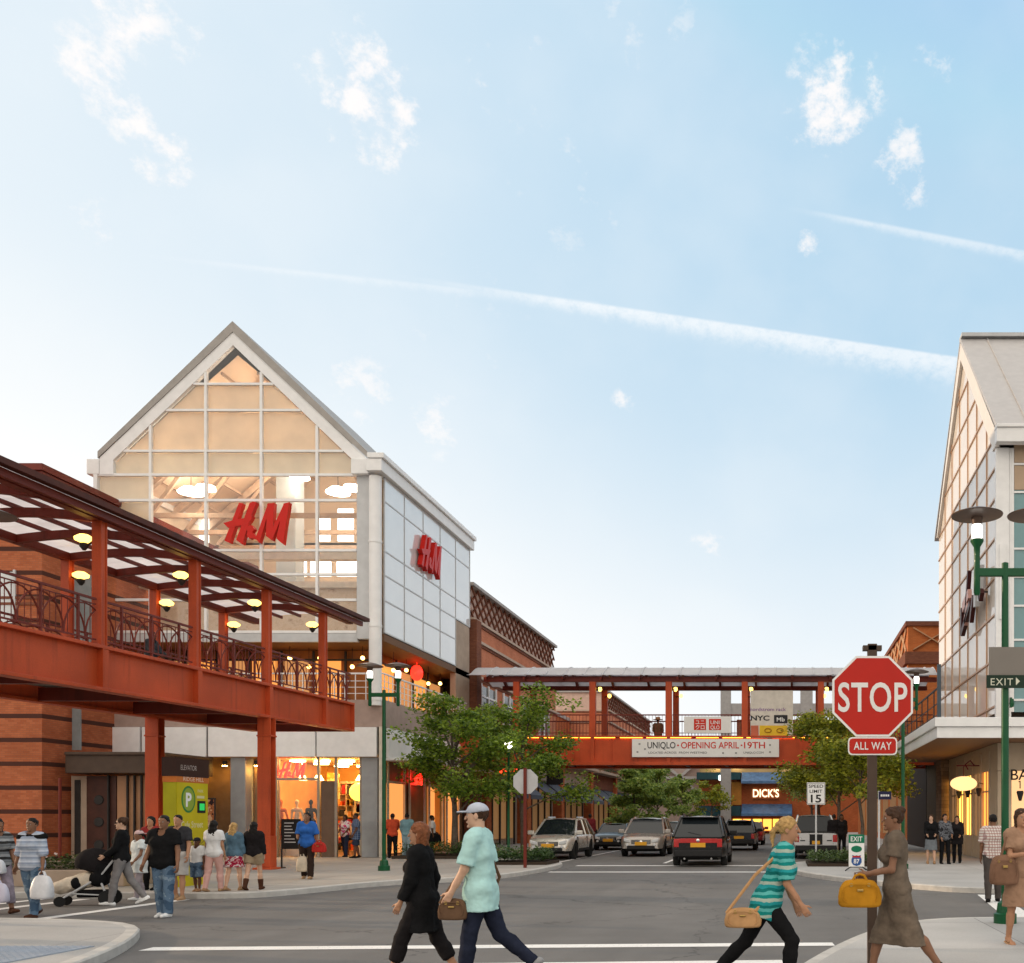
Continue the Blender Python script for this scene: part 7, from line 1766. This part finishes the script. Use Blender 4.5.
o, J = person('woman in a taupe dress with a shoulder bag at the right edge', x, y, KERB, FR + .2, 1.66, 'f', 'tan', 'brown', 'bob', .009, legs=((.14, .1), (-.1, .12)), arms=((.2, .1, .6), (.35, .12, 1.5, .7)), top=(cloth('taupe', (.33, .20, .13)), .022, .7, .1), skirt=(cloth('taupe', (.33, .20, .13)), .42, 1.25), sandals=True)
bag('shoulder_bag', 'brown slouchy shoulder bag of the woman at the right edge', (x - .24, y - .12, 1.30), .36, .2, .42, cloth('chestnut leather', (.20, .11, .07)), strap=[(x - .3, y - .12, 1.15), (x - .2, y - .1, 1.46), (x - .1, y + .05, 1.42), (x - .2, y + .05, 1.15)])
x, y = P2(993, 902, 0)
person('man in a checked short sleeved shirt seen from behind on the right crosswalk', x, y, 0, BK - .1, 1.76, 'm', 'brown', 'black', 'short', .012, legs=((-.12, .08), (.16, .06)), arms=((.12, .1, .15), (-.1, .12, .15)), top=(check('check shirt', (.66, .62, .58), (.42, .25, .22), (.30, .16, .16), .055), .022, .8, .06), bottom=(cloth('charcoal', (.07, .06, .055)), .018, 2), shoes='black')
# left crossing group
striped = stripes('grey blue stripes', [(.36, .42, .52), (.26, .31, .41), (.48, .53, .62)], .09, 2, .2)
x, y = P2(32, 918, 0)
o, J = person('woman in a blue striped sweater and ripped jeans carrying a white bag', x, y, 0, FR, 1.68, 'f', 'brown', 'black', 'short', .012, legs=((.16, .04), (-.2, .3)), arms=((.12, .2, .15), (-.05, .25, .1)), top=(striped, .026, 1.15, .08), bottom=(denim, .012, 2, .01), shoes='brown')
yoke = surface([rc((-.15, 0, 1.375), (.15, 0, 1.375), .10, .10, .04), rc((-.05, -.01, 1.42), (.05, -.01, 1.42), .085, .085, .04)], .012, [((0, 0, 1.345), (0, 0, -1)), ((0, .02, 1.435), (0, .3, 1))]); mesh_of('yoke', [yoke], blk, o)
plastic = mat('white plastic bag', (.66, .67, .70), .35, var=.12, scale=8)
bag('shopping_bag', 'white plastic shopping bag held by the woman in the striped sweater', (J['hand'][0][0], J['hand'][0][1], J['hand'][0][2] + .02), .34, .24, .46, plastic)
x, y = P2(-2, 914, 0)
o, J = person('person in a grey striped top cut off at the left edge', x, y, 0, RT - .4, 1.68, 'f', 'brown', 'black', 'bob', .013, legs=((.3, .1), (-.25, .2)), arms=((.1, .15, .3), (-.15, .12, .3)), top=(stripes('black grey stripes', [(.03, .03, .03), (.3, .31, .32), (.16, .17, .18)], .14), .024, .8, .1), bottom=(cloth('mauve print', (.26, .22, .26), .4), .02, 1.7), shoes='brown')
bag('shopping_bag', 'pale lilac shopping bag low at the left edge of the crossing', (x + .18, y - .25, .62), .40, .2, .40, mat('lilac bag', (.62, .60, .72), .4, var=.08))
bag('shopping_bag', 'white bundle bag under the arm of the person at the left edge', (x + .12, y - .22, 1.02), .34, .22, .30, plastic)
x, y = P2(122, 905, 0)
o, J = person('woman in a black top and sunglasses pushing a stroller', x, y, 0, LF + .35, 1.70, 'f', 'light', 'brown', 'bun', .012, legs=((.25, .12), (-.3, .3)), arms=((.22, .08, .75), (.22, .08, .75)), top=(blk, .02, 2, .06, .03), bottom=(grey, .012, 2), shoes='white', glasses=True)
# stroller
sx, sy = P2(85, 905.5, 0)
st_ = empty('stroller', (sx, sy, 0), 'black hooded baby stroller with a cream footmuff', 'stroller'); st_.rotation_euler.z = .35
V = MB()
m = MB(); m.tube([(.62, -.2, 1.02), (.28, -.2, .55), (-.35, -.2, .14)], .02, 8); m.tube([(.62, .2, 1.02), (.28, .2, .55), (-.35, .2, .14)], .02, 8); m.tube([(.62, -.2, 1.02), (.66, 0, 1.04), (.62, .2, 1.02)], .022, 8)
for s in (-.2, .2): m.tube([(.28, s, .55), (.42, s, .16)], .02, 8); m.tube([(-.2, s, .25), (.42, s, .2)], .014, 6)
m.build('stroller_frame', grey_metal, st_, local=True, smooth=True)
g = surface([rc((.25, -.1, .52), (.25, .1, .52), .16, .16, .05), rc((.3, -.1, .72), (.3, .1, .72), .14, .14, .05), rc((-.1, -.1, .44), (-.1, .1, .44), .12, .12, .05)], .02); mesh_of('seat', [g], blk, st_)
g = surface([el((.15, 0, .82), (.32, .23, .30), .03)], .02, [((0, 0, .70), (-.25, 0, -1))]); mesh_of('hood', [g], blk2, st_)
g = surface([rc((.05, -.07, .50), (-.42, -.06, .34), .14, .10, .08), rc((.05, .07, .50), (-.42, .06, .34), .14, .10, .08), rc((.05, 0, .52), (-.42, 0, .36), .14, .10, .08)], .02); mesh_of('footmuff', [g], cloth('cream blanket', (.60, .52, .42)), st_)
m = MB(); m.box(-.1, -.17, .16, .38, .17, .30); m.build('basket', blk, st_, local=True, bevel=.03)
for a, b, r in ((-.36, -.2, .10), (-.36, .2, .10), (.42, -.23, .15), (.42, .23, .15)):
    m = MB(); m.lathe([(r * .4, -.02), (r * .95, -.025), (r, 0), (r * .95, .025), (r * .4, .02)], (a, b, r), 18, axis='y'); m.build('wheel', tyre_m, st_, local=True, smooth=True)
x, y = P2(139, 900, 0)
person('girl in a white tunic, grey leggings and a pale cap by the stroller', x, y, 0, FR - .5, 1.42, 'f', 'brown', 'black', 'tail', .012, legs=((.2, .1), (-.15, .15)), arms=((.3, .2, .5), (-.1, .2, .3)), top=(cloth('white tunic', (.64, .70, .72), .06), .03, .5, .22), bottom=(cloth('pale leggings', (.34, .30, .33)), .01, 2), shoes='white', cap=(cloth('pink white cap', (.62, .45, .45)), -1))
x, y = P2(164, 917, 0)
o, J = person('man in a black v-neck t-shirt, blue jeans and white sneakers walking forward', x, y, 0, FR, 1.72, 'm', 'brown', 'black', 'short', .011, legs=((.10, .05), (-.08, .12)), arms=((.05, .22, .25), (.1, .22, .35)), bulk=1.06, top=(blk, .034, .62, .10, .05), bottom=(denim, .02, 2, .012), shoes='white')
v = surface([rc((0, .088, 1.40), (0, .100, 1.30), .05, .006, .01)], .008); 
x, y = P2(151, 890, KERB)
person('dark haired person in red mostly hidden behind the man in black', x, y, KERB, FR, 1.58, 'f', 'tan', 'black', 'bob', .015, top=(cloth('wine red', (.25, .03, .03)), .02, 1.9, .06), bottom=(blk, .012, 2))
x, y = P2(178, 900, 0)
person('man in a charcoal t-shirt and light shorts behind the man in black', x, y, 0, FR + .1, 1.74, 'm', 'tan', 'black', 'short', .013, legs=((.1, .08), (-.12, .1)), arms=((.1, .15, .3), (0, .12, .2)), top=(cloth('charcoal tee', (.035, .035, .04)), .022, .7, .06), bottom=(cloth('light shorts', (.42, .40, .38)), .03, .95), shoes='tan')
x, y = P2(197, 891.5, KERB)
person('small child in a white t-shirt, denim shorts and dark cap', x, y, KERB, FR, 1.10, 'm', 'dark', 'black', 'short', .012, legs=((.1, .1), (-.1, .1)), arms=((.05, .2, .25), (.05, .2, .25)), top=(wht, .022, .75, .05), bottom=(denim, .03, 1.0), shoes='tan', cap=(cloth('dark cap', (.02, .02, .025)), 1))
x, y = P2(214, 891.5, KERB)
person('long haired woman in a white t-shirt and pale pink trousers seen from behind', x, y, KERB, BK, 1.50, 'f', 'tan', 'black', 'long', .012, legs=((-.18, .1), (.16, .1)), arms=((.1, .15, .4), (0, .15, .3)), top=(wht, .024, .55, .08), bottom=(pinkp, .014, 2), shoes='tan')
x, y = P2(234, 890.5, KERB)
person('blonde girl in a denim jacket and a red patterned skirt seen from behind', x, y, KERB, BK - .15, 1.45, 'f', 'light', 'blonde', 'long', .012, legs=((-.15, .1), (.15, .08)), arms=((0, .12, .3), (.1, .12, .3)), top=(cloth('denim jacket', (.09, .16, .22)), .024, 1.8, .03), skirt=(blotch('red pattern', [(.35, .02, .05), (.6, .5, .5), (.3, .01, .04), (.5, .2, .22)], 9), .30, 1.4), shoes='tan')
x, y = P2(254, 890, KERB)
person('dark haired woman in a black jacket, khaki shorts and brown boots seen from behind', x, y, KERB, BK + .1, 1.47, 'f', 'light', 'black', 'verylong', .012, legs=((-.25, .15), (.22, .1)), arms=((.05, .14, .4), (-.05, .14, .4)), top=(blk2, .03, 1.9, .06), bottom=(khaki, .03, .55), shoes='brown', boots=True)
z_ = KERB
x, y = P2(307, 879, z_)
o, J = person('woman in a cobalt blue top walking with a red bag and a cream bag', x, y, z_, FR + .2, 1.70, 'f', 'brown', 'black', 'long', .014, legs=((.18, .1), (-.16, .15)), arms=((.05, .25, .2), (.25, .15, 1.2)), top=(blue, .026, .9, .1), bottom=(cloth('dark brown', (.035, .022, .018)), .02, 2, .01), shoes='tan')
bag('hand_bag', 'bright red hand bag on the arm of the woman in blue', (J['hand'][0][0] + .06, y - .12, 1.12), .36, .18, .30, redc)
bag('shopping_bag', 'cream shopping bag hanging beside the woman in blue', (J['hand'][1][0] - .05, y - .05, .78), .30, .16, .46, cloth('cream canvas', (.58, .50, .40)))
x, y = P2(356, 858, z_)
person('man in a blue plaid shirt and shorts at the bright shop entrance', x, y, z_, LF + .6, 1.74, 'm', 'dark', 'black', 'short', .016, legs=((.12, .08), (-.1, .1)), arms=((.1, .15, .4), (.1, .15, .3)), top=(check('blue plaid', (.08, .12, .22), (.03, .05, .10), (.2, .24, .32), .08), .03, .8, .2), bottom=(cloth('navy shorts', (.03, .04, .07)), .03, 1.0), shoes='black')
x, y = P2(345, 857, z_)
person('woman in a pink and white top leaving the bright shop entrance', x, y, z_, FR - .3, 1.68, 'f', 'dark', 'black', 'bob', .016, legs=((.12, .08), (-.14, .1)), arms=((.2, .12, .7), (.2, .12, .6)), top=(blotch('pink white top', [(.5, .06, .18), (.65, .6, .6), (.4, .05, .14)], 5), .024, .8, .08), bottom=(cloth('navy trousers', (.02, .025, .05)), .016, 2), shoes='black')
x, y = P2(392.5, 858, z_)
person('person in an orange red shirt and black trousers beside the green lamp post', x, y, z_, BK + .6, 1.72, 'm', 'dark', 'black', 'short', .016, arms=((.25, .1, .9), (.3, .1, .8)), legs=((.04, .03), (-.04, .03)), top=(cloth('orange red', (.52, .07, .03)), .026, .9, .08), bottom=(blk, .02, 2), shoes='black')
x, y = P2(407, 858, z_)
person('person in pale blue denim seen from behind under the big tree', x, y, z_, BK, 1.72, 'm', 'dark', 'black', 'short', .016, legs=((.05, .04), (-.05, .04)), arms=((.1, .1, .4), (.1, .1, .3)), top=(cloth('pale teal shirt', (.16, .28, .32)), .03, 1.6, .12), bottom=(cloth('pale denim', (.24, .32, .36)), .03, 2, .02), shoes='grey')
x, y = P2(432, 856, z_)
person('person in a white shirt with a black bag by the tree trunk', x, y, z_, RT + .5, 1.66, 'm', 'dark', 'black', 'short', .016, legs=((.1, .06), (-.1, .08)), arms=((.2, .1, .6), (-.1, .1, .3)), top=(wht, .026, .8, .08), bottom=(cloth('black shorts', (.012, .012, .014)), .03, .9), shoes='brown')
bag('shoulder_bag', 'black shoulder bag of the person in white by the tree trunk', (x + .24, y - .12, 1.1), .36, .2, .42, blk)
x, y = P2(590, 851, z_)
person('person in a dark red top on the pavement behind the beige car', x, y, z_, BK + .4, 1.74, 'm', 'dark', 'black', 'short', .02, legs=((.1, .06), (-.1, .08)), top=(cloth('dark red', (.16, .02, .025)), .03, 1.8, .1), bottom=(blk, .02, 2), shoes='black')
# right pavement
x, y = P2(931, 864, z_)
person('woman in a black cardigan and grey skirt, first of the three on the right', x, y, z_, FR - .1, 1.66, 'f', 'light', 'brown', 'bob', .015, legs=((.1, .06), (-.1, .08)), arms=((.2, .1, 1.0), (.25, .1, .9)), top=(blk, .024, 1.9, .05), skirt=(cloth('grey skirt', (.16, .18, .20)), .42, 1.1), shoes='tan')
x, y = P2(945, 864, z_)
person('woman in a dark patterned jacket and black trousers, middle of the three on the right', x, y, z_, FR + .2, 1.68, 'f', 'tan', 'black', 'long', .015, legs=((.08, .06), (-.08, .06)), arms=((.2, .1, .9), (.1, .1, .4)), top=(blotch('grey print', [(.03, .03, .035), (.14, .15, .17), (.05, .05, .06)], 8), .026, 1.9, .1), bottom=(blk, .014, 2), shoes='black')
x, y = P2(957, 863, z_)
person('woman in a long black coat, right one of the three on the right', x, y, z_, FR - .3, 1.62, 'f', 'tan', 'brown', 'long', .015, legs=((.06, .05), (-.06, .05)), arms=((.2, .1, .9), (.2, .1, .8)), top=(blk2, .034, 1.95, .22), bottom=(blk, .016, 2), shoes='black')
for px, lab in ((834, 'left of two dark figures standing between the pickup and the route sign'), (841.5, 'right of two dark figures standing between the pickup and the route sign')):
    x, y = xat(px, 41.5), 41.5
    person(lab, x, y, z_, BK if px < 838 else FR, 1.7, 'm' if px < 838 else 'f', 'dark', 'black', 'short' if px < 838 else 'bob', .02, top=(blk2, .03, 1.9, .12), bottom=(blk, .02, 2), shoes='black')
# on the bridges
zb = gz0 + .55
o, J = person('person in brown with a broad tan hat on the far footbridge', xat(658, 50.6), 50.6, zb, BK, 1.70, 'm', 'brown', 'black', 'short', .02, arms=((.3, .1, .9), (.3, .1, .9)), top=(cloth('brown jacket', (.17, .09, .05)), .03, 1.9, .1), bottom=(blk, .02, 2), shoes='black')
m = MB(); hx, hy, hz = xat(658, 50.6), 50.6, zb + 1.66; m.lathe([(.25, 0), (.25, .02), (.12, .03), (.11, .14), (.0001, .16)], (hx, hy, hz), 18); q = m.build('hat', cloth('tan straw', (.46, .24, .12)), o, smooth=True)
yb_ = 27.4; person('dark clothed person leaning behind the railing of the left footbridge', xat(207, yb_) - 2.2, yb_ + 1.0, GZ0 + .5 + sl(yb_), RT, 1.72, 'm', 'dark', 'black', 'short', .016, lean=.12, arms=((.6, .1, .6), (.6, .1, .6)), top=(cloth('slate hoodie', (.05, .06, .07)), .03, 1.9, .1), bottom=(blk, .02, 2), shoes='black')
# ------------------------------------------------------------------ sky, sun, camera
SUN_EL, SUN_AZ = R(11), R(-78)           # azimuth measured from +Y towards +X
w = bpy.data.worlds.new('World'); scene.world = w; w.use_nodes = True
nt = w.node_tree; bg = nt.nodes['Background']
sky = _n(nt, 'ShaderNodeTexSky', sky_type='NISHITA'); sky.sun_disc = False; sky.sun_elevation = SUN_EL; sky.sun_rotation = SUN_AZ
sky.air_density = 1.0; sky.dust_density = .7; sky.ozone_density = 1.5; sky.altitude = 50
tc = _n(nt, 'ShaderNodeTexCoord'); D_ = tc.outputs['Generated']
def vdot(v):
    n = _n(nt, 'ShaderNodeVectorMath', operation='DOT_PRODUCT'); nt.links.new(D_, n.inputs[0]); n.inputs[1].default_value = v; return n.outputs['Value']
def dirpx(px, py): return Vector(((px - PX) / F, 1, (PY - py) / F)).normalized()
def maprange(v, a, b, c=0., d=1.):
    n = _n(nt, 'ShaderNodeMapRange', interpolation_type='SMOOTHSTEP'); nt.links.new(v, n.inputs[0])
    for i, q in enumerate((a, b, c, d)): n.inputs[i + 1].default_value = q
    return n.outputs[0]
mp = _n(nt, 'ShaderNodeMapping'); mp.inputs['Scale'].default_value = (1, 1, 1.25); nt.links.new(D_, mp.inputs[0])
nz = _noise(nt, 38, 10, mp.outputs[0], .66); nz2 = _noise(nt, 100, 6, mp.outputs[0], .7); nz3 = _noise(nt, 7, 5, mp.outputs[0], .5)
cl = None
for px, py, r, s in ((123, 12, 34, 1), (92, 72, 34, .9), (132, 120, 24, .9), (164, 160, 28, .9), (185, 30, 34, .5), (345, 20, 24, .6), (314, 70, 18, .7), (378, 72, 30, 1), (372, 112, 44, 1.1), (828, 100, 44, 1.1), (865, 88, 24, .8), (900, 155, 28, .8), (912, 182, 22, .7), (936, 62, 20, .5), (810, 243, 14, .9), (625, 402, 12, .8), (360, 392, 32, .6), (438, 424, 30, .6), (705, 544, 16, .6), (510, 78, 42, .45), (575, 190, 60, .3), (30, 42, 24, .4), (85, 215, 30, .5), (640, 5, 60, .35), (470, 330, 60, .2)):
    d = dirpx(px, py); ang = .78 * r / F * d.y
    m_ = _math(nt, 'MULTIPLY', maprange(vdot(d), math.cos(ang * 1.9), math.cos(ang * .2)), s)
    cl = m_ if cl is None else _math(nt, 'MAXIMUM', cl, m_)
dens = _math(nt, 'ADD', maprange(nz, .34, .68), _math(nt, 'MULTIPLY', nz2, .5))
cloud = _math(nt, 'MULTIPLY', maprange(_math(nt, 'ADD', cl, dens), 1.22, 2.3), .85)
def trail(a, b, w0, w1, strength, edge):
    """a vapour trail along a great circle between two directions, sharp on one side, ragged on the other"""
    A, B_ = dirpx(*a), dirpx(*b); n = A.cross(B_).normalized()
    if n.z < 0: n = -n
    t_ = (B_ - A).normalized()
    along = maprange(vdot(t_), A.dot(t_), B_.dot(t_)) if False else None
    s = vdot(n); u = vdot(t_)
    f = _n(nt, 'ShaderNodeMapRange'); nt.links.new(u, f.inputs[0]); f.inputs[1].default_value = A.dot(t_); f.inputs[2].default_value = B_.dot(t_); f.inputs[3].default_value = w0; f.inputs[4].default_value = w1
    up = maprange(s, .0018, -.001); q = _math(nt, 'ADD', s, f.outputs[0]); lo = maprange(_math(nt, 'DIVIDE', q, f.outputs[0]), 0, .9)
    rag = maprange(_math(nt, 'ADD', nz2, _math(nt, 'MULTIPLY', lo, .38)), .42, .98)
    L0 = A.dot(t_); L1 = B_.dot(t_)
    ends = _math(nt, 'MULTIPLY', maprange(u, L0, L0 + (L1 - L0) * .35), maprange(u, L1 + .002, L1 - .004) if edge else 1.0)
    core = _math(nt, 'MULTIPLY', maprange(s, -.012, -.0015), .55)
    return _math(nt, 'MULTIPLY', _math(nt, 'MULTIPLY', _math(nt, 'MULTIPLY', up, lo), _math(nt, 'MULTIPLY', rag, ends)), strength)
tr = _math(nt, 'MAXIMUM', trail((380, 272), (960, 358), .006, .037, .62, True), trail((780, 205), (1060, 258), .006, .014, .42, False))
tr = _math(nt, 'MAXIMUM', tr, trail((120, 252), (600, 303), .004, .013, .26, True))
veil = _math(nt, 'MULTIPLY', maprange(nz3, .35, .75), .16)
# thin bright haze towards the low sun and the horizon
sep = _n(nt, 'ShaderNodeSeparateXYZ'); nt.links.new(D_, sep.inputs[0])
low = maprange(sep.outputs[2], .48, .04)
side = maprange(vdot(Vector((-.93, .33, 0.10)).normalized()), .25, 1.0)
hz_ = _math(nt, 'ADD', _math(nt, 'MULTIPLY', low, .84), _math(nt, 'MULTIPLY', side, .72), True)
gain = _mix(nt, 1.0, sky.outputs[0], (.68, .63, .575), 'MULTIPLY')
HAZE, CLOUD = (1.08, 1.075, 1.06), (1.12, 1.06, 1.03)
gain = _mix(nt, 1.0, gain, (.50, .72, .90), 'DARKEN')
base_ = _mix(nt, _math(nt, 'MULTIPLY', hz_, .95), gain, HAZE)
c = _mix(nt, veil, base_, HAZE); c = _mix(nt, tr, c, (1.08, 1.08, 1.08)); c = _mix(nt, cloud, c, CLOUD)
# unseen brighter sky overhead and behind the camera, added to light the fronts
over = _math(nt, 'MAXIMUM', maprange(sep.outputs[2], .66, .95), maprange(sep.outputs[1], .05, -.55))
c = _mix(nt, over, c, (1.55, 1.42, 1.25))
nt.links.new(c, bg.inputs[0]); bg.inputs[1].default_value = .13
sl_ = bpy.data.lights.new('sun', 'SUN'); sl_.energy = .38; sl_.angle = R(.53); sl_.color = (1, .74, .48)
so = bpy.data.objects.new('sun', sl_); COL.objects.link(so)
sd = Vector((math.sin(SUN_AZ) * math.cos(SUN_EL), math.cos(SUN_AZ) * math.cos(SUN_EL), math.sin(SUN_EL)))
so.rotation_euler = sd.to_track_quat('Z', 'Y').to_euler(); so.location = sd * 80
cam = bpy.data.cameras.new('camera'); co_ = bpy.data.objects.new('camera', cam); COL.objects.link(co_)
co_.location = (0, 0, EYE); co_.rotation_euler = (math.pi / 2, 0, 0)
cam.sensor_width = 36; cam.sensor_fit = 'HORIZONTAL'; cam.lens = 36 * F / 1024
cam.shift_x = -(PX - 512) / 1024; cam.shift_y = (PY - 481.5) / 1024
cam.clip_start = .1; cam.clip_end = 6000; scene.camera = co_
scene.render.engine = 'CYCLES'
vs_ = scene.view_settings; vs_.view_transform = 'Standard'; vs_.look = 'None'; vs_.exposure = 2.9; vs_.gamma = 1
cy = scene.cycles; cy.use_denoising = True; cy.max_bounces = 7; cy.transparent_max_bounces = 12; cy.sample_clamp_indirect = 4; cy.caustics_reflective = False; cy.caustics_refractive = False
try: cy.denoiser = 'OPENIMAGEDENOISE'
except Exception: pass
scene.render.resolution_x, scene.render.resolution_y = 1024, 963
